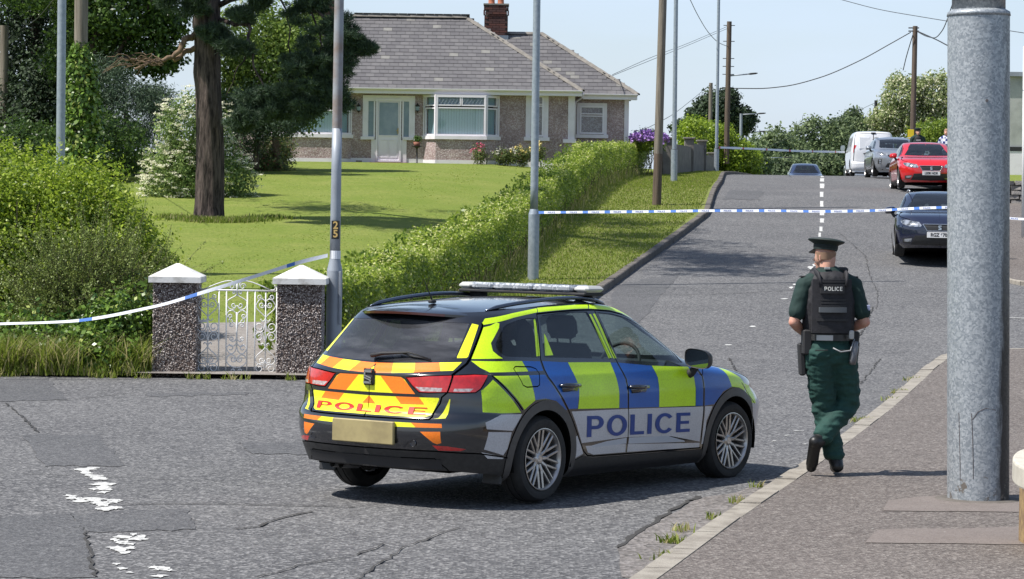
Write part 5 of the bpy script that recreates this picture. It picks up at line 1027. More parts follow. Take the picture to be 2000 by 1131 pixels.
IVP = post('telegraph_pole', (156, 330), (159.5, -60), 49., [('pole', 460, -420, .125, .115, M_WOODG)], 'wooden pole wrapped in ivy beside the pale lamp post', 'telegraph pole', 'telegraph poles')
post('lamp_post', (20, 310), (27.5, 16), 84., [('shaft', 380, 16, .075, .07, M_GALV)], 'thin grey post by the left frame edge before the dark trees', 'lamp post', 'lamp posts')
post('telegraph_pole', (7, 315), (9, 50), 80., [('pole', 380, 50, .13, .12, M_WOODG)], 'dim wooden pole at the very left among dark trees', 'telegraph pole', 'telegraph poles')
# the great galvanised pole
M_BIG = mat('galvanised_spangle', (.30, .35, .40), .42, metal=.35); b_ = M_BIG.node_tree.nodes['Principled BSDF']
t = N(M_BIG, 'ShaderNodeTexCoord'); v = N(M_BIG, 'ShaderNodeTexVoronoi', Scale=72.); ns = N(M_BIG, 'ShaderNodeTexNoise', Scale=30., Detail=4.); LK(M_BIG, t.outputs['Object'], ns.inputs['Vector'])
mxv = N(M_BIG, 'ShaderNodeMixRGB'); mxv.inputs[0].default_value = .045; LK(M_BIG, t.outputs['Object'], mxv.inputs[1]); LK(M_BIG, ns.outputs['Color'], mxv.inputs[2]); LK(M_BIG, mxv.outputs[0], v.inputs['Vector'])
s = N(M_BIG, 'ShaderNodeSeparateColor'); LK(M_BIG, v.outputs['Color'], s.inputs[0]); cr2 = N(M_BIG, 'ShaderNodeValToRGB'); e = cr2.color_ramp.elements; e[0].position = .15; e[0].color = (.235, .26, .285, 1); e[1].position = .95; e[1].color = (.42, .445, .465, 1); LK(M_BIG, s.outputs[0], cr2.inputs[0])
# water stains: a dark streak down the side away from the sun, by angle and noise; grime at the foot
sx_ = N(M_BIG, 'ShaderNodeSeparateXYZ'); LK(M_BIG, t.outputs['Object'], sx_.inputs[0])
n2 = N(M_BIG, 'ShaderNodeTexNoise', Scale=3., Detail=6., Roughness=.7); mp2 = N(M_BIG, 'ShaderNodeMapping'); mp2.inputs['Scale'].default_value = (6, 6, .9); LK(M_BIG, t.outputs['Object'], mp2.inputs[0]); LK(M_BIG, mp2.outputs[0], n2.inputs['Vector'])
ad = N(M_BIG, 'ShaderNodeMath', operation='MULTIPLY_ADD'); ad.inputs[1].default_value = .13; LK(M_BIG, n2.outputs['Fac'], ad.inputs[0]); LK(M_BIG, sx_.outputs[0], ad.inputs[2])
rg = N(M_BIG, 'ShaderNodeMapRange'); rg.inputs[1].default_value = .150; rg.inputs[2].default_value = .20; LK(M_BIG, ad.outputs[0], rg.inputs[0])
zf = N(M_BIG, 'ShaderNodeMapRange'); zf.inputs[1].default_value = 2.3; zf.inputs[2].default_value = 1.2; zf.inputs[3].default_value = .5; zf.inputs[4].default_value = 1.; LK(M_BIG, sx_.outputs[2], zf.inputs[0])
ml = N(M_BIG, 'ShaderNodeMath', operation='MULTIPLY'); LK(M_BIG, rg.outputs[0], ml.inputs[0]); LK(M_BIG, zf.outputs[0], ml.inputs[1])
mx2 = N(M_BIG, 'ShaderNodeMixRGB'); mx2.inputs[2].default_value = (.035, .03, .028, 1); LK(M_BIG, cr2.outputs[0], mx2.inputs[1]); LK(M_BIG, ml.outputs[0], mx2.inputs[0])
n3 = N(M_BIG, 'ShaderNodeTexNoise', Scale=9., Detail=6., Roughness=.7); LK(M_BIG, t.outputs['Object'], n3.inputs['Vector']); a3 = N(M_BIG, 'ShaderNodeMath', operation='MULTIPLY_ADD'); a3.inputs[1].default_value = -.35; LK(M_BIG, sx_.outputs[2], a3.inputs[0]); 
a3b = N(M_BIG, 'ShaderNodeMath', operation='ADD'); LK(M_BIG, n3.outputs['Fac'], a3.inputs[2]); r3 = N(M_BIG, 'ShaderNodeMapRange'); r3.inputs[1].default_value = .545; r3.inputs[2].default_value = .60; LK(M_BIG, a3.outputs[0], r3.inputs[0])
mx3 = N(M_BIG, 'ShaderNodeMixRGB'); mx3.inputs[2].default_value = (.16, .14, .12, 1); LK(M_BIG, mx2.outputs[0], mx3.inputs[1]); LK(M_BIG, r3.outputs[0], mx3.inputs[0]); LK(M_BIG, mx3.outputs[0], b_.inputs['Base Color'])
rr_ = N(M_BIG, 'ShaderNodeMapRange'); rr_.inputs[3].default_value = .32; rr_.inputs[4].default_value = .6; LK(M_BIG, s.outputs[1], rr_.inputs[0]); LK(M_BIG, rr_.outputs[0], b_.inputs['Roughness'])
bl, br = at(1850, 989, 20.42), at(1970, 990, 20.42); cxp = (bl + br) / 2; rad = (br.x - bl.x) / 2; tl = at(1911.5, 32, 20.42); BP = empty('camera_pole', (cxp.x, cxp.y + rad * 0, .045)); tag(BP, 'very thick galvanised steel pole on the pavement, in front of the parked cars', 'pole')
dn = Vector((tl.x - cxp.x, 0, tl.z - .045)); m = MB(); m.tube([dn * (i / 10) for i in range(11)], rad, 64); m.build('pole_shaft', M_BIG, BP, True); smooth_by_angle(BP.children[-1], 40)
m = MB(); q = dn.normalized(); m.tube([dn + q * .001, dn + q * .03, dn + q * .05], [rad + .006, rad + .002, rad * .86], 64); m.build('collar', M_BIG, BP, True); m = MB(); m.tube([dn + q * .04, dn + q * 3.2], rad * .86, 48); m.build('upper_shaft', M_BIG, BP, True)
m = MB(); m.lathe([(0, -rad - .003), (.011, -rad - .003), (.013, -rad + .01)], 12, Matrix.Translation((-.03, 0, 2.95 - .02)), 'Y'); m.build('bolt_head', mat('dark_bolt', (.10, .09, .09), .6), BP)
fo = MB(); fo.lathe([(0, .012), (rad + .05, .012), (rad + .11, .002), (rad + .11, -.02)], 40); o = fo.build('concrete_collar', M_KERBD, BP)
# door outline scratched on the pole: two vertical seams and an arch
def on_pole(px, py, o_=.0015):
    p = at(px, py, 20.42); x = p.x - cxp.x - dn.x * (p.z / dn.z); x = max(-rad * .98, min(rad * .98, x)); return Vector((x + dn.x * ((p.z - .045) / dn.z), -math.sqrt(rad*rad - x*x) - o_, p.z - .045))
m = MB()
for pts in ([(1866, 803), (1867, 850), (1868, 900), (1868, 932)], [(1888, 803), (1890, 850), (1891, 900), (1891, 930)], [(1890, 815), (1900, 800), (1915, 793), (1935, 797)]): m.tube([on_pole(*p) for p in pts], .0022, 5)
m.build('door_seam', mat('seam_rust', (.07, .05, .045), .9), BP)

# ------------------------------------------------------------------ police tape, wires
M_TW = mat('tape_white', (.68, .70, .74), .45); M_TB = mat('tape_blue', (.06, .17, .50), .45); M_TR = mat('tape_red', (.55, .05, .05), .45)
def tape(pts, w, label, period=.75, blk=.22, m2_=M_TB, twist=0., text=False, name='police_tape', cross=Vector((0, .5, .87))):
    P_ = [Vector(p) for p in pts]; d = [0]
    for i in range(1, len(P_)): d.append(d[-1] + (P_[i] - P_[i-1]).length)
    A = np.array([tuple(p) for p in P_]); n = int(d[-1] / .05); V = []; fc = []; mi = []
    def pos(s): return Vector([float(np.interp(s, d, A[:, k])) for k in range(3)])
    sl = .045
    for i in range(n + 1):
        s = d[-1] * i / n; p = pos(s); a = twist * math.sin(s * 1.1 + .6) + .15 * math.sin(s * 3.1); up_ = (cross + Vector((0, a, 0))).normalized()
        for k in (-1, 1): V.append(p + up_ * (w/2 * k * (1 - .12 * abs(math.sin(s * 2.3)))))
    for i in range(n): fc.append((2*i, 2*i+2, 2*i+3, 2*i+1)); mi.append(1 if (d[-1] * i / n) % period < blk else 0)
    root = mk(name, V, fc, [M_TW, m2_], None, False, mi); tag(root, label, 'police tape', 'police tapes')
    if text:
        c = int(d[-1] / period)
        for k in range(c):
            s0 = k * period + blk + .08; L_ = period - blk - .18
            def fn(a, b, s0=s0, L_=L_):
                p = pos(s0 + a * L_); return p + cross * ((b - .5) * w * .5) + Vector((0, -.006, 0))
            lettering('tape_lettering', 'POLICE', fn, M_BLUT, root)
    return root
def curve_px(pts, d0, d1, n=60):
    X = [p[0] for p in pts]; Y = [p[1] for p in pts]; xs_ = np.linspace(X[0], X[-1], n); ys_ = hermite(X, Y, xs_)
    return [at(x, y, d0 + (d1 - d0) * i / (n - 1)) for i, (x, y) in enumerate(zip(xs_, ys_))]
tape(curve_px([(-60, 634), (0, 632.5), (130, 628), (300, 599), (400, 570), (500, 539), (590, 511), (640, 499)], 32.2, 33.05), .048, 'blue and white tape sagging from the numbered lamp post across both gate pillars', 1.25, .14, twist=.5)
b = MB(); c0 = at(654.5, 497.5, 33.75) - RT.location; b.tube([c0 + Vector((.001, 0, -.05)), c0 + Vector((.002, 0, .05))], .0665, 16, False); o = b.build('tape_wrap', M_TW, RT)
tape(curve_px([(1052, 415), (1180, 414), (1282, 413), (1400, 411.5), (1500, 411.5), (1600, 413), (1700, 411.5), (1800, 406.5), (1860, 405), (1980, 427), (2000, 428)], 50.6, 50.2, 90), .058, 'blue and white police tape stretched across the road in front of the black car', .40, .085, text=True)
tape(curve_px([(1404, 288), (1480, 291), (1560, 295), (1650, 297)], 107.8, 117.5), .10, 'red and white tape across the crest between lamp post and white van', 2.1, .12, M_TR)
M_WIRE = mat('cable_black', (.02, .02, .022), .6)
def wire(pts, d0, d1, r, label, n=30):
    m = MB(); m.tube(curve_px(pts, d0, d1, n), r, 5); o = m.build('overhead_cable', M_WIRE, None, True); tag(o, label, 'cable', 'overhead cables')
wire([(1429, 172.5), (1480, 173), (1530, 169), (1600, 152), (1680, 118), (1740, 85), (1779, 63)], 126, 124.8, .022, 'thick twisted cable sagging between the two wooden poles over the road')
wire([(1792, 62), (1810, 71), (1825, 74), (1840, 60), (1858, 15), (1880, -60)], 124.8, 100, .020, 'cable looping down then steeply up from the right hand pole')
wire([(1792, 61), (1830, 78), (1860, 93), (1900, 105)], 124.8, 110, .026, 'heavy cable running from the right hand pole behind the thick steel pole')
wire([(1638, -2), (1720, 19), (1800, 33), (1880, 46), (2010, 66)], 70, 62, .008, 'thin cable crossing the top right of the sky')
wire([(1346, -5), (1362, 28), (1385, 65), (1405, 84), (1422, 91)], 100, 126, .014, 'thin cable curving down to the lamp carrying wooden pole')
wire([(1764, 137), (1770, 112), (1783, 68)], 130, 124.8, .022, 'short cable dropping from the right hand pole into the pale tree')
wire([(1196, 146), (1270, 113), (1340, 86), (1420, 52)], 92, 126, .009, 'upper of two faint wires from the house to the tall pole'); wire([(1196, 148), (1270, 118), (1340, 90), (1420, 56)], 92, 126, .009, 'lower of two faint wires from the house to the tall pole')
wire([(1240, 262), (1310, 226), (1350, 196), (1386, 166)], 100, 150, .012, 'thin wire rising from behind the house to the short grey pole')
wire([(30, 64), (70, 38), (120, -20)], 84, 60, .012, 'thin wire rising from the post at the left edge')
wire([(1480, 295), (1560, 262), (1640, 232), (1711, 200)], 180, 210, .014, 'faint distant wire sloping across the sky above the trees')

# ------------------------------------------------------------------ right edge: bench slab, post, stone wall, garage
bx = empty('stone_seat', at(1976, 1165, 17.).to_tuple()[:2] + (.05,)); tag(bx, 'cream slab with a rounded end on a white support at the right edge', 'bench'); m = MB()
ol = [(.55, -.35)] + [(.16 - .16 * math.sin(R(a)), .45 - .80 * math.cos(R(a))) for a in range(0, 181, 12)] + [(.55, 1.25)]
m.prism([(x - .035 + .19 * (y + .1), y) for x, y in ol], .44, .58); o = m.build('slab', mat('cream_stone', (.50, .47, .40), .7, noise=(9, (.38, .35, .29), .45, .75), bump=(50, .3, .006)), bx); bv = o.modifiers.new('b', 'BEVEL'); bv.width = .015; bv.segments = 2
m = MB(); m.bbox(.095, .125, .04, .08, -.05, .435, .004); m.build('white_support', M_PWHITE, bx); m = MB(); m.bbox(.20, .60, .12, .9, -.05, .435, .004); m.build('side_board', mat('ochre_board', (.32, .22, .10), .7, noise=(14, (.20, .13, .07), .4, .6)), bx)
q = at(1998.5, 452, 64.); o = empty('white_post', (q.x, q.y, float(P(64)) + .08)); tag(o, 'slender white post at the right frame edge', 'post'); m = MB(); m.tube([(0, 0, 0), (-.04, 0, 4.4)], .045, 10); m.build('post_shaft', M_PWHITE, o, True)
sw = empty('stone_wall', tuple(at(1972, 405, 75.))[:2] + (float(P(75)) + .05,)); tag(sw, 'low rubble stone wall below the garage lawn at the right edge', 'stone wall')
M_ST = mat('rubble_stone', (.28, .26, .24), .9, noise=(5, (.15, .14, .13), .35, .7), bump=(20, .6, .03)); m = MB(); m.box(-.35, 4.0, .10, .40, 0, .60); m.build('wall_core', M_KERBD, sw)
for r_ in range(5):
    x = -.35
    while x < 4: # noqa
        w = rng.uniform(.18, .42); b = MB(); h = .13; V = [(x + .01 + rng.uniform(0, .02), rng.uniform(-.02, .03), r_*h + .01), (x + w - rng.uniform(.01, .03), rng.uniform(-.02, .03), r_*h + .01 + rng.uniform(0, .02)), (x + w - rng.uniform(.01, .03), rng.uniform(-.01, .04), r_*h + h - rng.uniform(0, .02)), (x + .01 + rng.uniform(0, .03), rng.uniform(-.01, .04), r_*h + h - rng.uniform(0, .02))]
        V += [(a, .2, c) for a, _, c in V]; b.add(V, [(0, 1, 2, 3), (1, 5, 6, 2), (3, 2, 6, 7), (4, 0, 3, 7), (5, 4, 7, 6), (4, 5, 1, 0)]); b.build('stone', M_ST, sw); x += w
ga = empty('garage', tuple(at(1960, 330, 90.))[:2] + (float(at(1960, 330, 90.).z),)); tag(ga, 'flat roofed garage with grey panels over a white base at the right edge', 'garage')
m = MB(); m.box(-.75, 5, 0, 5, -1.2, .58); m.build('base_wall', M_WHITE, ga); m = MB(); m.box(-.72, 5, .05, 5, .58, 3.0); m.build('upper_wall', mat('grey_panel_wall', (.42, .43, .40), .8, noise=(2, (.28, .29, .27), .4, .7)), ga)
m = MB(); m.box(-.85, 5.1, -.1, 5.1, 3.0, 3.14); m.build('roof_edge', M_GALV2, ga); m = MB(); m.box(-.72, 5, -.02, .04, .60, .72); m.build('rail', M_BLK2, ga)
for x in (-.70, .78, 2.3): b = MB(); b.box(x, x + .10, -.03, .045, .73, 2.99); b.build('panel_post', M_BLK2, ga)
cdt_sheet('upper_lawn', [(13.0 - .4, 75.3), (20, 75.3), (20, 90), (12.6, 90)], 1.5, lambda x, y: P(y) * 0 + float(P(75)) + .62 + (y - 75.3) * .028, M_LAWN)
# garden wall beyond the hedge, left of the road
gwl = empty('garden_wall', (0, 0, 0)); tag(gwl, 'grey rendered garden wall stepping down beyond the end of the hedge', 'wall'); M_CONC = mat('grey_render', (.20, .185, .165), .9, noise=(3, (.12, .11, .10), .35, .7), bump=(30, .4, .02))
pp = [(1304, 96, 272), (1346, 103, 272), (1371, 109, 277), (1391, 115, 301)]; prev = None
for px, d, ty in pp:
    x = at(px, ty, d).x; z1 = at(px, ty, d).z; z0 = float(P(d)) - .1; b = MB(); b.bbox(x - .17, x + .17, d - .17, d + .17, z0, z1, .01); b.build('wall_pier', M_CONC, gwl); b = MB(); b.bbox(x - .22, x + .22, d - .22, d + .22, z1 + .001, z1 + .07, .015); b.build('pier_cap', M_CONC, gwl)
    if prev is not None:
        a = Vector((prev[0], prev[1] + .17)); c = Vector((x, d - .17)); nn = Vector((-(c - a).y, (c - a).x)).normalized() * .08; zt = min(z1, prev[2]) - .12; V = [(*(p + nn * s), z) for z in (z0, zt) for p in (a, c) for s in (-1, 1)]
        b = MB(); b.add(V, [(0, 1, 3, 2), (4, 6, 7, 5), (0, 2, 6, 4), (1, 5, 7, 3), (0, 4, 5, 1), (2, 3, 7, 6)]); b.build('wall_panel', M_CONC, gwl)
    prev = (x, d, z1)

# ================================================================== the bungalow
HD = 92.; HO = at(740, 322.5, HD); HS = empty('bungalow', tuple(HO)); tag(HS, 'pebbledashed bungalow with grey slate hipped roof and white windows on the rise', 'house')
def h(px, py, y=0.): v = at(px, py, HD + y) - HO; return v.x, v.z
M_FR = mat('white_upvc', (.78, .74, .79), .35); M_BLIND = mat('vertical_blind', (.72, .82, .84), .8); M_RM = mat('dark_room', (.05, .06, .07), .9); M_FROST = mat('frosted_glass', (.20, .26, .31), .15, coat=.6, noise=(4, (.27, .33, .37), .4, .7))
M_WG = glass('window_glass', (.80, .86, .88), .8); M_LEAD = mat('lead_came', (.16, .20, .24), .5); M_STEP = mat('brown_step', (.11, .035, .03), .7); M_LAMP = mat('black_iron', (.012, .012, .013), .5)
zE = h(800, 176, -.0)[1]; zP = h(740, 309)[1]; zg = -.35
def wallbox(name, x0, x1, y0, y1, z0, z1, m): b = MB(); b.box(x0, x1, y0, y1, z0, z1); return b.build(name, m, HS)
xa, xm, xw = h(455, 250)[0], h(1121, 250)[0], h(1226, 250, .9)[0]
wallbox('main_wall', xa, xm, 0, 7.2, zP, zE + .05, M_HWALL); wallbox('plinth', xa - .015, xm + .015, -.015, 7.2, zg, zP - .002, M_WHITE)
wallbox('wing_wall', xm - .2, xw, .9, 6.6, zP - .12, zE + .02, M_HWALL); wallbox('wing_plinth', xm - .2, xw + .012, .885, 6.6, zg - .3, zP - .122, M_WHITE)
def rectframe(parent, name, x0, x1, z0, z1, y, t, dep, m, M=None):
    b = MB(); b.box(x0, x1, y - dep, y, z1 - t, z1, M); b.box(x0, x1, y - dep, y, z0, z0 + t, M); b.box(x0, x0 + t, y - dep, y, z0 + t + .001, z1 - t - .001, M); b.box(x1 - t, x1, y - dep, y, z0 + t + .001, z1 - t - .001, M); return b.build(name, m, parent)
def pane(parent, x0, x1, z0, z1, y, M=None, m=M_WG, name='pane'): b = MB(); V = [Vector((x0, y, z0)), Vector((x1, y, z0)), Vector((x1, y, z1)), Vector((x0, y, z1))]; b.add([M @ v for v in V] if M else V, [(0, 1, 2, 3)]); return b.build(name, m, parent)
def blinds(parent, x0, x1, z0, z1, y, M=None, m=M_BLIND):
    b = MB(); x = x0; 
    while x < x1 - .02:
        p0 = Vector((x, y, 0)); p1 = Vector((min(x + .085, x1), y + .035, 0)); V = [Vector((p.x, p.y, z)) for z in (z0, z1) for p in (p0, p1)]
        if M: V = [M @ v for v in V]
        b.add(V, [(0, 1, 3, 2)]); x += .089
    b.build('blind', m, parent)
def window(px0, px1, py0, py1, y, spec, tw=.05, sur=.13, sill=True, M=None, curt=True, surround=True):
    """spec: list of panes (fx0, fx1, fz0, fz1) in fractions of the opening"""
    x0, z1 = h(px0, py0, y); x1, z0 = h(px1, py1, y); w = empty('window', ((x0 + x1)/2, y, z0), 0, HS); W_, H_ = x1 - x0, z1 - z0; X = lambda f: -W_/2 + W_ * f; Zf = lambda f: H_ * f
    if surround:
        b = MB(); b.box(X(0) - sur, X(0), -.035, .02, -.02, H_ + sur); b.box(X(1), X(1) + sur, -.035, .02, -.02, H_ + sur); b.box(X(0), X(1), -.035, .02, H_ + .001, H_ + sur); b.build('surround', M_WHITE, w)
        b = MB(); b.box(X(0) - sur - .05, X(1) + sur + .05, -.10, .02, -.14, -.021); b.build('sill', M_WHITE, w)
    rectframe(w, 'window_frame', X(0), X(1), 0, H_, -.004, tw, .05, M_FR)
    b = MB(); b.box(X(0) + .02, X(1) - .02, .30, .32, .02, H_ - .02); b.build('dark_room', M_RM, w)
    for a, c, e_, f_, kind in spec:
        rectframe(w, 'sash', X(a), X(c), Zf(e_), Zf(f_), -.012, .035, .035, M_FR)
        p = pane(w, X(a) + .03, X(c) - .03, Zf(e_) + .03, Zf(f_) - .03, -.018)
        if kind == 'blind': blinds(w, X(a) + .03, X(c) - .03, Zf(e_) + .03, Zf(f_) - .03, .04)
        if kind == 'net': b = MB(); b.box(X(a) + .03, X(c) - .03, .06, .065, Zf(e_) + .03, Zf(f_) - .03); b.build('net_curtain', mat('net', (.32, .42, .46), .9) if 'net' not in bpy.data.materials else bpy.data.materials['net'], w)
        if kind == 'lead':
            b = MB(); xx0, xx1, zz0, zz1 = X(a) + .035, X(c) - .035, Zf(e_) + .035, Zf(f_) - .035; hh_ = zz1 - zz0; k = xx0 - hh_
            while k < xx1:
                for s in (1, -1):
                    p_, q_ = (Vector((k, -.026, zz0)), Vector((k + hh_ * .62, -.026, zz1))) if s > 0 else (Vector((k, -.026, zz1)), Vector((k + hh_ * .62, -.026, zz0)))
                    def clip(p, q): 
                        d = q - p; t0 = max(0, (xx0 - p.x) / d.x); t1 = min(1, (xx1 - p.x) / d.x); return (p + d * t0, p + d * t1) if t0 < t1 else None
                    r_ = clip(p_, q_)
                    if r_: b.tube(r_, .007, 4, False)
                k += .105
            b.build('leading', M_LEAD, w); b = MB(); b.box(xx0, xx1, .03, .034, zz0, zz1); b.build('blind_top', bpy.data.materials['vertical_blind'], w)
    return w
def baywin(pa, pb_, pc, pd, top, bot, deep, label=None):
    """pa..pd: photo columns of the bay's corners at the wall and at its front"""
    xa_, z1 = h(pa, top); xd_, z0 = h(pd, bot); xb_ = h(pb_, top, -deep)[0]; xc_ = h(pc, top, -deep)[0]; bw = empty('bay_window', ((xb_ + xc_)/2, -deep, z0), 0, HS); cxb = (xb_ + xc_)/2; H_ = z1 - z0
    for nme, zz0, zz1, m, o_ in (('bay_wall', zP - z0 - .03, -.12, M_HWALL, 0.), ('bay_plinth', zg - z0, zP - z0 - .032, M_WHITE, .015), ('sill', -.119, -.0, M_WHITE, .07), ('bay_head', H_ + .001, H_ + .03, M_WHITE, .03)):
        b = MB(); b.prism([(xa_ - cxb - o_, deep), (xb_ - cxb - o_*.4, -o_), (xc_ - cxb + o_*.4, -o_), (xd_ - cxb + o_, deep)][::1], zz0, zz1); b.build(nme, m, bw)
    for (x0, y0), (x1, y1), spec in (((xa_ - cxb, deep), (xb_ - cxb, 0), [(.16, .95, 0, .70, 'net'), (.16, .95, .74, 1, 'net')]), ((xb_ - cxb, 0), (xc_ - cxb, 0), [(0.02, .98, 0, .71, 'blind'), (.02, .495, .745, 1, 'lead'), (.505, .98, .745, 1, 'lead')]), ((xc_ - cxb, 0), (xd_ - cxb, deep), [(.05, .84, 0, .70, 'net'), (.05, .84, .74, 1, 'net')])):
        L_ = math.hypot(x1 - x0, y1 - y0); M = Matrix.Translation((x0, y0, 0)) @ Matrix.Rotation(math.atan2(y1 - y0, x1 - x0), 4, 'Z'); g = bw
        rectframe(g, 'window_frame', 0.003, L_ - .003, 0, H_, .03, .055, .06, M_FR, M)
        for a, c, e_, f_, kind in spec:
            X0, X1, Z0, Z1 = L_*a, L_*c, H_*e_, H_*f_
            rectframe(g, 'sash', X0, X1, Z0, Z1, .025, .04, .045, M_FR, M); pane(g, X0 + .03, X1 - .03, Z0 + .03, Z1 - .03, .01, M)
            if kind == 'blind': blinds(g, X0 + .03, X1 - .03, Z0 + .03, Z1 - .03, .08, M)
            if kind == 'net': b = MB(); b.box(X0 + .03, X1 - .03, .08, .085, Z0 + .03, Z1 - .03, M); b.build('net_curtain', mat('net', (.32, .42, .46), .9) if 'net' not in bpy.data.materials else bpy.data.materials['net'], g)
            if kind == 'lead':
                b = MB(); xx0, xx1, zz0, zz1 = X0 + .035, X1 - .035, Z0 + .035, Z1 - .035; hh_ = zz1 - zz0; k = xx0 - hh_
                while k < xx1:
                    for s in (1, -1):
                        p_, q_ = (Vector((k, -.012, zz0)), Vector((k + hh_ * .62, -.012, zz1))) if s > 0 else (Vector((k, -.012, zz1)), Vector((k + hh_ * .62, -.012, zz0))); d = q_ - p_; t0 = max(0, (xx0 - p_.x) / d.x); t1 = min(1, (xx1 - p_.x) / d.x)
                        if t0 < t1: b.tube([M @ (p_ + d * t0), M @ (p_ + d * t1)], .008, 4, False)
                    k += .115
                b.build('leading', M_LEAD, g); b = MB(); b.box(xx0, xx1, .06, .064, zz0, zz1, M); b.build('blind_top', mat('top_light_blind', (.22, .30, .36), .7) if 'top_light_blind' not in bpy.data.materials else bpy.data.materials['top_light_blind'], g)
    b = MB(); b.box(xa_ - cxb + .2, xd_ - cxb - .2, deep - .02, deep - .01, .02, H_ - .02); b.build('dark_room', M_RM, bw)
baywin(828, 852, 950, 974, 187, 267, .48); baywin(520, 546, 664, 686, 194, 263, .48)
window(1037, 1061, 187, 267, -.0, [(0, 1, 0, .76, 'net'), (0, 1, .78, 1, 'net')], sur=.16); window(1133, 1179, 207, 262, .9, [(0, 1, .0, .66, 'net'), (0, 1, .70, 1, 'net')], sur=.10)
# door
dr = empty('front_door', (0, 0, 0), 0, HS); X0, Zt = h(709, 186); X1, Zb = h(810, 268); b = MB(); b.box(X0, X0 + .17, -.05, .0, Zb, Zt); b.box(X1 - .17, X1, -.05, .0, Zb, Zt); b.box(X0 + .171, X1 - .171, -.05, 0, Zt - .19, Zt); b.box(X0 - .06, X0 + .40, -.09, 0, Zb - .10, Zb - .001); b.box(X1 - .40, X1 + .06, -.09, 0, Zb - .10, Zb - .001)
xl, xr = h(725, 290)[0], h(794, 290)[0]; zb = h(740, 317)[1]; b.box(xl, xl + .19, -.045, 0, zb, Zb - .101); b.box(xr - .19, xr, -.045, 0, zb, Zb - .101); b.build('door_surround', M_WHITE, dr)
for a, c in ((719.5, 730), (788.5, 799)): x0, x1 = h(a, 230)[0], h(c, 230)[0]; z0, z1 = h(725, 267)[1], h(725, 196)[1]; rectframe(dr, 'sidelight_frame', x0 - .05, x1 + .05, z0 - .04, z1 + .04, -.012, .05, .03, M_FR); pane(dr, x0, x1, z0 + .0, z1, -.014, None, M_FROST, 'sidelight_glass')
x0, x1 = h(736.5, 230)[0], h(782, 230)[0]; z1 = h(736, 195)[1]; z0 = h(740, 316)[1]; rectframe(dr, 'door_frame', x0 - .03, x1 + .03, z0, z1 + .03, -.01, .055, .06, M_FR); b = MB(); b.box(x0 + .03, x1 - .03, -.03, -.012, z0 + .055, z1 - .03); b.build('door_leaf', M_FR, dr)
rectframe(dr, 'glazing_bead', x0 + .05, x1 - .05, z0 + .86, z1 - .06, -.031, .022, .014, M_FR); pane(dr, x0 + .073, x1 - .073, z0 + .885, z1 - .085, -.033, None, M_FROST, 'door_glass')
for s in (0, 1): w_ = (x1 - x0 - .16) / 2; a = x0 + .075 + s * (w_ + .01); rectframe(dr, 'door_panel', a, a + w_ - .01, z0 + .14, z0 + .74, -.031, .02, .012, M_FR)
b = MB(); b.bbox(x1 - .085, x1 - .06, -.06, -.031, z0 + .93, z0 + 1.12, .004); b.tube([(x1 - .072, -.06, z0 + 1.04), (x1 - .13, -.075, z0 + 1.04)], .01, 6); b.build('door_handle', mat('brass', (.62, .42, .12), .3, metal=1.), dr)
x0, x1 = h(721, 320)[0], h(798, 320)[0]; st = MB(); st.bbox(x0, x1, -.42, 0, zg, zb - .002, .01); st.build('doorstep', M_STEP, HS)
for px in (701, 815.5):
    x, z = h(px, 213); wl = empty('wall_lantern', (x, -.0, z), 0, HS); b = MB(); b.tube([(0, 0, -.08), (0, -.10, -.11), (0, -.13, -.06)], .018, 6); b.lathe([(.02, -.10), (.055, -.07), (.075, .09), (.085, .10), (.03, .15), (.01, .19), (0, .20)], 8, Matrix.Translation((0, -.13, 0))); b.build('lantern_body', M_LAMP, wl)
    b = MB(); b.lathe([(.060, -.05), (.074, .075)], 8, Matrix.Translation((0, -.135, 0)) @ Matrix.Scale(.99, 4)); b.build('lantern_glass', M_FROST, wl)
# corner pillar, corner board, downpipe
x0, x1 = h(1109.5, 230)[0], h(1121.5, 230)[0]; z0, z1 = h(1110, 272)[1], zE; b = MB(); b.box(x0, x1 + .02, -.06, .3, z0, z1); b.build('corner_pillar', M_WHITE, HS); b = MB(); b.box(x0 - .16, x1 + .07, -.14, .32, z0 - .12, z0 - .001); b.build('pillar_sill', M_WHITE, HS); b = MB(); b.box(x0 - .13, x1 + .04, -.08, .3, zg, z0 - .121); b.build('pillar_base', M_HWALL, HS)
b = MB(); b.box(xw - .12, xw + .03, .86, 1.0, zP - .12, zE + .02); b.build('corner_board', M_WHITE, HS)
x, z = h(1124, 190, .5); b = MB(); b.tube([(h(1138, 181, .5)[0], .40, zE - .02), (h(1137, 186, .5)[0], .5, zE - .14), (x + .02, .75, zE - .28), (x, .80, zE - .40), (x, .80, z - 1.5)], .04, 8); b.build('downpipe', M_FR, HS, True)
for px in (677, 701, 833, 896): x, z = h(px, 317.5); b = MB(); b.box(x - .10, x + .10, -.022, -.016, z - .035, z + .07); b.build('air_brick', mat('air_brick', (.26, .22, .19), .9) if 'air_brick' not in bpy.data.materials else bpy.data.materials['air_brick'], HS)
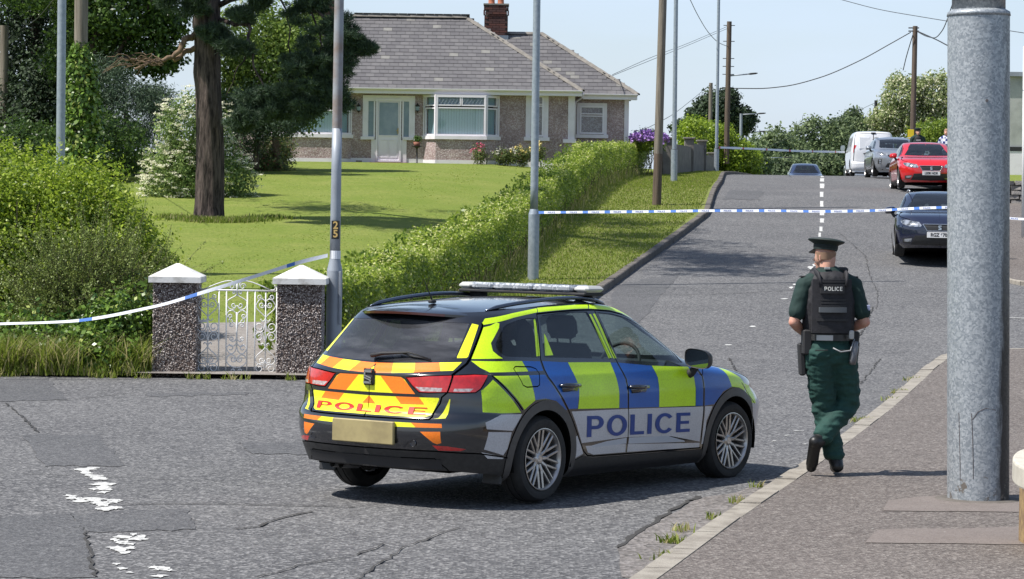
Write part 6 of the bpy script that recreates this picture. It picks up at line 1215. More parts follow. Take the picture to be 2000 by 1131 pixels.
# roofs
M_SL = [mat('slate_%s' % n_, c, .75, noise=(3, c2, .4, .7), bump=(14, .3, .006)) for n_, c, c2 in (('grey', (.112, .108, .112), (.088, .085, .09)), ('pale', (.128, .123, .126), (.10, .097, .10)), ('dark', (.098, .094, .099), (.078, .075, .08)), ('lichen', (.20, .195, .18), (.13, .125, .12)))]
M_SLU = mat('roof_underlay', (.09, .085, .085), 1); M_HIP = mat('hip_tile', (.23, .21, .185), .85, noise=(5, (.14, .13, .115), .4, .7), bump=(30, .4, .01))
slv = [(-.5, 0, .020), (.5, 0, .020), (.5, 1, .004), (-.5, 1, .004), (-.5, 0, .006), (.5, 0, .006), (.5, 1, -.004), (-.5, 1, -.004)]; slf = [(0, 1, 2, 3), (4, 5, 1, 0), (7, 6, 5, 4), (1, 5, 6, 2), (0, 3, 7, 4)]
SW, SLN = .305, .228
slm = []
for m_ in M_SL: o = mk('slate', [(x * (SW - .008), y * (SLN + .03), z) for x, y, z in slv], slf, m_); slm.append(o.data); bpy.data.objects.remove(o)
SLN_COUNT = [0]
def slope(E0, E1, R0, R1, single=True, pick=lambda w: True, lich=.03):
    """slates on the trapezoid E0 E1 (eaves) R1 R0 (ridge), in the house's own space"""
    E0, E1, R0, R1 = map(Vector, (E0, E1, R0, R1)); ex = (E1 - E0).normalized(); n = ex.cross((R0 - E0)).normalized(); n = n if n.z > 0 else -n; uy = n.cross(ex).normalized(); Hh = (R0 - E0).dot(uy)
    u = MB(); u.add([E0 - n*.012, E1 - n*.012, R1 - n*.012, R0 - n*.012], [(0, 1, 2, 3)] if (R0-R1).length > .01 else [(0, 1, 2)]); u.build('roof_boards', M_SLU, HS)
    rot = Matrix((ex, uy, n)).transposed().to_4x4(); rows = int(Hh / SLN) + 1; st = MB()
    for r_ in range(rows):
        v0 = r_ * SLN; f = min(1, (v0 + SLN*.5) / Hh); a = (E0.lerp(R0, f) - E0).dot(ex); b_ = (E1.lerp(R1, f) - E0).dot(ex); x = -((r_ % 2) * SW / 2) + a - (a % SW)
        if v0 + SLN*.3 > Hh: break
        while x < b_ + SW/2:
            if a + .02 < x < b_ - .02 :
                p = E0 + ex * x + uy * v0 + n * rng.uniform(0, .003); wrld = HO + p; k = 3 if rng.random() < lich * .6 else int(rng.choice([0, 0, 1, 2]))
                if single and SLN_COUNT[0] < 300 and pick(wrld): inst('slate', slm[k], HS).matrix_local = Matrix.Translation(p) @ rot @ Matrix.Rotation(R(rng.uniform(-.5, .5)), 4, 'Z'); SLN_COUNT[0] += 1
                else: st.mi = k; M = Matrix.Translation(p) @ rot; st.add([M @ Vector((X * (SW - .008), Y * (SLN + .03), Z)) for X, Y, Z in slv], slf)
            x += SW
    if st.f: o = st.build('slates', M_SL, HS); o['kind'] = 'stuff'
def ridge(A, B, name='hip_tile', step=.45, r=.085):
    A, B = Vector(A), Vector(B); L_ = (B - A).length; d = (B - A) / L_; n = int(L_ / step); sd_ = d.cross(Vector((0, 0, 1))).normalized(); u_ = sd_.cross(d)
    for i in range(n):
        p0 = A + d * (L_ * i / n); p1 = A + d * (L_ * (i + 1) / n + .02); b = MB(); V = []
        for p, k in ((p0, 1.1), (p1, .96)):
            for j in range(5): a = math.pi * j / 4; V.append(p + sd_ * math.cos(a) * r * 1.25 * k + u_ * (math.sin(a) * r * k * .9 - .035))
        b.add(V, [(j, j+1, j+6, j+5) for j in range(4)] + [(0, 5, 9, 4)]); b.build(name, M_HIP, HS)
zg_ = zE + .04; ov = .38
eL, eR = h(440, 174, -ov)[0], h(1138, 179, -ov)[0]; rL, rR = h(692, 32, 3.45)[0], h(911, 35, 3.45)[0]; rz = h(800, 33, 3.45)[1]; by = 7.28
visible = lambda w: (w - Vector((0, 0, 0))).x > at(690, 100, 92).x
slope((eL, -ov, zg_), (eR, -ov, zg_), (rL, 3.45, rz), (rR, 3.45, rz), True, visible)
slope((eR, -ov, zg_), (eR, by, zg_), (rR, 3.45, rz), (rR, 3.45, rz), False); slope((eL, by, zg_), (eL, -ov, zg_), (rL, 3.45, rz), (rL, 3.45, rz), False); slope((eR, by, zg_), (eL, by, zg_), (rR, 3.45, rz), (rL, 3.45, rz), False)
ridge((rL, 3.45, rz + .02), (rR, 3.45, rz + .02), 'ridge_tile', r=.13); ridge((rR, 3.45, rz + .02), (eR, -ov, zg_ + .02)); ridge((rL, 3.45, rz + .02), (eL, -ov, zg_ + .02))
wo = .52; wR = h(1246, 187, wo)[0]; w1 = h(1060, 67, wo + 3.1)[0]; wz = h(1030, 66.5, wo + 3.1)[1]; wze = h(1200, 184, wo)[1]; wl_ = h(960, 67, wo + 3.1)[0]
slope((h(980, 180)[0], wo, wze), (wR, wo, wze), (wl_, wo + 3.1, wz), (w1, wo + 3.1, wz), False, lich=.22); slope((wR, wo, wze), (wR, wo + 6.2, wze), (w1, wo + 3.1, wz), (w1, wo + 3.1, wz), False, lich=.2)
ridge((wl_, wo + 3.1, wz + .02), (w1, wo + 3.1, wz + .02), 'ridge_tile'); ridge((w1, wo + 3.1, wz + .02), (wR, wo, wze + .02))
def gutter(a, b_, y, z):
    m = MB(); V = []
    for x in (a, b_):
        for k in range(7): an = math.pi + math.pi * k / 6; V.append((x, y - .06 + .06 * math.cos(an), z + .055 * math.sin(an)))
    m.add(V, [(k, k+1, k+8, k+7) for k in range(6)]); m.box(a, b_, y - .122, y - .115, z - .01, z + .012); m.build('gutter', M_FR, HS); m = MB(); m.box(a + .02, b_ - .02, y + .001, y + .025, z - .17, z - .0); m.box(a + .02, b_ - .02, y + .026, y + .45, z - .17, z - .155); m.build('fascia', M_FR, HS)
gutter(eL, eR, -ov, zg_ - .005); gutter(eR + .01, wR, wo, wze - .005)
def chimney(px0, px1, pyt, pyb, y, label):
    x0, zt = h(px0, pyt, y); x1, zb_ = h(px1, pyb, y); w = x1 - x0; c = empty('chimney', ((x0 + x1)/2, y, zb_), 0, HS); m = MB(); m.box(-w/2 + .012, w/2 - .012, -w/2 + .012, w/2 - .012, 0, zt - zb_); m.build('mortar_core', mat('mortar', (.10, .075, .065), 1) if 'mortar' not in bpy.data.materials else bpy.data.materials['mortar'], c)
    Hh = zt - zb_; rows = int(Hh / .078); nb_ = round(w / .235); bw_ = w / nb_
    for r_ in range(rows):
        g = .035 if r_ in (rows - 4, rows - 3) else (.02 if r_ > rows - 3 else 0)
        for side in range(4):
            for k in range(nb_):
                a = -w/2 + bw_ * (k + (.5 if r_ % 2 and k < nb_ - 1 else 0)); M = Matrix.Rotation(math.pi/2 * side, 4, 'Z'); b = inst('brick', BRK[int(rng.integers(0, 3))], c); b.matrix_local = M @ Matrix.Translation((a + bw_/2 - (bw_/4 if r_ % 2 else 0) * (1 if k == nb_-1 else 0), -w/2 - g, r_ * .078 + .035)) @ Matrix.Diagonal((bw_ - .012, .05, .066, 1))
    m = MB(); m.box(-w/2 - .06, w/2 + .06, -w/2 - .06, w/2 + .06, Hh - .0, Hh + .05); m.build('flaunching', M_HIP, c)
    for dx in (-w*.22, w*.20): m = MB(); m.lathe([(.13, 0), (.11, .04), (.10, .30), (.115, .31), (.115, .35), (.09, .35), (.085, .1)], 16, Matrix.Translation((dx, 0, Hh + .05))); m.build('chimney_pot', mat('terracotta', (.42, .15, .08), .8) if 'terracotta' not in bpy.data.materials else bpy.data.materials['terracotta'], c, True)
    m = MB(); m.box(-w/2 - .05, w/2 + .05, -w/2 - .04, w/2 + .04, -.10, .06); m.build('lead_flashing', M_LEAD, c)
BRK = []
for n_, c in (('red', (.115, .045, .035)), ('brown', (.095, .045, .038)), ('dark', (.075, .035, .032))): o = mk('brick', [(x, y, z) for z in (-.5, .5) for y in (-.5, .5) for x in (-.5, .5)], [(0, 2, 3, 1), (4, 5, 7, 6), (0, 1, 5, 4), (2, 6, 7, 3), (0, 4, 6, 2), (1, 3, 7, 5)], mat('brick_' + n_, c, .9, noise=(8, tuple(k * .7 for k in c), .4, .7))); BRK.append(o.data); bpy.data.objects.remove(o)
chimney(948, 990, 11, 74, 3.7, ''); chimney(613, 656, -14, 90, 3.6, '')
# things at the front of the house
x, z = h(814, 322, -.8); fs = empty('plant_stand', tuple(HO + Vector((x, -.8, z)))); tag(fs, 'black pedestal stand holding a small potted plant beside the front door', 'plant stand'); b = MB(); b.lathe([(.14, 0), (.03, .03), (.025, .50), (.04, .55), (.17, .60), (.18, .615), (0, .60)], 12); b.build('pedestal', M_LAMP, fs, True)
M_TERR = mat('terracotta_pot', (.26, .10, .07), .8); pt_ = empty('plant_pot', tuple(HO + Vector((x, -.8, z + .60)))); tag(pt_, 'small terracotta pot on the black pedestal by the door', 'plant pot', 'plant pots'); b = MB(); b.lathe([(0, 0), (.09, 0), (.12, .15), (.11, .15), (0, .13)], 14); b.build('pot', M_TERR, pt_, True)
x, z = h(1089, 329, -1.2); pp_ = empty('plant_pot', tuple(HO + Vector((x, -1.2, z)))); tag(pp_, 'larger terracotta pot on the grass before the bungalow corner', 'plant pot', 'plant pots'); b = MB(); b.lathe([(0, 0), (.12, 0), (.17, .22), (.19, .22), (.19, .26), (.16, .26), (0, .22)], 16); b.build('pot', M_TERR, pp_, True)
for px in (1161, 1191): x, z = h(px, 300, .5); rb = empty('red_planter', tuple(HO + Vector((x, .5, z)))); tag(rb, 'red box planter under the small window, %s of the pair' % ('left' if px < 1180 else 'right'), 'planter', 'red planters'); b = MB(); b.bbox(-.14, .14, -.1, .1, -.1, .24, .01); b.build('box', mat('red_plastic', (.35, .012, .012), .5), rb)
# ================================================================== plants
def unit(v): return v / (np.linalg.norm(v, axis=-1, keepdims=True) + 1e-9)
def leafcloud(name, C, size, m, tone, parent=None, out=None, up=.35, outw=.7, asp=.55, var=.35, stuff=True):
    n = len(C); nr = rng.normal(size=(n, 3)); nr[:, 2] += up
    if out is not None: nr += out * outw * 1.6
    nr = unit(nr); a = unit(np.cross(nr, rng.normal(size=(n, 3)))); b = np.cross(nr, a)
    s = (np.asarray(size) * rng.uniform(1 - var, 1 + var, n))[:, None] / 2
    V = np.stack([C - a*s, C + b*s*asp + nr*s*.12, C + a*s, C - b*s*asp + nr*s*.12], 1).reshape(-1, 3)
    o = mk(name, V, np.arange(4*n).reshape(n, 4), m, parent, False, None, None, tone)
    if stuff and parent is None: o['kind'] = 'stuff'
    return o
def nz3(P_, f, seed=0.):
    return np.array([noise.noise(Vector((p[0]*f + seed, p[1]*f, p[2]*f))) for p in P_])
def blob_pts(c, r, ncl, per, sig, shell=(.72, 1.02), rough=.18, lo=-1., seed=0., flat=1.):
    """clumps of leaves spread through the outer part of an uneven ellipsoid"""
    d = unit(rng.normal(size=(ncl * 3, 3))); d = d[d[:, 2] > lo][:ncl]; k = 1 + rough * nz3(d, 1.6, seed) * 2 + rough * .6 * nz3(d, 4.5, seed + 9)
    rr = rng.uniform(*shell, len(d)) * k; cc = np.array(c) + d * np.array(r) * rr[:, None]
    P_ = np.repeat(cc, per, 0) + rng.normal(size=(len(cc) * per, 3)) * sig * np.array([1, 1, flat]); D = np.repeat(d, per, 0); T = np.repeat(rng.uniform(-.14, .14, len(cc)), per)
    return P_, D, T
def crown(name, blobs, size, m, parent, base=.30, spread=.30, extra=0., asp=.55, up=.35, outw=.7):
    """blobs: (centre, radii, clumps, leaves each, sigma [, shell])"""
    PP, DD, TT = [], [], []
    for i, b in enumerate(blobs):
        P_, D, T = blob_pts(*b[:5], shell=b[5] if len(b) > 5 else (.70, 1.03), seed=i * 7.3 + b[0][0]); PP.append(P_); DD.append(D); TT.append(T)
    P_ = np.concatenate(PP); D = np.concatenate(DD); T = np.concatenate(TT); n = len(P_); tone = np.clip(base + T + rng.uniform(-spread, spread, n), 0, .62)
    if extra: tone = np.where(rng.random(n) < extra, rng.uniform(.88, 1, n), tone)
    return leafcloud(name, P_, size, m, tone, parent, D, up, outw, asp)
def limb(m, pts, r0, r1, n=8, wob=0.):
    q = [Vector(p) for p in pts]; out = []
    for i in range(len(q) - 1):
        for k in range(4): out.append(q[i].lerp(q[i+1], k / 4))
    out.append(q[-1]); L_ = len(out) - 1; out = [p + Vector(rng.normal(size=3) * wob) if 0 < i < L_ else p for i, p in enumerate(out)]
    m.tube(out, [r0 + (r1 - r0) * i / L_ for i in range(L_ + 1)], n)
def barkmat(name, a, b_, sc=9, st=1.):
    m = mat(name, a, .95, spec=.15); b = m.node_tree.nodes['Principled BSDF']; t = N(m, 'ShaderNodeTexCoord'); mp_ = N(m, 'ShaderNodeMapping'); mp_.inputs['Scale'].default_value = (1, 1, .16)
    LK(m, t.outputs['Object'], mp_.inputs[0]); v = N(m, 'ShaderNodeTexNoise', Scale=float(sc), Detail=8., Roughness=.65); LK(m, mp_.outputs[0], v.inputs['Vector']); r = N(m, 'ShaderNodeMapRange'); r.inputs[1].default_value = .38; r.inputs[2].default_value = .62; LK(m, v.outputs['Fac'], r.inputs[0])
    q = N(m, 'ShaderNodeMixRGB'); q.inputs[1].default_value = (*a, 1); q.inputs[2].default_value = (*b_, 1); LK(m, r.outputs[0], q.inputs[0]); LK(m, q.outputs[0], b.inputs['Base Color']); bp = N(m, 'ShaderNodeBump', Strength=st, Distance=.06); LK(m, v.outputs['Fac'], bp.inputs['Height']); LK(m, bp.outputs[0], b.inputs['Normal']); return m
M_BARK = barkmat('pine_bark', (.026, .021, .020), (.135, .105, .094), 14); M_BARK2 = barkmat('pale_bark', (.12, .085, .06), (.24, .17, .115), 14, .6); M_STEM = mat('twig', (.10, .085, .045), .9)
L_PRIV = leafmat('privet_leaf', (.06, .12, .014), (.40, .52, .05), (.58, .62, .18), .48, .4); L_DARK = leafmat('dark_conifer', (.012, .024, .012), (.055, .09, .038), None, .15, .7)
L_PINE = leafmat('pine_needles', (.022, .042, .024), (.10, .155, .085), (.12, .10, .05), .2, .6); L_SYC = leafmat('sycamore_leaf', (.03, .065, .015), (.16, .26, .05), None, .4, .4)
L_DEC = leafmat('light_tree_leaf', (.08, .14, .025), (.28, .38, .08), None, .45, .4); L_ELD = leafmat('elder_leaf', (.08, .14, .035), (.30, .40, .12), (.85, .83, .66), .35, .5)
L_COT = leafmat('cotoneaster_leaf', (.06, .10, .022), (.25, .31, .08), None, .3, .45); L_IVY = leafmat('ivy_leaf', (.028, .07, .014), (.20, .32, .05), (.38, .44, .12), .25, .3)
L_HEDGE = leafmat('hedge_leaf', (.08, .15, .02), (.40, .50, .07), (.72, .72, .32), .5, .4); L_SHR = leafmat('garden_shrub_leaf', (.05, .08, .03), (.20, .25, .075), (.26, .11, .07), .35, .5)
L_FAR = leafmat('hazy_far_leaf', (.06, .09, .045), (.18, .24, .10), None, .3, .6); L_WB = leafmat('whitebeam_leaf', (.10, .15, .05), (.36, .42, .16), (.72, .70, .50), .4, .5)  # far tree leaves lightened, a slight haze put into their colour

def plant(name, label, cat, loc=(0, 0, 0), group=None): e = empty(name, loc); tag(e, label, cat, group); return e
# the big bright bush on the left
e = plant('privet_bush', 'big rounded bright green privet bush at the left, taller than the gate', 'bush')
crown('foliage', [((-7.3, 38.2, 1.25), (2.45, 1.5, 1.66), 5200, 18, .065), ((-5.72, 38.2, 1.05), (.95, 1.1, 1.42), 1900, 17, .06), ((-8.6, 36.4, .95), (1.6, 1.2, 1.25), 1700, 17, .065)], .058, L_PRIV, e, .36, .30, .06)
crown('inner_foliage', [((-7.3, 38.3, 1.2), (2.2, 1.3, 1.45), 700, 14, .14, (.5, .88)), ((-5.9, 38.3, 1.0), (.8, .9, 1.15), 250, 14, .12, (.5, .88))], .10, L_PRIV, e, .06, .08)  # inner leaves toned dark, painting in the shade inside the bush
m = MB()
for _ in range(40): a = rng.uniform(0, 6.28); b_ = Vector((-7.2 + math.cos(a)*.7, 38.2 + math.sin(a)*.5, .1)); limb(m, [b_, b_ + Vector((math.cos(a)*.6, math.sin(a)*.4, 1.)), b_ + Vector((math.cos(a)*1.2, math.sin(a)*.8, 2.0))], .02, .006, 5, .02)
m.build('stems', M_STEM, e)
# arching small leaved shrub in front of it
e = plant('arching_shrub', 'wiry small leaved shrub with long arching sprays left of the gate pillar', 'shrub'); ms = MB(); LP, LT = [], []
for i in range(760):
    a = rng.uniform(0, 2*math.pi); el = rng.uniform(.25, 1.45); L_ = rng.uniform(.8, 1.75) * (1.0 if math.sin(el) > .4 else .85); b0 = np.array([-5.35 + rng.normal() * .28, 35.2 + rng.normal() * .18, .25 + rng.uniform(0, .5)])
    d = np.array([math.cos(a) * math.cos(el), math.sin(a) * math.cos(el) * .7 - .1, math.sin(el)]); pts = []
    for k in range(9):
        s = k / 8 * L_; pts.append(b0 + d * s + np.array([0, 0, -.20 * s * s * (1.2 - math.sin(el))]))
    if pts[-1][0] > -4.3 + .25 and pts[-1][2] < 1.1: continue
    ms.tube(pts, [.005, .005, .005, .004, .004, .003, .003, .002, .002], 3, False)
    q = np.array(pts); t = rng.uniform(.12, 1, 80); idx = t * 8; i0 = np.clip(idx.astype(int), 0, 7); p = q[i0] + (q[i0+1] - q[i0]) * (idx - i0)[:, None]; LP.append(p + rng.normal(size=p.shape) * .014); LT.append(np.clip(.18 + .34 * t + rng.uniform(-.15, .15, 80), 0, .62))
ms.build('stems', M_STEM, e); LP = np.concatenate(LP); leafcloud('foliage', LP, .031, L_COT, np.concatenate(LT), e, None, .3, 0)
crown('inner_foliage', [((-5.3, 35.3, .75), (.85, .5, .62), 420, 16, .08, (.2, .9))], .05, L_COT, e, .12, .10)  # low leaf tone stands in for the shade among the stems
# ivy and rough growth on the bank
e = plant('ivy', 'dark ivy spilling over the bank against the left gate pillar', 'ivy'); pb_ = []
crown('foliage', [((-4.75, 33.75, .35), (.55, .45, .75), 420, 12, .06, (.6, 1.05)), ((-5.6, 33.5, .15), (.9, .45, .62), 420, 12, .07, (.6, 1.05)), ((-7.2, 33.6, .1), (1.3, .4, .5), 420, 12, .07, (.6, 1.05)), ((-4.9, 33.15, .1), (.45, .2, .42), 170, 12, .06, (.6, 1.05))], .062, L_IVY, e, .30, .28, .05, .75); crown('inner_foliage', [((-5.2, 34.0, .2), (1.1, .5, .7), 300, 14, .1, (.2, .8))], .10, L_IVY, e, .03, .05)  # inner ivy leaves coloured dark in place of shade
p = scatter([(-9.8, 32.72), (-4.42, 32.86), (-4.38, 33.2), (-9.8, 34.1)], 9000); cl = rng.integers(0, 60, len(p)); cc = scatter([(-9.8, 32.75), (-4.45, 32.9), (-4.4, 33.2), (-9.8, 33.9)], 70); p = cc[cl] + rng.normal(size=p.shape) * [.09, .05]
blades('long_grass', p, P(p[:, 1]) + .02, .18, .55, .008, M_BLADE, lean=1.3, pale=.25, tone=(.1, .62)); p = scatter([(-9.8, 32.62), (-2.2, 32.78), (-2.2, 32.9), (-9.8, 32.85)], 1500); p = p[(np.sin(p[:, 0] * 5) + np.sin(p[:, 0] * 11.3) > .2)]; blades('edge_grass', p, P(p[:, 1]), .03, .12, .007, M_BLADE, lean=1., pale=.35)
_g = gp(408, 437); p = np.concatenate([np.array([a + 7.26 + _g.x, b - 66.3 + _g.y]) + rng.normal(size=(420, 2)) * [.28, .16] for a, b in ((-7.3, 65.8), (-6.9, 65.6), (-7.7, 65.9), (-6.3, 66.0), (-5.9, 66.6), (-8.1, 66.4), (-6.6, 65.6), (-7.1, 65.5))]); blades('rough_grass', p, gz(p[:, 0], p[:, 1]) + .1, .04, .15, .012, M_BLADE, lean=.9, tone=(0, .4), pale=.15)
# weeds along the right kerb and pillar feet
for k, (px, py, n, s) in enumerate(((1312, 1062, 130, .05), (1330, 1040, 60, .04), (1296, 1095, 70, .04), (1682, 826, 170, .06), (1442, 984, 60, .04), (1756, 770, 120, .05), (1740, 785, 60, .04), (1392, 1016, 50, .03), (1780, 745, 90, .05), (632, 655, 260, .12), (375, 728, 120, .07), (612, 735, 80, .05), (1480, 955, 40, .03))):
    g = gp(px, py); n = int(n * .5); q = np.array([g.x, g.y]) + rng.normal(size=(n, 2)) * s; blades('kerb_weeds', q, P(q[:, 1]) + .01, .02, .07 if px > 700 else .18, .008, M_BLADE, lean=1.2, pale=.4)
# elder in flower
e = plant('elder_shrub', 'elder bush covered in cream flower heads beside the pine trunk', 'shrub'); EB = [((-8.0, 69.5, 3.75), (.80, .7, .95), 560, 14, .09), ((-8.4, 69.5, 2.6), (.9, .8, .9), 520, 14, .09), ((-7.6, 69.8, 2.6), (1.0, .7, 1.0), 520, 14, .09)]
crown('foliage', EB, .085, L_ELD, e, .30, .28)
P_, D, T = [], [], []
for b in EB: a_, d_, _ = blob_pts(b[0], b[1], int(b[2] * .42), 1, .01, (1.04, 1.16), seed=EB.index(b) * 7.3 + b[0][0]); P_.append(a_); D.append(d_)
P_ = np.concatenate(P_); D = np.concatenate(D); k = D[:, 2] > -.5; P_, D = P_[k], D[k]; C = np.repeat(P_, 30, 0) + rng.normal(size=(len(P_) * 30, 3)) * [.055, .055, .016]; leafcloud('flower_heads', C, .038, L_ELD, rng.uniform(.86, 1, len(C)), e, None, 2.2, 0, .8)
m = MB(); [limb(m, [(-8.1 + x, 69.6, 1.8), (-8.2 + x*2, 69.6, 2.8), (-8.3 + x*3, 69.6, 3.8)], .04, .012, 6, .03) for x in (-.1, 0, .12)]; m.build('stems', M_BARK2, e)
# needles: tufts of thin blades
def tufts(name, C, D, m, parent, per=16, ln=.11, w=.008, base=.25):
    n = len(C); d = unit(D[:, None] * 1.1 + rng.normal(size=(n, per, 3)) * .75); L_ = ln * rng.uniform(.6, 1.2, (n, per, 1)); s = unit(np.cross(d, rng.normal(size=(n, per, 3)))) * w; c = C[:, None] + rng.normal(size=(n, per, 3)) * .02
    V = np.stack([c - s, c + s, c + d * L_], 2).reshape(-1, 3); t = np.clip(np.repeat(base + rng.uniform(-.2, .3, n), per) + rng.uniform(-.08, .08, n * per), 0, .62)
    return mk(name, V, np.arange(3 * n * per).reshape(-1, 3), m, parent, False, None, None, t)
# the Scots pine
PB = gp(408, 437); e = plant('pine_tree', 'tall pine with a thick dark trunk on the lawn, one broken branch to its left', 'tree', tuple(PB))
def L3(px, py, dd=0.): return at(px, py, PB.y + dd) - PB
bk = MB(); V = []; nn = 84; hs = [-.3] + list(np.arange(0, 6.4, .11)) + [8, 10, 12.5]
for z in hs:
    r_ = .335 - .011 * z + (.13 * max(0, .5 - z) ** 1.5); cx = -.012 * z + .03 * math.sin(z * 1.1)
    for i in range(nn): a = 2*math.pi*i/nn; q = r_ * (1 + .07 * noise.noise(Vector((math.cos(a) * 1.7, math.sin(a) * 1.7, z * .5))) + .03 * math.sin(a * 9 + z) - .075 * abs(noise.noise(Vector((math.cos(a) * 5.5, math.sin(a) * 5.5, z * .9)))) + (.17 * math.exp(-((z - 4.55)**2) / .04) * max(0, -math.cos(a))) + (.12 * math.exp(-((z - 3.4)**2) / .05) * max(0, -math.cos(a)))); V.append((cx + q * math.cos(a), q * math.sin(a), z))
bk.add(V, [(k*nn+i, k*nn+(i+1) % nn, (k+1)*nn+(i+1) % nn, (k+1)*nn+i) for k in range(len(hs)-1) for i in range(nn)]); bk.build('trunk', M_BARK, e, True)
br = MB(); limb(br, [L3(388, 68), L3(362, 76, -.2), L3(350, 100, -.3), L3(322, 117, -.4), L3(290, 122, -.5), L3(262, 135, -.6)], .085, .03, 8, .015); limb(br, [L3(390, 92), L3(365, 100, -.1), L3(340, 118, -.3)], .07, .05, 8, .01)
for _ in range(16): a = L3(rng.uniform(255, 320), rng.uniform(115, 130), -.5); limb(br, [a, a + Vector((-.28, rng.uniform(-.2, .2), rng.uniform(-.05, .16))), a + Vector((-.65, rng.uniform(-.3, .3), rng.uniform(-.25, .18)))], .016, .005, 5, .02)
br.build('broken_branch', M_BARK2, e, True)
b2 = MB(); limb(b2, [L3(428, 38), L3(460, 47, -.4), L3(487, 45, -.6), L3(486, 85, -.8), L3(497, 125, -.9), L3(520, 185, -1)], .06, .015, 7, .02); limb(b2, [L3(486, 100, -.8), L3(465, 130, -.9), L3(440, 190, -1)], .022, .006, 5, .02); limb(b2, [L3(428, 10), L3(520, -25, -.6), L3(600, 0, -1.), L3(660, 60, -1.2), L3(700, 90, -1.3)], .07, .015, 7, .03); limb(b2, [L3(600, 0, -1.), L3(630, 90, -1.2), L3(600, 180, -1.2)], .03, .01, 6, .03); limb(b2, [L3(540, -20, -.6), L3(570, 60, -.9), L3(560, 150, -1.)], .03, .01, 6, .03)
b2.build('hanging_branches', M_BARK, e, True)
b3 = MB(); tops = [(-2.8, -2, 11), (2.6, -3, 11.5), (0, 2, 12.5), (3.5, 1, 10), (-3.4, 1.5, 10), (1.5, -6, 13.5), (2.2, -8.5, 14), (3.2, -7, 12.5), (-.8, -4.5, 12)]
for x, y, z in tops: limb(b3, [(-.1, 0, 7.2 + rng.uniform(0, 2)), (x*.5, y*.5, z - 1.5), (x, y, z)], .14, .03, 7, .06)
b3.build('upper_branches', M_BARK, e, True)
cl = [(600, 20, .40, -1), (640, 70, .55, -1.1), (690, 80, .42, -1.3), (655, 120, .5, -1.2), (600, 125, .5, -1.1), (625, 170, .42, -1.2), (655, 195, .3, -1.2), (470, 25, .35, -.5), (460, 90, .24, -.8), (500, 200, .38, -1), (540, 215, .38, -1), (480, 235, .30, -1), (420, 62, .20, -.5), (425, 80, .22, -.5), (600, 215, .25, -1.2), (570, 190, .35, -1.1), (510, 0, .30, -.8), (715, 95, .16, -1.3), (375, 8, .30, -.6), (330, -8, .3, -.6)]
C, D = [], []
for px, py, r_, dd in cl:
    k_ = int(19 * r_) + 4; q_ = unit(rng.normal(size=(k_, 3))) * rng.uniform(.2, 1.15, (k_, 1)) * r_ * [1.08, .9, .8]; n = 38; d = unit(rng.normal(size=(k_, n, 3))); st_ = rng.uniform(.10, .24, (k_, 1, 1)) * [1.5, 1, .55]; C.append((np.array(L3(px, py, dd)) + q_[:, None] + d * st_ * rng.uniform(.3, 1, (k_, n, 1))).reshape(-1, 3)); D.append(unit(d + [0, 0, .45]).reshape(-1, 3))
for x, y, z in tops:
    for _ in range(5): c = np.array([x, y, z]) + rng.normal(size=3) * [1.2, 1.4, .45]; n = 55; d = unit(rng.normal(size=(n, 3))); C.append(c + d * rng.uniform(.2, .62, (n, 1)) * [1.3, 1.3, .5]); D.append(d)
tufts('needle_foliage', np.concatenate(C), np.concatenate(D), L_PINE, e, 16, .14, .009)
crown('upper_crown', [((x, y, z), (1.7, 1.8, .55), 130, 13, .16, (.2, 1.05)) for x, y, z in tops + [(2.8, -10.5, 12.6), (-.5, -1.5, 9.), (1.4, 3.5, 11)]], .20, L_PINE, e, .3, .2, 0, .35)
# dark trees at the left
def tree(label, base, trunk_pts, r0, blobs, size, m, bark, b=.25, s=.25, name='tree', extra=0., limbs=(), up=.35, asp=.55, group=None):
    e = plant(name, label, 'tree', (0, 0, 0), group); t = MB(); limb(t, trunk_pts, r0, r0 * .45, 10, .03); t.build('trunk', bark, e, True)
    if limbs:
        t = MB(); [limb(t, l, r0 * .42, r0 * .12, 7, .04) for l in limbs]; t.build('limbs', bark, e, True)
    crown('crown', blobs, size, m, e, b, s, extra, asp, up); return e
A_ = lambda px, py, d: tuple(at(px, py, d))
tree('dark dense conifer filling the top left corner', 0, [A_(60, 330, 82), A_(70, 100, 82), A_(75, -150, 82)], .25, [(A_(45, 120, 82), (2.0, 1.4, 4.0), 1700, 13, .2), (A_(120, 60, 83), (1.7, 1.4, 4.2), 1500, 13, .2), (A_(95, 250, 80), (1.9, 1.2, 1.9), 800, 13, .18)], .13, L_DARK, M_BARK, .3, .3, 'conifer_tree')
tree('blue green pine with soft low boughs behind the ivy clad pole', 0, [A_(250, 330, 76), A_(245, 200, 76)], .12, [(A_(245, 220, 76), (1.25, 1., .9), 800, 14, .11), (A_(300, 195, 76.5), (.55, .8, .4), 260, 14, .1), (A_(200, 160, 76), (.8, .8, .7), 380, 14, .11), (A_(250, 290, 76), (1.1, .9, .6), 400, 14, .11)], .11, L_PINE, M_BARK, .34, .28, 'pine_tree', asp=.2)
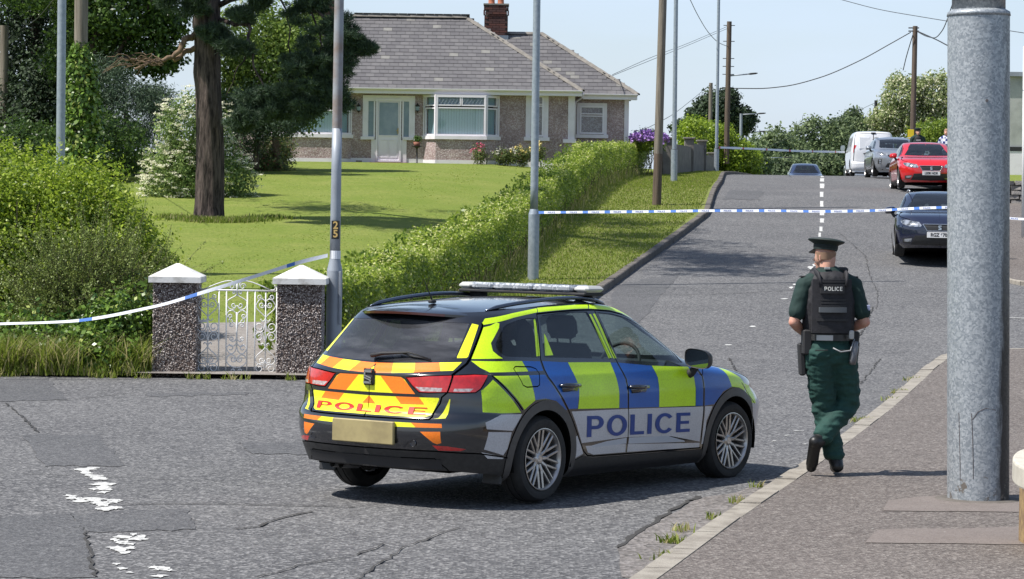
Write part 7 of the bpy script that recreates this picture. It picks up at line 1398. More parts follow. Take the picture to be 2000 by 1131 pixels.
tree('sycamore with dark spreading limbs at the top left, leafy against the sky', 0, [A_(150, 330, 78), A_(180, 120, 78), A_(210, -60, 78)], .22, [(A_(225, 20, 78), (1.5, 1.5, 1.2), 620, 13, .13), (A_(320, 45, 78), (.62, 1., .55), 190, 13, .11), (A_(300, 115, 78), (.75, 1., .45), 210, 13, .11), (A_(170, 90, 79), (1.1, 1.2, 1.3), 520, 13, .13), (A_(270, -60, 78), (2.2, 1.6, 1.0), 560, 12, .14), (A_(90, -60, 78), (2.4, 1.6, 1.3), 500, 12, .14)], .135, L_SYC, M_BARK, .22, .24, 'sycamore_tree', limbs=([A_(185, 170, 78), A_(240, 90, 77.6), A_(262, 50, 77.4), A_(305, -10, 77.2)], [A_(195, 120, 78), A_(260, 108, 77.5), A_(300, 100, 77.3)]))
tree('undergrowth tree in deep shade behind the big green bush', 0, [A_(200, 340, 74), A_(205, 280, 74)], .1, [(A_(190, 290, 74), (1.3, 1, .9), 520, 13, .12), (A_(60, 300, 74), (1.9, 1, .9), 560, 13, .12)], .10, L_SYC, M_BARK, .12, .14, 'shade_tree')
# ivy on the wooden pole
e = plant('climbing_ivy', 'bright ivy climbing the wooden pole above the big green bush', 'ivy'); n = 5200; tt = rng.random(n)**1.1; y = 345 - tt * 270; wd = np.interp(y, [70, 95, 130, 200, 330], [.04, .15, .26, .33, .36]); a = rng.uniform(0, 6.283, n)
C = np.array([A_(157 + (1 - t) * 3, yy, 49.) for t, yy in zip(tt, y)]) + np.stack([np.cos(a), np.sin(a), 0*a], 1) * (wd * rng.uniform(.55, 1.15, n))[:, None]; leafcloud('foliage', C, .085, L_IVY, np.where(rng.random(n) < .12, .95, np.clip(rng.uniform(.05, .62, n), 0, .62)), e, np.stack([np.cos(a), np.sin(a), .3 + 0*a], 1), .3, .9, .8)
# the lighter trees and shrubs right of the pine
tree('light green broadleaf tree between the pine trunk and the chimney', 0, [A_(540, 330, 80), A_(535, 220, 80), A_(545, 80, 80)], .12, [(A_(530, 130, 80), (1.35, 1.2, 1.1), 560, 13, .12), (A_(500, 60, 80), (1.0, 1, .8), 300, 13, .12), (A_(585, 70, 80), (.8, 1, .9), 300, 13, .12), (A_(470, 190, 80), (.7, .8, .8), 240, 13, .12), (A_(600, 150, 80), (.8, .8, .9), 300, 13, .12), (A_(560, 200, 80), (1.0, .8, .8), 360, 13, .12), (A_(465, 130, 80), (.5, .6, .8), 160, 13, .12)], .115, L_DEC, M_BARK2, .34, .28, 'broadleaf_tree', limbs=([A_(535, 220, 80), A_(500, 120, 80), A_(480, 60, 80)], [A_(538, 180, 80), A_(580, 110, 80), A_(600, 60, 80)]))
tree('dark yew like mass hanging beside the left bay window', 0, [A_(500, 330, 78), A_(505, 250, 78)], .1, [(A_(500, 215, 78), (.9, .8, .7), 420, 13, .10), (A_(555, 235, 77.6), (.62, .6, .48), 260, 13, .09), (A_(595, 205, 77.6), (.55, .5, .5), 230, 13, .09), (A_(480, 265, 78), (.7, .7, .5), 260, 13, .1)], .10, L_PINE, M_BARK, .20, .24, 'yew_tree', asp=.25)
def shrub(label, px, py, d, r, n, size, m, b=.3, s=.28, extra=0., name='garden_shrub', group=None, sig=.07, nper=12):
    e = plant(name, label, 'shrub', (0, 0, 0), group); c = A_(px, py, d); crown('foliage', [(c, r, n, nper, sig, (.3, 1.05))], size, m, e, b, s, extra); t = MB(); g = float(gz(c[0], c[1])); [limb(t, [(c[0] + rng.normal() * .1, c[1], g), (c[0] + rng.normal() * r[0] * .6, c[1], c[2])], .014, .006, 4) for _ in range(5)]; t.build('stems', M_STEM, e); return e
shrub('reddish green shrub at the corner of the lawn right of the pine', 520, 330, 80, (.85, .7, .72), 520, .075, L_SHR, .34, .3, .14); shrub('grey green shrub low against the pine trunk', 462, 345, 79, (.55, .6, .62), 320, .075, L_SHR, .22, .2); shrub('dull rose bush beneath the yew beside the bungalow', 545, 296, 82, (.55, .6, .5), 300, .07, L_SHR, .3, .3, .10)
M_PINKF = mat('pink_petals', (.62, .12, .22), .7); M_YELF = mat('yellow_petals', (.75, .60, .22), .7); M_LILF = mat('lilac_petals', (.36, .20, .52), .7); M_REDF = mat('red_petals', (.60, .05, .02), .7); M_ORF = mat('orange_petals', (.75, .28, .10), .7); M_WHF = mat('white_petals', (.72, .68, .62), .7)
def flowers(e, c, r, n, size, m, per=14): d = unit(rng.normal(size=(n, 3))); d[:, 2] = np.abs(d[:, 2]) * .9 + .1; P_ = np.array(c) + d * np.array(r); C = np.repeat(P_, per, 0) + rng.normal(size=(n * per, 3)) * size * .33; leafcloud('flowers', C, size * .55, m, np.zeros(len(C)), e, None, .5, 0, .8)['kind'] = 'stuff'
for px, py, rx_, rz_, fm, lab in ((936, 303, .26, .30, M_PINKF, 'rose bush with pink blooms under the bay window'), (985, 308, .40, .28, M_WHF, 'sprawling pale rose bush in the middle of the house border'), (1020, 305, .38, .28, M_YELF, 'rose bush with yellow blooms left of the lamp post'), (1053, 300, .20, .30, M_YELF, 'small yellow flowering bush right of the lamp post')):
    e = shrub(lab, px, py, 90.9, (rx_, .25, rz_), int(150 * rx_ / .3), .06, L_SHR, .38, .25, .05, 'rose_bush', 'rose bushes before the house', .05, 9); c = A_(px, py - 4, 90.8); flowers(e, c, (rx_, .25, rz_), 9, .09, fm)
e = shrub('hydrangea in purple bloom behind the hedge at the house corner', 1268, 276, 93, (.62, .5, .38), 260, .08, L_HEDGE, .3, .2, 0, 'hydrangea'); flowers(e, A_(1268, 275, 92.8), (.60, .5, .30), 75, .15, M_LILF, 26)
e = shrub('small bed of orange and red flowers before the red planters', 1176, 300, 91, (.42, .25, .14), 90, .05, L_HEDGE, .3, .2, 0, 'flower_bed'); flowers(e, A_(1170, 299, 90.9), (.36, .2, .10), 26, .08, M_ORF); flowers(e, A_(1188, 298, 90.9), (.25, .2, .10), 12, .08, M_WHF)
e = plant('pot_plant', 'small dark leaved plant growing in the pot on the black stand', 'plant'); c = tuple(HO + Vector((h(814, 322, -.8)[0], -.8, h(814, 322, -.8)[1] + .84))); crown('foliage', [(c, (.13, .12, .10), 60, 8, .03, (.2, 1))], .05, L_IVY, e, .2, .2)
# the hedge along the verge
e = plant('hedge', 'long clipped hedge with pale flowering tips running up between lawn and verge', 'hedge'); Yh = [34.4, 98.]
def hedge_pts(n, kind):
    y = 34.4 + (98 - 34.4) * rng.random(n)**1.25; hx = np.interp(y, *HEDX); bump = np.array([noise.noise(Vector((a*.45, 3., 1.))) for a in y]); b2_ = np.array([noise.noise(Vector((a*1.7, 7., 4.))) for a in y]); H_ = 1.02 + .22 * bump + .15 * b2_ + np.interp(y, [34, 38, 50, 80, 98], [-.02, -.02, .05, .10, .05]); W_ = .64 + .18 * bump; g = P(y) + HL - .03
    a = rng.random(n)
    if kind == 'top': x = hx - W_ * rng.random(n) + .04; z = g + H_ - np.abs(rng.normal(size=n)) * .07 + .12 * (rng.random(n) < .18) * rng.random(n); D = np.stack([0*y, 0*y, 1 + 0*y], 1)
    else: t = rng.random(n)**.8; z = g + .10 + (H_ - .10) * t; x = hx + (.10 * np.sin(t * 3.0)) - np.abs(rng.normal(size=n)) * .09 + .06 * b2_ + .07 * np.array([noise.noise(Vector((a_*2.4, b_*2.4, 9.))) for a_, b_ in zip(y, z)]); D = np.stack([1 + 0*y, -.4 + 0*y, .3 + 0*y], 1)
    return np.stack([x, y, z], 1), D, (z - g) / H_
for kind, n, sz in (('top', 42000, .058), ('side', 62000, .058)):
    C, D, hh_ = hedge_pts(n, kind)
    if kind == 'side': k = rng.random(n) < np.clip(hh_ * 1.5 + .12, 0, 1); C, D, hh_ = C[k], D[k], hh_[k]
    pn = np.array([noise.noise(Vector((c[0]*3, c[1]*1.4, c[2]*3))) for c in C]); t = np.clip(.34 + .35 * pn + rng.uniform(-.25, .25, len(C)), 0, .62); t = np.where(rng.random(len(C)) < (.16 if kind == 'top' else .05) * (1 + 2 * pn), .95, t)
    leafcloud('foliage', C + rng.normal(size=C.shape) * .025, sz, L_HEDGE, t, e, D, .3, .8)
C, D, _ = hedge_pts(26000, 'side'); C[:, 0] -= rng.uniform(.10, .5, len(C)); leafcloud('inner_foliage', C, .10, L_HEDGE, rng.uniform(0, .12, len(C)), e, D, .2, .8)  # darkness inside the hedge put into the leaf colour
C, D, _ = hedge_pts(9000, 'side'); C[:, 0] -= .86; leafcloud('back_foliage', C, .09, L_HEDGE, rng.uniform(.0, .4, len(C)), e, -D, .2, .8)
m = MB()
for _ in range(900): y = 34.5 + 62 * rng.random()**1.2; x = float(np.interp(y, *HEDX)) - rng.uniform(-.05, .4); g = float(P(y)) + .08; m.tube([(x, y, g), (x + rng.normal() * .05, y + rng.normal() * .05, g + .3), (x + rng.normal() * .10, y + rng.normal() * .1, g + .7)], [.010, .008, .004], 4, False)
m.build('hedge_stems', M_STEM, e); hfl = [(float(np.interp(y, *HEDX)), y) for y in np.arange(35, 97, 4.)]
cdt_sheet('hedge_border_soil', [(a - .1, b) for a, b in hfl] + [(a - 1.02 - .15 * math.sin(b), b) for a, b in hfl[::-1]], .6, lambda x, y: gz(x, y) + .135, mat('dark_soil', (.05, .038, .028), 1, noise=(6, (.09, .07, .05), .4, .7)))
p = np.stack([np.interp(yy := 35 + 60 * rng.random(5200)**1.2, *HEDX) + rng.normal(size=5200) * .12, yy], 1); blades('hedge_foot_grass', p, P(p[:, 1]) + HL - .02, .08, .40, .008, M_BLADE, lean=.8, pale=.4)
# up the hill and beyond the crest
tree('big bright green bush beside the road at the crest', 0, [A_(1400, 340, 128), A_(1402, 290, 128)], .1, [(A_(1385, 285, 128), (1.35, 2.4, 1.15), 1100, 13, .12), (A_(1440, 310, 128), (.85, 2, .80), 520, 13, .12), (A_(1350, 262, 124), (.62, 1.5, .62), 360, 13, .1), (A_(1465, 318, 130), (.55, 1., .55), 160, 13, .1)], .13, L_PRIV, M_BARK2, .30, .26, 'roadside_bush')
tree('dark wind swept cypress behind the wooden poles', 0, [A_(1415, 330, 165), A_(1415, 220, 165)], .2, [(A_(1400, 215, 165), (1.3, 1.5, 1.0), 420, 12, .18), (A_(1445, 235, 165), (.95, 1.2, .7), 300, 12, .16), (A_(1360, 225, 165), (.55, 1, .35), 120, 12, .14), (A_(1420, 190, 165), (.6, .8, .4), 130, 12, .14), (A_(1330, 250, 150), (.5, .8, .35), 90, 12, .12)], .22, L_DARK, M_BARK, .32, .3, 'cypress_tree')
for px, py, d, r_, lab in ((1505, 300, 240, (1.9, 2, 2.0), 'small round tree left of the far tree group beyond the crest'), (1540, 305, 250, (1.6, 2, 1.6), 'low tree in the dip between the far trees'), (1590, 285, 260, (2.6, 2.5, 2.6), 'broad rounded far tree in the middle of the group'), (1648, 280, 270, (2.4, 2.5, 2.4), 'dark far tree just left of the white van'), (1662, 258, 275, (1.5, 1.6, 2.0), 'tallest pointed far conifer above the white van'), (1700, 280, 270, (2.6, 2.5, 2.2), 'far tree rising behind the white van roof'), (1460, 318, 200, (1.6, 1.8, 1.2), 'small far tree tucked beside the bright roadside bush'), (1620, 325, 230, (3.2, 2, 1.0), 'low dark far bushes along the dip'), (1520, 335, 220, (2.6, 2, .9), 'lowest line of far bushes left of the dark car')):
    c = A_(px, py, d); tree(lab, 0, [(c[0], c[1], -3), (c[0], c[1], c[2])], .2, [(c, r_, 420, 11, .26), ((c[0] - r_[0]*.35, c[1] - .4, c[2] - r_[2]*.5), (r_[0]*.9, r_[1], r_[2]*.7), 240, 11, .26)], .34, L_FAR, M_BARK, .26 if 'dark' in lab or 'conifer' in lab else .40, .26, 'far_tree', group='far trees beyond the crest')
tree('pale leaved whitebeam tree behind the parked cars', 0, [A_(1772, 330, 138), A_(1775, 240, 138), A_(1780, 180, 138)], .12, [(A_(1765, 190, 138), (1.05, 1.2, 1.1), 420, 12, .14), (A_(1830, 190, 138), (1.3, 1.2, 1.15), 520, 12, .14), (A_(1735, 235, 138), (.95, 1, .7), 300, 12, .13), (A_(1790, 235, 138), (1.3, 1, .8), 420, 12, .14), (A_(1850, 240, 138), (1.2, 1, .8), 300, 12, .14)], .16, L_WB, M_BARK2, .30, .26, 'whitebeam_tree', .22)
tree('dark green bush between the standing officer and the thick pole', 0, [A_(1830, 330, 132), A_(1830, 280, 132)], .08, [(A_(1835, 265, 132), (.85, .8, .75), 320, 12, .12), (A_(1795, 262, 134), (.5, .6, .5), 150, 12, .1), (A_(1720, 300, 140), (1.2, .8, .9), 300, 12, .12)], .13, L_HEDGE, M_BARK, .22, .22, 'dark_bush')
# ================================================================== people
def skinmesh(name, caps, vox, m, parent=None, smooth=6, wr=None, mats=None):
    """caps: (p0, r0, p1, r1[, sx, sy]) tapering rounded limbs, fused into one surface"""
    b = MB()
    for c in caps:
        p0, r0, p1, r1 = Vector(c[0]), c[1], Vector(c[2]), c[3]; sx, sy = (c[4], c[5]) if len(c) > 4 else (1, 1); d = p1 - p0; L_ = max(d.length, 1e-4); t = d / L_
        a = t.cross(Vector((0, 1, 0)) if abs(t.y) < .9 else Vector((1, 0, 0))).normalized(); bb = a.cross(t).normalized(); V = []; prof = []
        for k in range(1, 6): an = math.pi/2 * (1 - k/6); prof.append((-r0 * math.sin(an), r0 * math.cos(an)))
        for k in range(0, 5): prof.append((L_ * k/4, r0 + (r1 - r0) * k/4))
        for k in range(1, 6): an = math.pi/2 * k/6; prof.append((L_ + r1 * math.sin(an), r1 * math.cos(an)))
        n = 16; V = [p0 + t * h_ + (a * math.cos(2*math.pi*i/n) * sx + bb * math.sin(2*math.pi*i/n) * sy) * r_ for h_, r_ in prof for i in range(n)]; q = len(prof)
        b.add(V, [(k*n+i, k*n+(i+1) % n, (k+1)*n+(i+1) % n, (k+1)*n+i) for k in range(q-1) for i in range(n)] + [tuple(range(n-1, -1, -1)), tuple(range((q-1)*n, q*n))])
    o = b.build(name, m, None)
    bm = bmesh.new(); bm.from_mesh(o.data); bmesh.ops.recalc_face_normals(bm, faces=bm.faces); bm.to_mesh(o.data); bm.free()
    r_ = o.modifiers.new('r', 'REMESH'); r_.mode = 'VOXEL'; r_.voxel_size = vox; s = o.modifiers.new('s', 'SMOOTH'); s.iterations = smooth; s.factor = .5
    dg = bpy.context.evaluated_depsgraph_get(); me = bpy.data.meshes.new_from_object(o.evaluated_get(dg)); bpy.data.objects.remove(o); me.name = name
    if wr:
        bm = bmesh.new(); bm.from_mesh(me); bm.normal_update()
        for v in bm.verts:
            q = v.co; k = wr[0] * (noise.noise(Vector((q.x * wr[1] + 3, q.y * wr[1], q.z * wr[1] * wr[2]))) + .5 * noise.noise(Vector((q.x * wr[1] * 2.3, q.y * wr[1] * 2.3 + 5, q.z * wr[1] * 2.3 * wr[2])))); v.co = q + v.normal * k
        bm.to_mesh(me); bm.free()
    for p in me.polygons: p.use_smooth = True
    o = bpy.data.objects.new(name, me); COL.objects.link(o); o.parent = parent; return o
M_SKIN = mat('skin', (.52, .29, .21), .55, noise=(14, (.58, .26, .19), .45, .7)); M_SKIN.node_tree.nodes['Principled BSDF'].inputs['Subsurface Weight'].default_value = .1; M_SKIN.node_tree.nodes['Principled BSDF'].inputs['Subsurface Radius'].default_value = (.02, .008, .004)
M_TROU = mat('green_trousers', (.012, .056, .045), .85, noise=(12, (.008, .038, .031), .4, .7), bump=(22, .55, .012)); M_SHIRT = mat('dark_green_shirt', (.008, .028, .024), .85, bump=(120, .12, .002)); M_VEST = mat('black_vest', (.012, .012, .015), .75, noise=(22, (.022, .021, .026), .4, .7), bump=(60, .35, .004))
M_CAPM = mat('dark_green_cap', (.010, .020, .018), .7); M_BOOT = mat('black_boot', (.010, .010, .010), .45, bump=(40, .3, .003)); M_BELT = mat('belt_leather', (.03, .03, .03), .35); M_REFL = mat('silver_reflector', (.42, .42, .42), .35, metal=.4); M_HAIR = mat('short_hair', (.28, .17, .11), .9)
def hand(w, d, up_, s=1, curl=.5):
    """palm and five fingers from the wrist w, pointing along d"""
    w, d, up_ = Vector(w), Vector(d).normalized(), Vector(up_).normalized(); sd = d.cross(up_).normalized() * s; caps = [(w, .024, w + d * .075, .030, 1.25, .6), (w + d*.02 - sd*.012, .020, w + d * .085 - sd * .02, .018)]
    for k, (o_, l) in enumerate(((-.030, .070), (-.010, .080), (.011, .075), (.030, .058))):
        b0 = w + d * .085 + sd * o_; b1 = b0 + (d * (1 - curl*.4) - up_ * curl * .6).normalized() * l * .45; b2 = b1 + (d * (1 - curl) - up_ * curl * 1.2).normalized() * l * .32; b3 = b2 + (d * (.6 - curl) - up_ * (curl * 1.5 + .1)).normalized() * l * .25
        caps += [(b0 - d*.015, .0095, b1, .0088), (b1, .0088, b2, .0080), (b2, .0080, b3, .0068)]
    t0 = w + d * .02 - sd * .026; t1 = t0 + (d * .8 - sd * .7 - up_ * .2).normalized() * .04; t2 = t1 + (d - sd * .1 - up_ * .3).normalized() * .035; caps += [(t0, .013, t1, .0105), (t1, .0105, t2, .0085)]
    return caps
def person(loc, yaw, label, J, kind='officer', vox=.0075, scale=1., group=None):
    """J: joints in metres, x right, y ahead (the way the person faces), z up"""
    g = lambda k: Vector(J[k]); hd = g('head'); nk = g('neck'); ch = g('chest'); pv = g('pelvis')
    face_d = Vector((math.sin(R(J.get('turn', 0))) * -1, math.cos(R(J.get('turn', 0))), -.08)).normalized(); rt = face_d.cross(Vector((0, 0, 1))).normalized()
    c = [(hd + Vector((0, 0, .03)), .080, hd + face_d * .018 + Vector((0, 0, -.02)), .072), (hd + face_d * .045 + Vector((0, 0, -.03)), .052, hd + face_d * .050 + Vector((0, 0, -.085)), .036), (hd + face_d * .086 + Vector((0, 0, .0)), .009, hd + face_d * .108 + Vector((0, 0, -.030)), .013), (hd + face_d*.092 + Vector((0, 0, -.062)) - rt*.014, .009, hd + face_d*.092 + Vector((0, 0, -.062)) + rt*.014, .009),
         (hd - face_d * .035 + Vector((0, 0, -.03)), .058, nk, .060), (nk, .060, ch + Vector((0, -.01, .18)), .075)]
    for s in (-1, 1): e0 = hd + rt * s * .077 + Vector((0, 0, -.022)) - face_d * .008; c += [(e0 + Vector((0, 0, .022)), .012, e0 - Vector((0, 0, .020)), .009, .6, 1.2), (hd + face_d * .062 + rt * s * .034 + Vector((0, 0, .004)), .012, hd + face_d * .066 + rt * s * .030 + Vector((0, 0, .004)), .012)]
    c += [(ch + Vector((0, 0, .12)), .10, ch, .13, 1.35, .85), (ch, .13, pv + Vector((0, 0, .12)), .115, 1.3, .85), (pv + Vector((0, 0, .10)), .12, pv, .13, 1.25, .95)]
    for s, q in ((-1, 'l'), (1, 'r')):
        sh, el, wr_ = g(q + 'sh'), g(q + 'el'), g(q + 'wr'); hp, kn, an, toe = g(q + 'hp'), g(q + 'kn'), g(q + 'an'), g(q + 'toe')
        c += [(ch + Vector((s*.06, 0, .14)), .075, sh, .062), (sh, .060, sh.lerp(el, .45), .054), (sh.lerp(el, .45), .054, el, .043), (el, .044, el.lerp(wr_, .3), .044), (el.lerp(wr_, .3), .044, wr_, .028)]
        hdn = (wr_ - el).normalized(); c += hand(wr_, (hdn + Vector((-s * .35, 0, 0))), Vector((0, -.2, 1)), s, .55)
        c += [(pv + Vector((s*.06, 0, .0)), .11, hp, .10), (hp, .095, kn, .060), (kn, .060, kn.lerp(an, .35), .056), (kn.lerp(an, .35), .056, an, .040), (an, .042, toe, .035)]
    root = skinmesh('person', c, vox, M_SKIN, None, 3); root.location = loc; root.rotation_euler = (0, 0, yaw); root.scale = (scale,) * 3; tag(root, label, 'person', group)
    # eyes
    for s in (-1, 1): b = MB(); b.lathe([(0, -.008), (.007, -.004), (.008, .0), (0, .006)], 8, Matrix.Translation(hd + face_d * .076 + rt * s * .032 + Vector((0, 0, .004)))); b.build('eye', M_BOOT, root, True)
    trou, shirt, vestm = (M_TROU, M_SHIRT, M_VEST) if kind == 'officer' else kind
    t = [(pv + Vector((0, 0, .13)), .135, pv + Vector((0, 0, .0)), .148, 1.22, .92)]
    for s, q in ((-1, 'l'), (1, 'r')):
        hp, kn, an = g(q + 'hp'), g(q + 'kn'), g(q + 'an'); t += [(pv + Vector((s*.065, -.02, -.02)), .125, hp, .124), (hp, .124, hp.lerp(kn, .5), .112), (hp.lerp(kn, .5), .112, kn, .094), (kn, .096, kn.lerp(an, .4), .094), (kn.lerp(an, .4), .094, kn.lerp(an, .84), .082)]
    skinmesh('trousers', t, vox * 1.15, trou, root, 3, (.016, 8, 2.2))
    st = [(ch + Vector((0, .0, .15)), .115, ch, .150, 1.32, .86), (ch, .150, pv + Vector((0, 0, .13)), .138, 1.28, .88), (nk + Vector((0, -.005, -.015)), .068, ch + Vector((0, 0, .16)), .10)]
    for s, q in ((-1, 'l'), (1, 'r')): sh, el = g(q + 'sh'), g(q + 'el'); st += [(ch + Vector((s*.07, 0, .15)), .088, sh, .076), (sh, .076, sh.lerp(el, .72), .071)]
    skinmesh('shirt', st, vox * 1.15, shirt, root, 4, (.006, 12, 1.))
    for q in 'lr':
        an, toe, kn = g(q + 'an'), g(q + 'toe'), g(q + 'kn'); up_ = (kn - an).normalized(); f_ = (toe - an).normalized(); hl = an - f_ * .035 - up_ * .052
        skinmesh('boot', [(an + up_ * .13, .058, an, .058), (an, .057, hl, .050), (hl, .048, toe, .050, 1.0, .85), (toe, .046, toe + (toe - hl).normalized() * .045, .040, 1.05, .75)], vox, M_BOOT, root, 3)
    return root, hd, nk, ch, pv, face_d, rt, g
# the officer walking away; photo 240 px to the metre where he walks
of = lambda px, py, y=0.: ((px - 1632) / 240., y, (928 - py) / 240.)
J = dict(head=of(1606, 508, .03), neck=of(1607, 537), chest=of(1612, 590), pelvis=of(1613, 690), turn=38,
         lsh=of(1566, 566), lel=of(1544, 636, -.03), lwr=of(1582, 664, .20), rsh=of(1660, 566), rel=of(1682, 634, -.03), rwr=of(1642, 658, .20),
         lhp=of(1596, 705), lkn=of(1612, 806, .07), lan=of(1627, 903, .0), ltoe=(.03, .15, .052), rhp=of(1640, 705), rkn=of(1661, 792, .10), ran=of(1590, 862, -.10), rtoe=of(1584, 905, -.03))
J['lan'] = (.0, .0, .11)
og = gp(1632, 927, HR); root, hd, nk, ch, pv, fd, rt, g = person((og.x, og.y, float(P(og.y)) + HR), R(7), 'police officer in green walking away up the kerb, black vest and peaked cap', J, vox=.0068)
OR_ = root
# cap: tilted crown, band, peak
cm = Matrix.Translation(hd + Vector((0, 0, .055))) @ Matrix.Rotation(R(-28), 4, 'Z') @ Matrix.Rotation(R(-5), 4, 'X')
cm = Matrix.Translation(hd + Vector((.0, -.005, .052))) @ Matrix.Rotation(R(28), 4, 'Z') @ Matrix.Rotation(R(7), 4, 'Y')
b = MB(); b.lathe([(.093, -.012), (.0955, .0), (.0955, .030), (.106, .038), (.138, .054), (.147, .062), (.143, .070), (.10, .080), (.0, .086)], 40, cm @ Matrix.Diagonal((.95, 1.08, 1, 1))); o = b.build('peaked_cap', M_CAPM, root, True); smooth_by_angle(o, 50)
b = MB(); b.lathe([(.0965, .003), (.0972, .006), (.0972, .027), (.0965, .029)], 40, cm @ Matrix.Diagonal((.955, 1.085, 1, 1))); b.build('cap_band', mat('cap_band', (.006, .012, .011), .8), root, True)
b = MB(); V = []; 
for k, (r_, z) in enumerate(((.090, -.004), (.118, -.020), (.140, -.036), (.139, -.041), (.090, -.010))):
    for i in range(15): a = R(30 + 120 * i / 14); V.append(cm @ Vector((r_ * math.cos(a) * (.95 if k in (0, 4) else .80), r_ * math.sin(a) * 1.05 + (0 if k in (0, 4) else .004), z)))
b.add(V, [(15*k+i, 15*k+i+1, 15*k+16+i, 15*k+15+i) for k in range(4) for i in range(14)]); b.build('cap_peak', M_BOOT, root, True)
b = MB(); b.lathe([(.079, -.052), (.084, -.02), (.088, .006)], 30, Matrix.Translation(hd - fd * .006 + Vector((0, 0, .02))) @ Matrix.Diagonal((.95, 1.06, 1, 1))); 
b.v = [v for v in b.v]; o = b.build('hair', M_HAIR, root, True)
# vest, panels, straps
vb = skinmesh('vest', [(ch + Vector((0, .0, .10)), .145, ch + Vector((0, 0, -.02)), .162, 1.36, 1.), (ch + Vector((0, 0, -.02)), .162, pv + Vector((0, 0, .205)), .155, 1.36, 1.), (ch + Vector((-.10, 0, .10)), .072, ch + Vector((-.115, -.0, .175)), .052, 1, 1.3), (ch + Vector((.10, 0, .10)), .072, ch + Vector((.115, 0, .175)), .052, 1, 1.3)], .0085, M_VEST, root, 2, (.005, 16, 1.))
yb = ch.y - .175
def vpanel(name, x0, x1, z0, z1, y, t, m, bv=.006, bend=.35, parent=None):
    b = MB(); n = 10; V = []
    for yy in (y, y + t):
        for z in (z0, z1):
            for i in range(n + 1): x = x0 + (x1 - x0) * i / n; V.append((x, yy + bend * (x - ch.x)**2 * 2.4, z))
    k = n + 1; fc = [(i, i+1, k+i+1, k+i) for i in range(n)] + [(k+i, k+i+1, 3*k+i+1, 3*k+i) for i in range(n)] + [(2*k+i, 2*k+i+1, i+1, i) for i in range(n)] + [(0, k, 3*k, 2*k), (n, 2*k+n, 3*k+n, k+n)]
    b.add(V, fc); return b.build(name, m, parent or root)
cx, cz = ch.x, ch.z
vpanel('back_panel', cx - .165, cx + .150, cz - .27, cz + .155, yb + .004, .03, M_VEST)
pan = vpanel('name_panel', cx - .105, cx + .085, cz + .045, cz + .118, yb - .012, .02, M_BLK2)
M_LET = mat('pale_letters', (.78, .76, .70), .6)
lettering('vest_lettering', 'POLICE', lambda a, b_: Vector((cx - .078 + .145 * a, yb - .0135 + .35 * 2.4 * (-.078 + .145 * a)**2, cz + .066 + .032 * b_)), M_LET, pan)
vpanel('drag_handle', cx - .115, cx + .105, cz - .105, cz - .065, yb - .022, .03, mat('grey_webbing', (.09, .10, .11), .6))
for zz in (-.005, -.030, -.055): vpanel('webbing', cx - .10, cx + .10, cz + zz - .008, cz + zz + .006, yb - .002, .01, M_BLK2)
vpanel('lower_seam', cx - .13, cx + .125, cz - .175, cz - .155, yb - .004, .012, M_BLK2); vpanel('upper_seam', cx - .10, cx + .09, cz + .130, cz + .142, yb - .004, .012, M_BLK2)
for s in (-1, 1): b = MB(); b.tube([(cx + s*.10, yb + .01, cz + .10), (cx + s*.115, yb + .05, cz + .19), (cx + s*.12, ch.y, cz + .222), (cx + s*.12, ch.y + .09, cz + .20)], .030, 8, True, .5); b.build('shoulder_strap', M_VEST, root, True)
b = MB(); b.bbox(cx + .075, cx + .15, ch.y - .04, ch.y + .05, cz + .205, cz + .25, .012); b.build('radio_mount', M_BLK2, root)
b = MB(); b.tube([hd + Vector((-.06, -.045, -.10)), nk + Vector((0, -.072, .018)), hd + Vector((.06, -.045, -.10))], .011, 6); b.build('collar', M_BLK2, root, True); b = MB(); b.bbox(nk.x - .034, nk.x + .012, nk.y - .086, nk.y - .07, nk.z + .010, nk.z + .030, .003); b.build('collar_tag', M_REFL, root)
for s in (-1, 1): sh = g('lsh' if s < 0 else 'rsh'); b = MB(); b.bbox(sh.x - .045, sh.x + .035, sh.y - .03, sh.y + .03, sh.z + .066, sh.z + .078, .004); b.build('epaulette', M_BLK2, root)
sh, el = g('rsh'), g('rel'); bp_ = sh.lerp(el, .60); b = MB(); b.bbox(bp_.x + .040, bp_.x + .068, bp_.y - .055, bp_.y - .005, bp_.z - .022, bp_.z + .022, .003); b.build('sleeve_badge', mat('sleeve_badge', (.35, .38, .55), .5), root)
# belt with kit
def ring(z, rx_, ry_, h_, name, m, x0=pv.x, y0=pv.y): b = MB(); n = 40; b.add([(x0 + rx_ * math.cos(2*math.pi*i/n), y0 + ry_ * math.sin(2*math.pi*i/n), z + k) for k in (0, h_) for i in range(n)], [(i, (i+1) % n, n + (i+1) % n, n + i) for i in range(n)]); return b.build(name, m, root, True)
ring(pv.z + .085, .188, .158, .050, 'duty_belt', M_BELT)
b = MB(); n = 9; b.add([(pv.x - .14 + .15 * i / (n-1), 0, 0) for i in range(0)], []); V = []
for k in (.088, .130):
    for i in range(n): x = -.125 + .125 * i / (n-1); V.append((pv.x + x, pv.y - .160 * math.sqrt(1 - (x/.19)**2) - .0015, pv.z + k))
b.add(V, [(i, i+1, n+i+1, n+i) for i in range(n-1)]); b.build('belt_reflector', M_REFL, root)
def kit(name, x, y, z0, z1, w, d, m, rot=0.): b = MB(); b.bbox(-w/2, w/2, -d/2, d/2, 0, z1 - z0, .012); o = b.build(name, m, root); o.location = (pv.x + x, pv.y + y, z0); o.rotation_euler = (0, R(rot), 0); return o
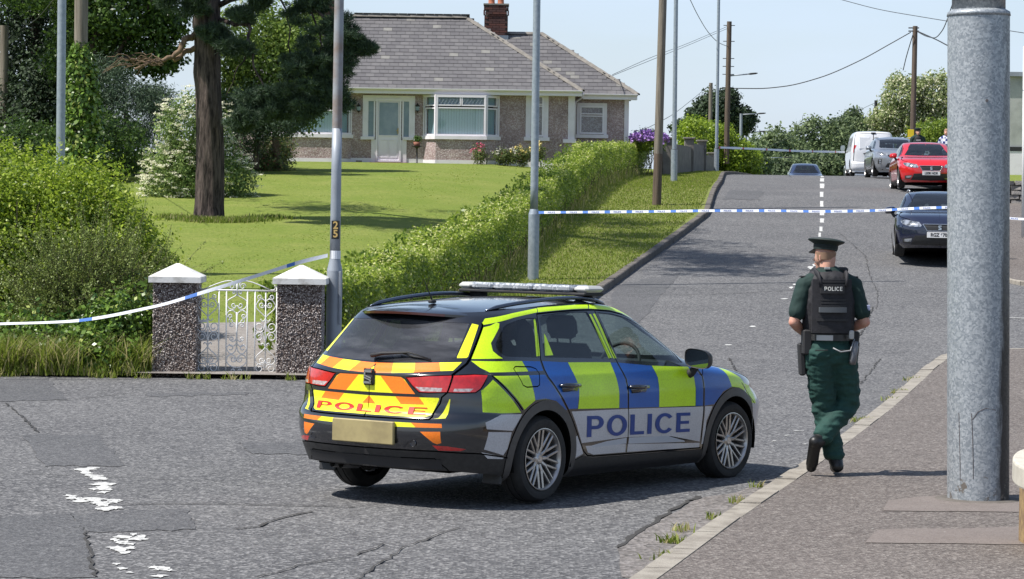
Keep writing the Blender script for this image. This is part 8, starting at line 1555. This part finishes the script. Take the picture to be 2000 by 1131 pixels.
kit('pouch', -.185, -.04, pv.z - .03, pv.z + .17, .075, .09, M_BLK2); kit('holster', -.20, .02, pv.z - .20, pv.z + .06, .05, .08, M_BLK2, -4); kit('pouch', .195, -.03, pv.z + .0, pv.z + .16, .07, .09, M_BLK2, 4); kit('holster', .215, .03, pv.z - .12, pv.z + .08, .05, .09, M_BLK2, 5)
b = MB(); b.lathe([(0, 0), (.026, .004), (.030, .03), (.030, .15), (.022, .165), (.022, .19), (0, .19)], 16); o = b.build('spray_canister', mat('dull_steel', (.16, .16, .17), .35, metal=.6), root, True); o.location = (pv.x + .165, pv.y - .13, pv.z - .105); o.rotation_euler = (0, R(8), 0)
b = MB(); b.tube([(pv.x + .18, pv.y - .13, pv.z + .10), (pv.x + .14, pv.y - .17, pv.z + .01), (pv.x + .06, pv.y - .175, pv.z + .0), (pv.x + .0, pv.y - .165, pv.z + .03)], .006, 6); b.build('lanyard', mat('grey_cord', (.25, .26, .27), .5), root, True)
b = MB(); b.bbox(pv.x + .13, pv.x + .17, pv.y - .165, pv.y - .13, pv.z + .10, pv.z + .17, .006); b.build('key_clip', M_REFL, root)
for sx_ in (-.09, .09): b = MB(); b.tube([(pv.x + sx_ - .05, pv.y - .152, pv.z + .01), (pv.x + sx_ + .05, pv.y - .155, pv.z + .012)], .004, 5); b.build('pocket_seam', M_BLK2, root)
# soles of the lifted boot
# far people by the parked cars
ST_ = dict(head=(0, .02, 1.66), neck=(0, 0, 1.54), chest=(0, 0, 1.33), pelvis=(0, 0, .95), lsh=(-.19, 0, 1.43), lel=(-.25, -.02, 1.16), lwr=(-.20, .12, .95), rsh=(.19, 0, 1.43), rel=(.25, -.02, 1.16), rwr=(.20, .12, .95), lhp=(-.09, 0, .90), lkn=(-.10, .02, .49), lan=(-.11, 0, .10), ltoe=(-.12, .14, .05), rhp=(.09, 0, .90), rkn=(.10, .02, .49), ran=(.11, 0, .10), rtoe=(.12, .14, .05))
q = at(1792, 300, 97.); root, hd, nk, ch, pv, fd, rt, g = person((q.x, q.y, float(P(97)) + .06), R(180), 'police officer in black vest standing behind the red car', dict(ST_), vox=.014)
b = MB(); b.lathe([(.095, .04), (.10, .085), (.135, .12), (.13, .135), (0, .145)], 24, Matrix.Translation(hd)); b.build('peaked_cap', M_CAPM, root, True); v = skinmesh('vest', [(ch + Vector((0, 0, .10)), .13, pv + Vector((0, 0, .18)), .15, 1.25, .98)], .014, M_VEST, root, 2); b = MB(); b.bbox(-.08, .08, .155, .165, ch.z + .02, ch.z + .06, .003); b.build('name_panel', M_REFL, root)
M_CHECK = mat('checked_shirt', (.02, .04, .20), .8); t = N(M_CHECK, 'ShaderNodeTexCoord'); ck = N(M_CHECK, 'ShaderNodeTexChecker', Scale=11.); ck.inputs[1].default_value = (.015, .03, .16, 1); ck.inputs[2].default_value = (.62, .64, .70, 1); LK(M_CHECK, t.outputs['Object'], ck.inputs[0]); LK(M_CHECK, ck.outputs[0], M_CHECK.node_tree.nodes['Principled BSDF'].inputs['Base Color'])
M_JEAN = mat('dark_jeans', (.02, .03, .06), .9); J2 = dict(ST_); J2['rel'] = (.30, -.02, 1.22); q = at(1848, 320, 92.)
root, hd, nk, ch, pv, fd, rt, g = person((q.x, q.y, float(P(92)) + .06), R(150), 'person in a blue and white checked shirt beside the red car, half behind the pole', J2, (M_JEAN, M_CHECK, None), vox=.014)
b = MB(); b.lathe([(.085, -.02), (.088, .03), (.075, .075), (.04, .10), (0, .105)], 16, Matrix.Translation(hd + Vector((0, -.01, .02)))); b.build('hair', M_HAIR, root, True)
q = at(1780, 262, 110.); yb_ = empty('yellow_notice', tuple(q)); tag(yb_, 'small yellow notice fixed to the wooden pole behind the officer', 'notice'); b = MB(); b.bbox(-.14, .10, -.02, .01, -.20, .18, .005); b.build('board', mat('yellow_board', (.75, .55, .02), .5), yb_)
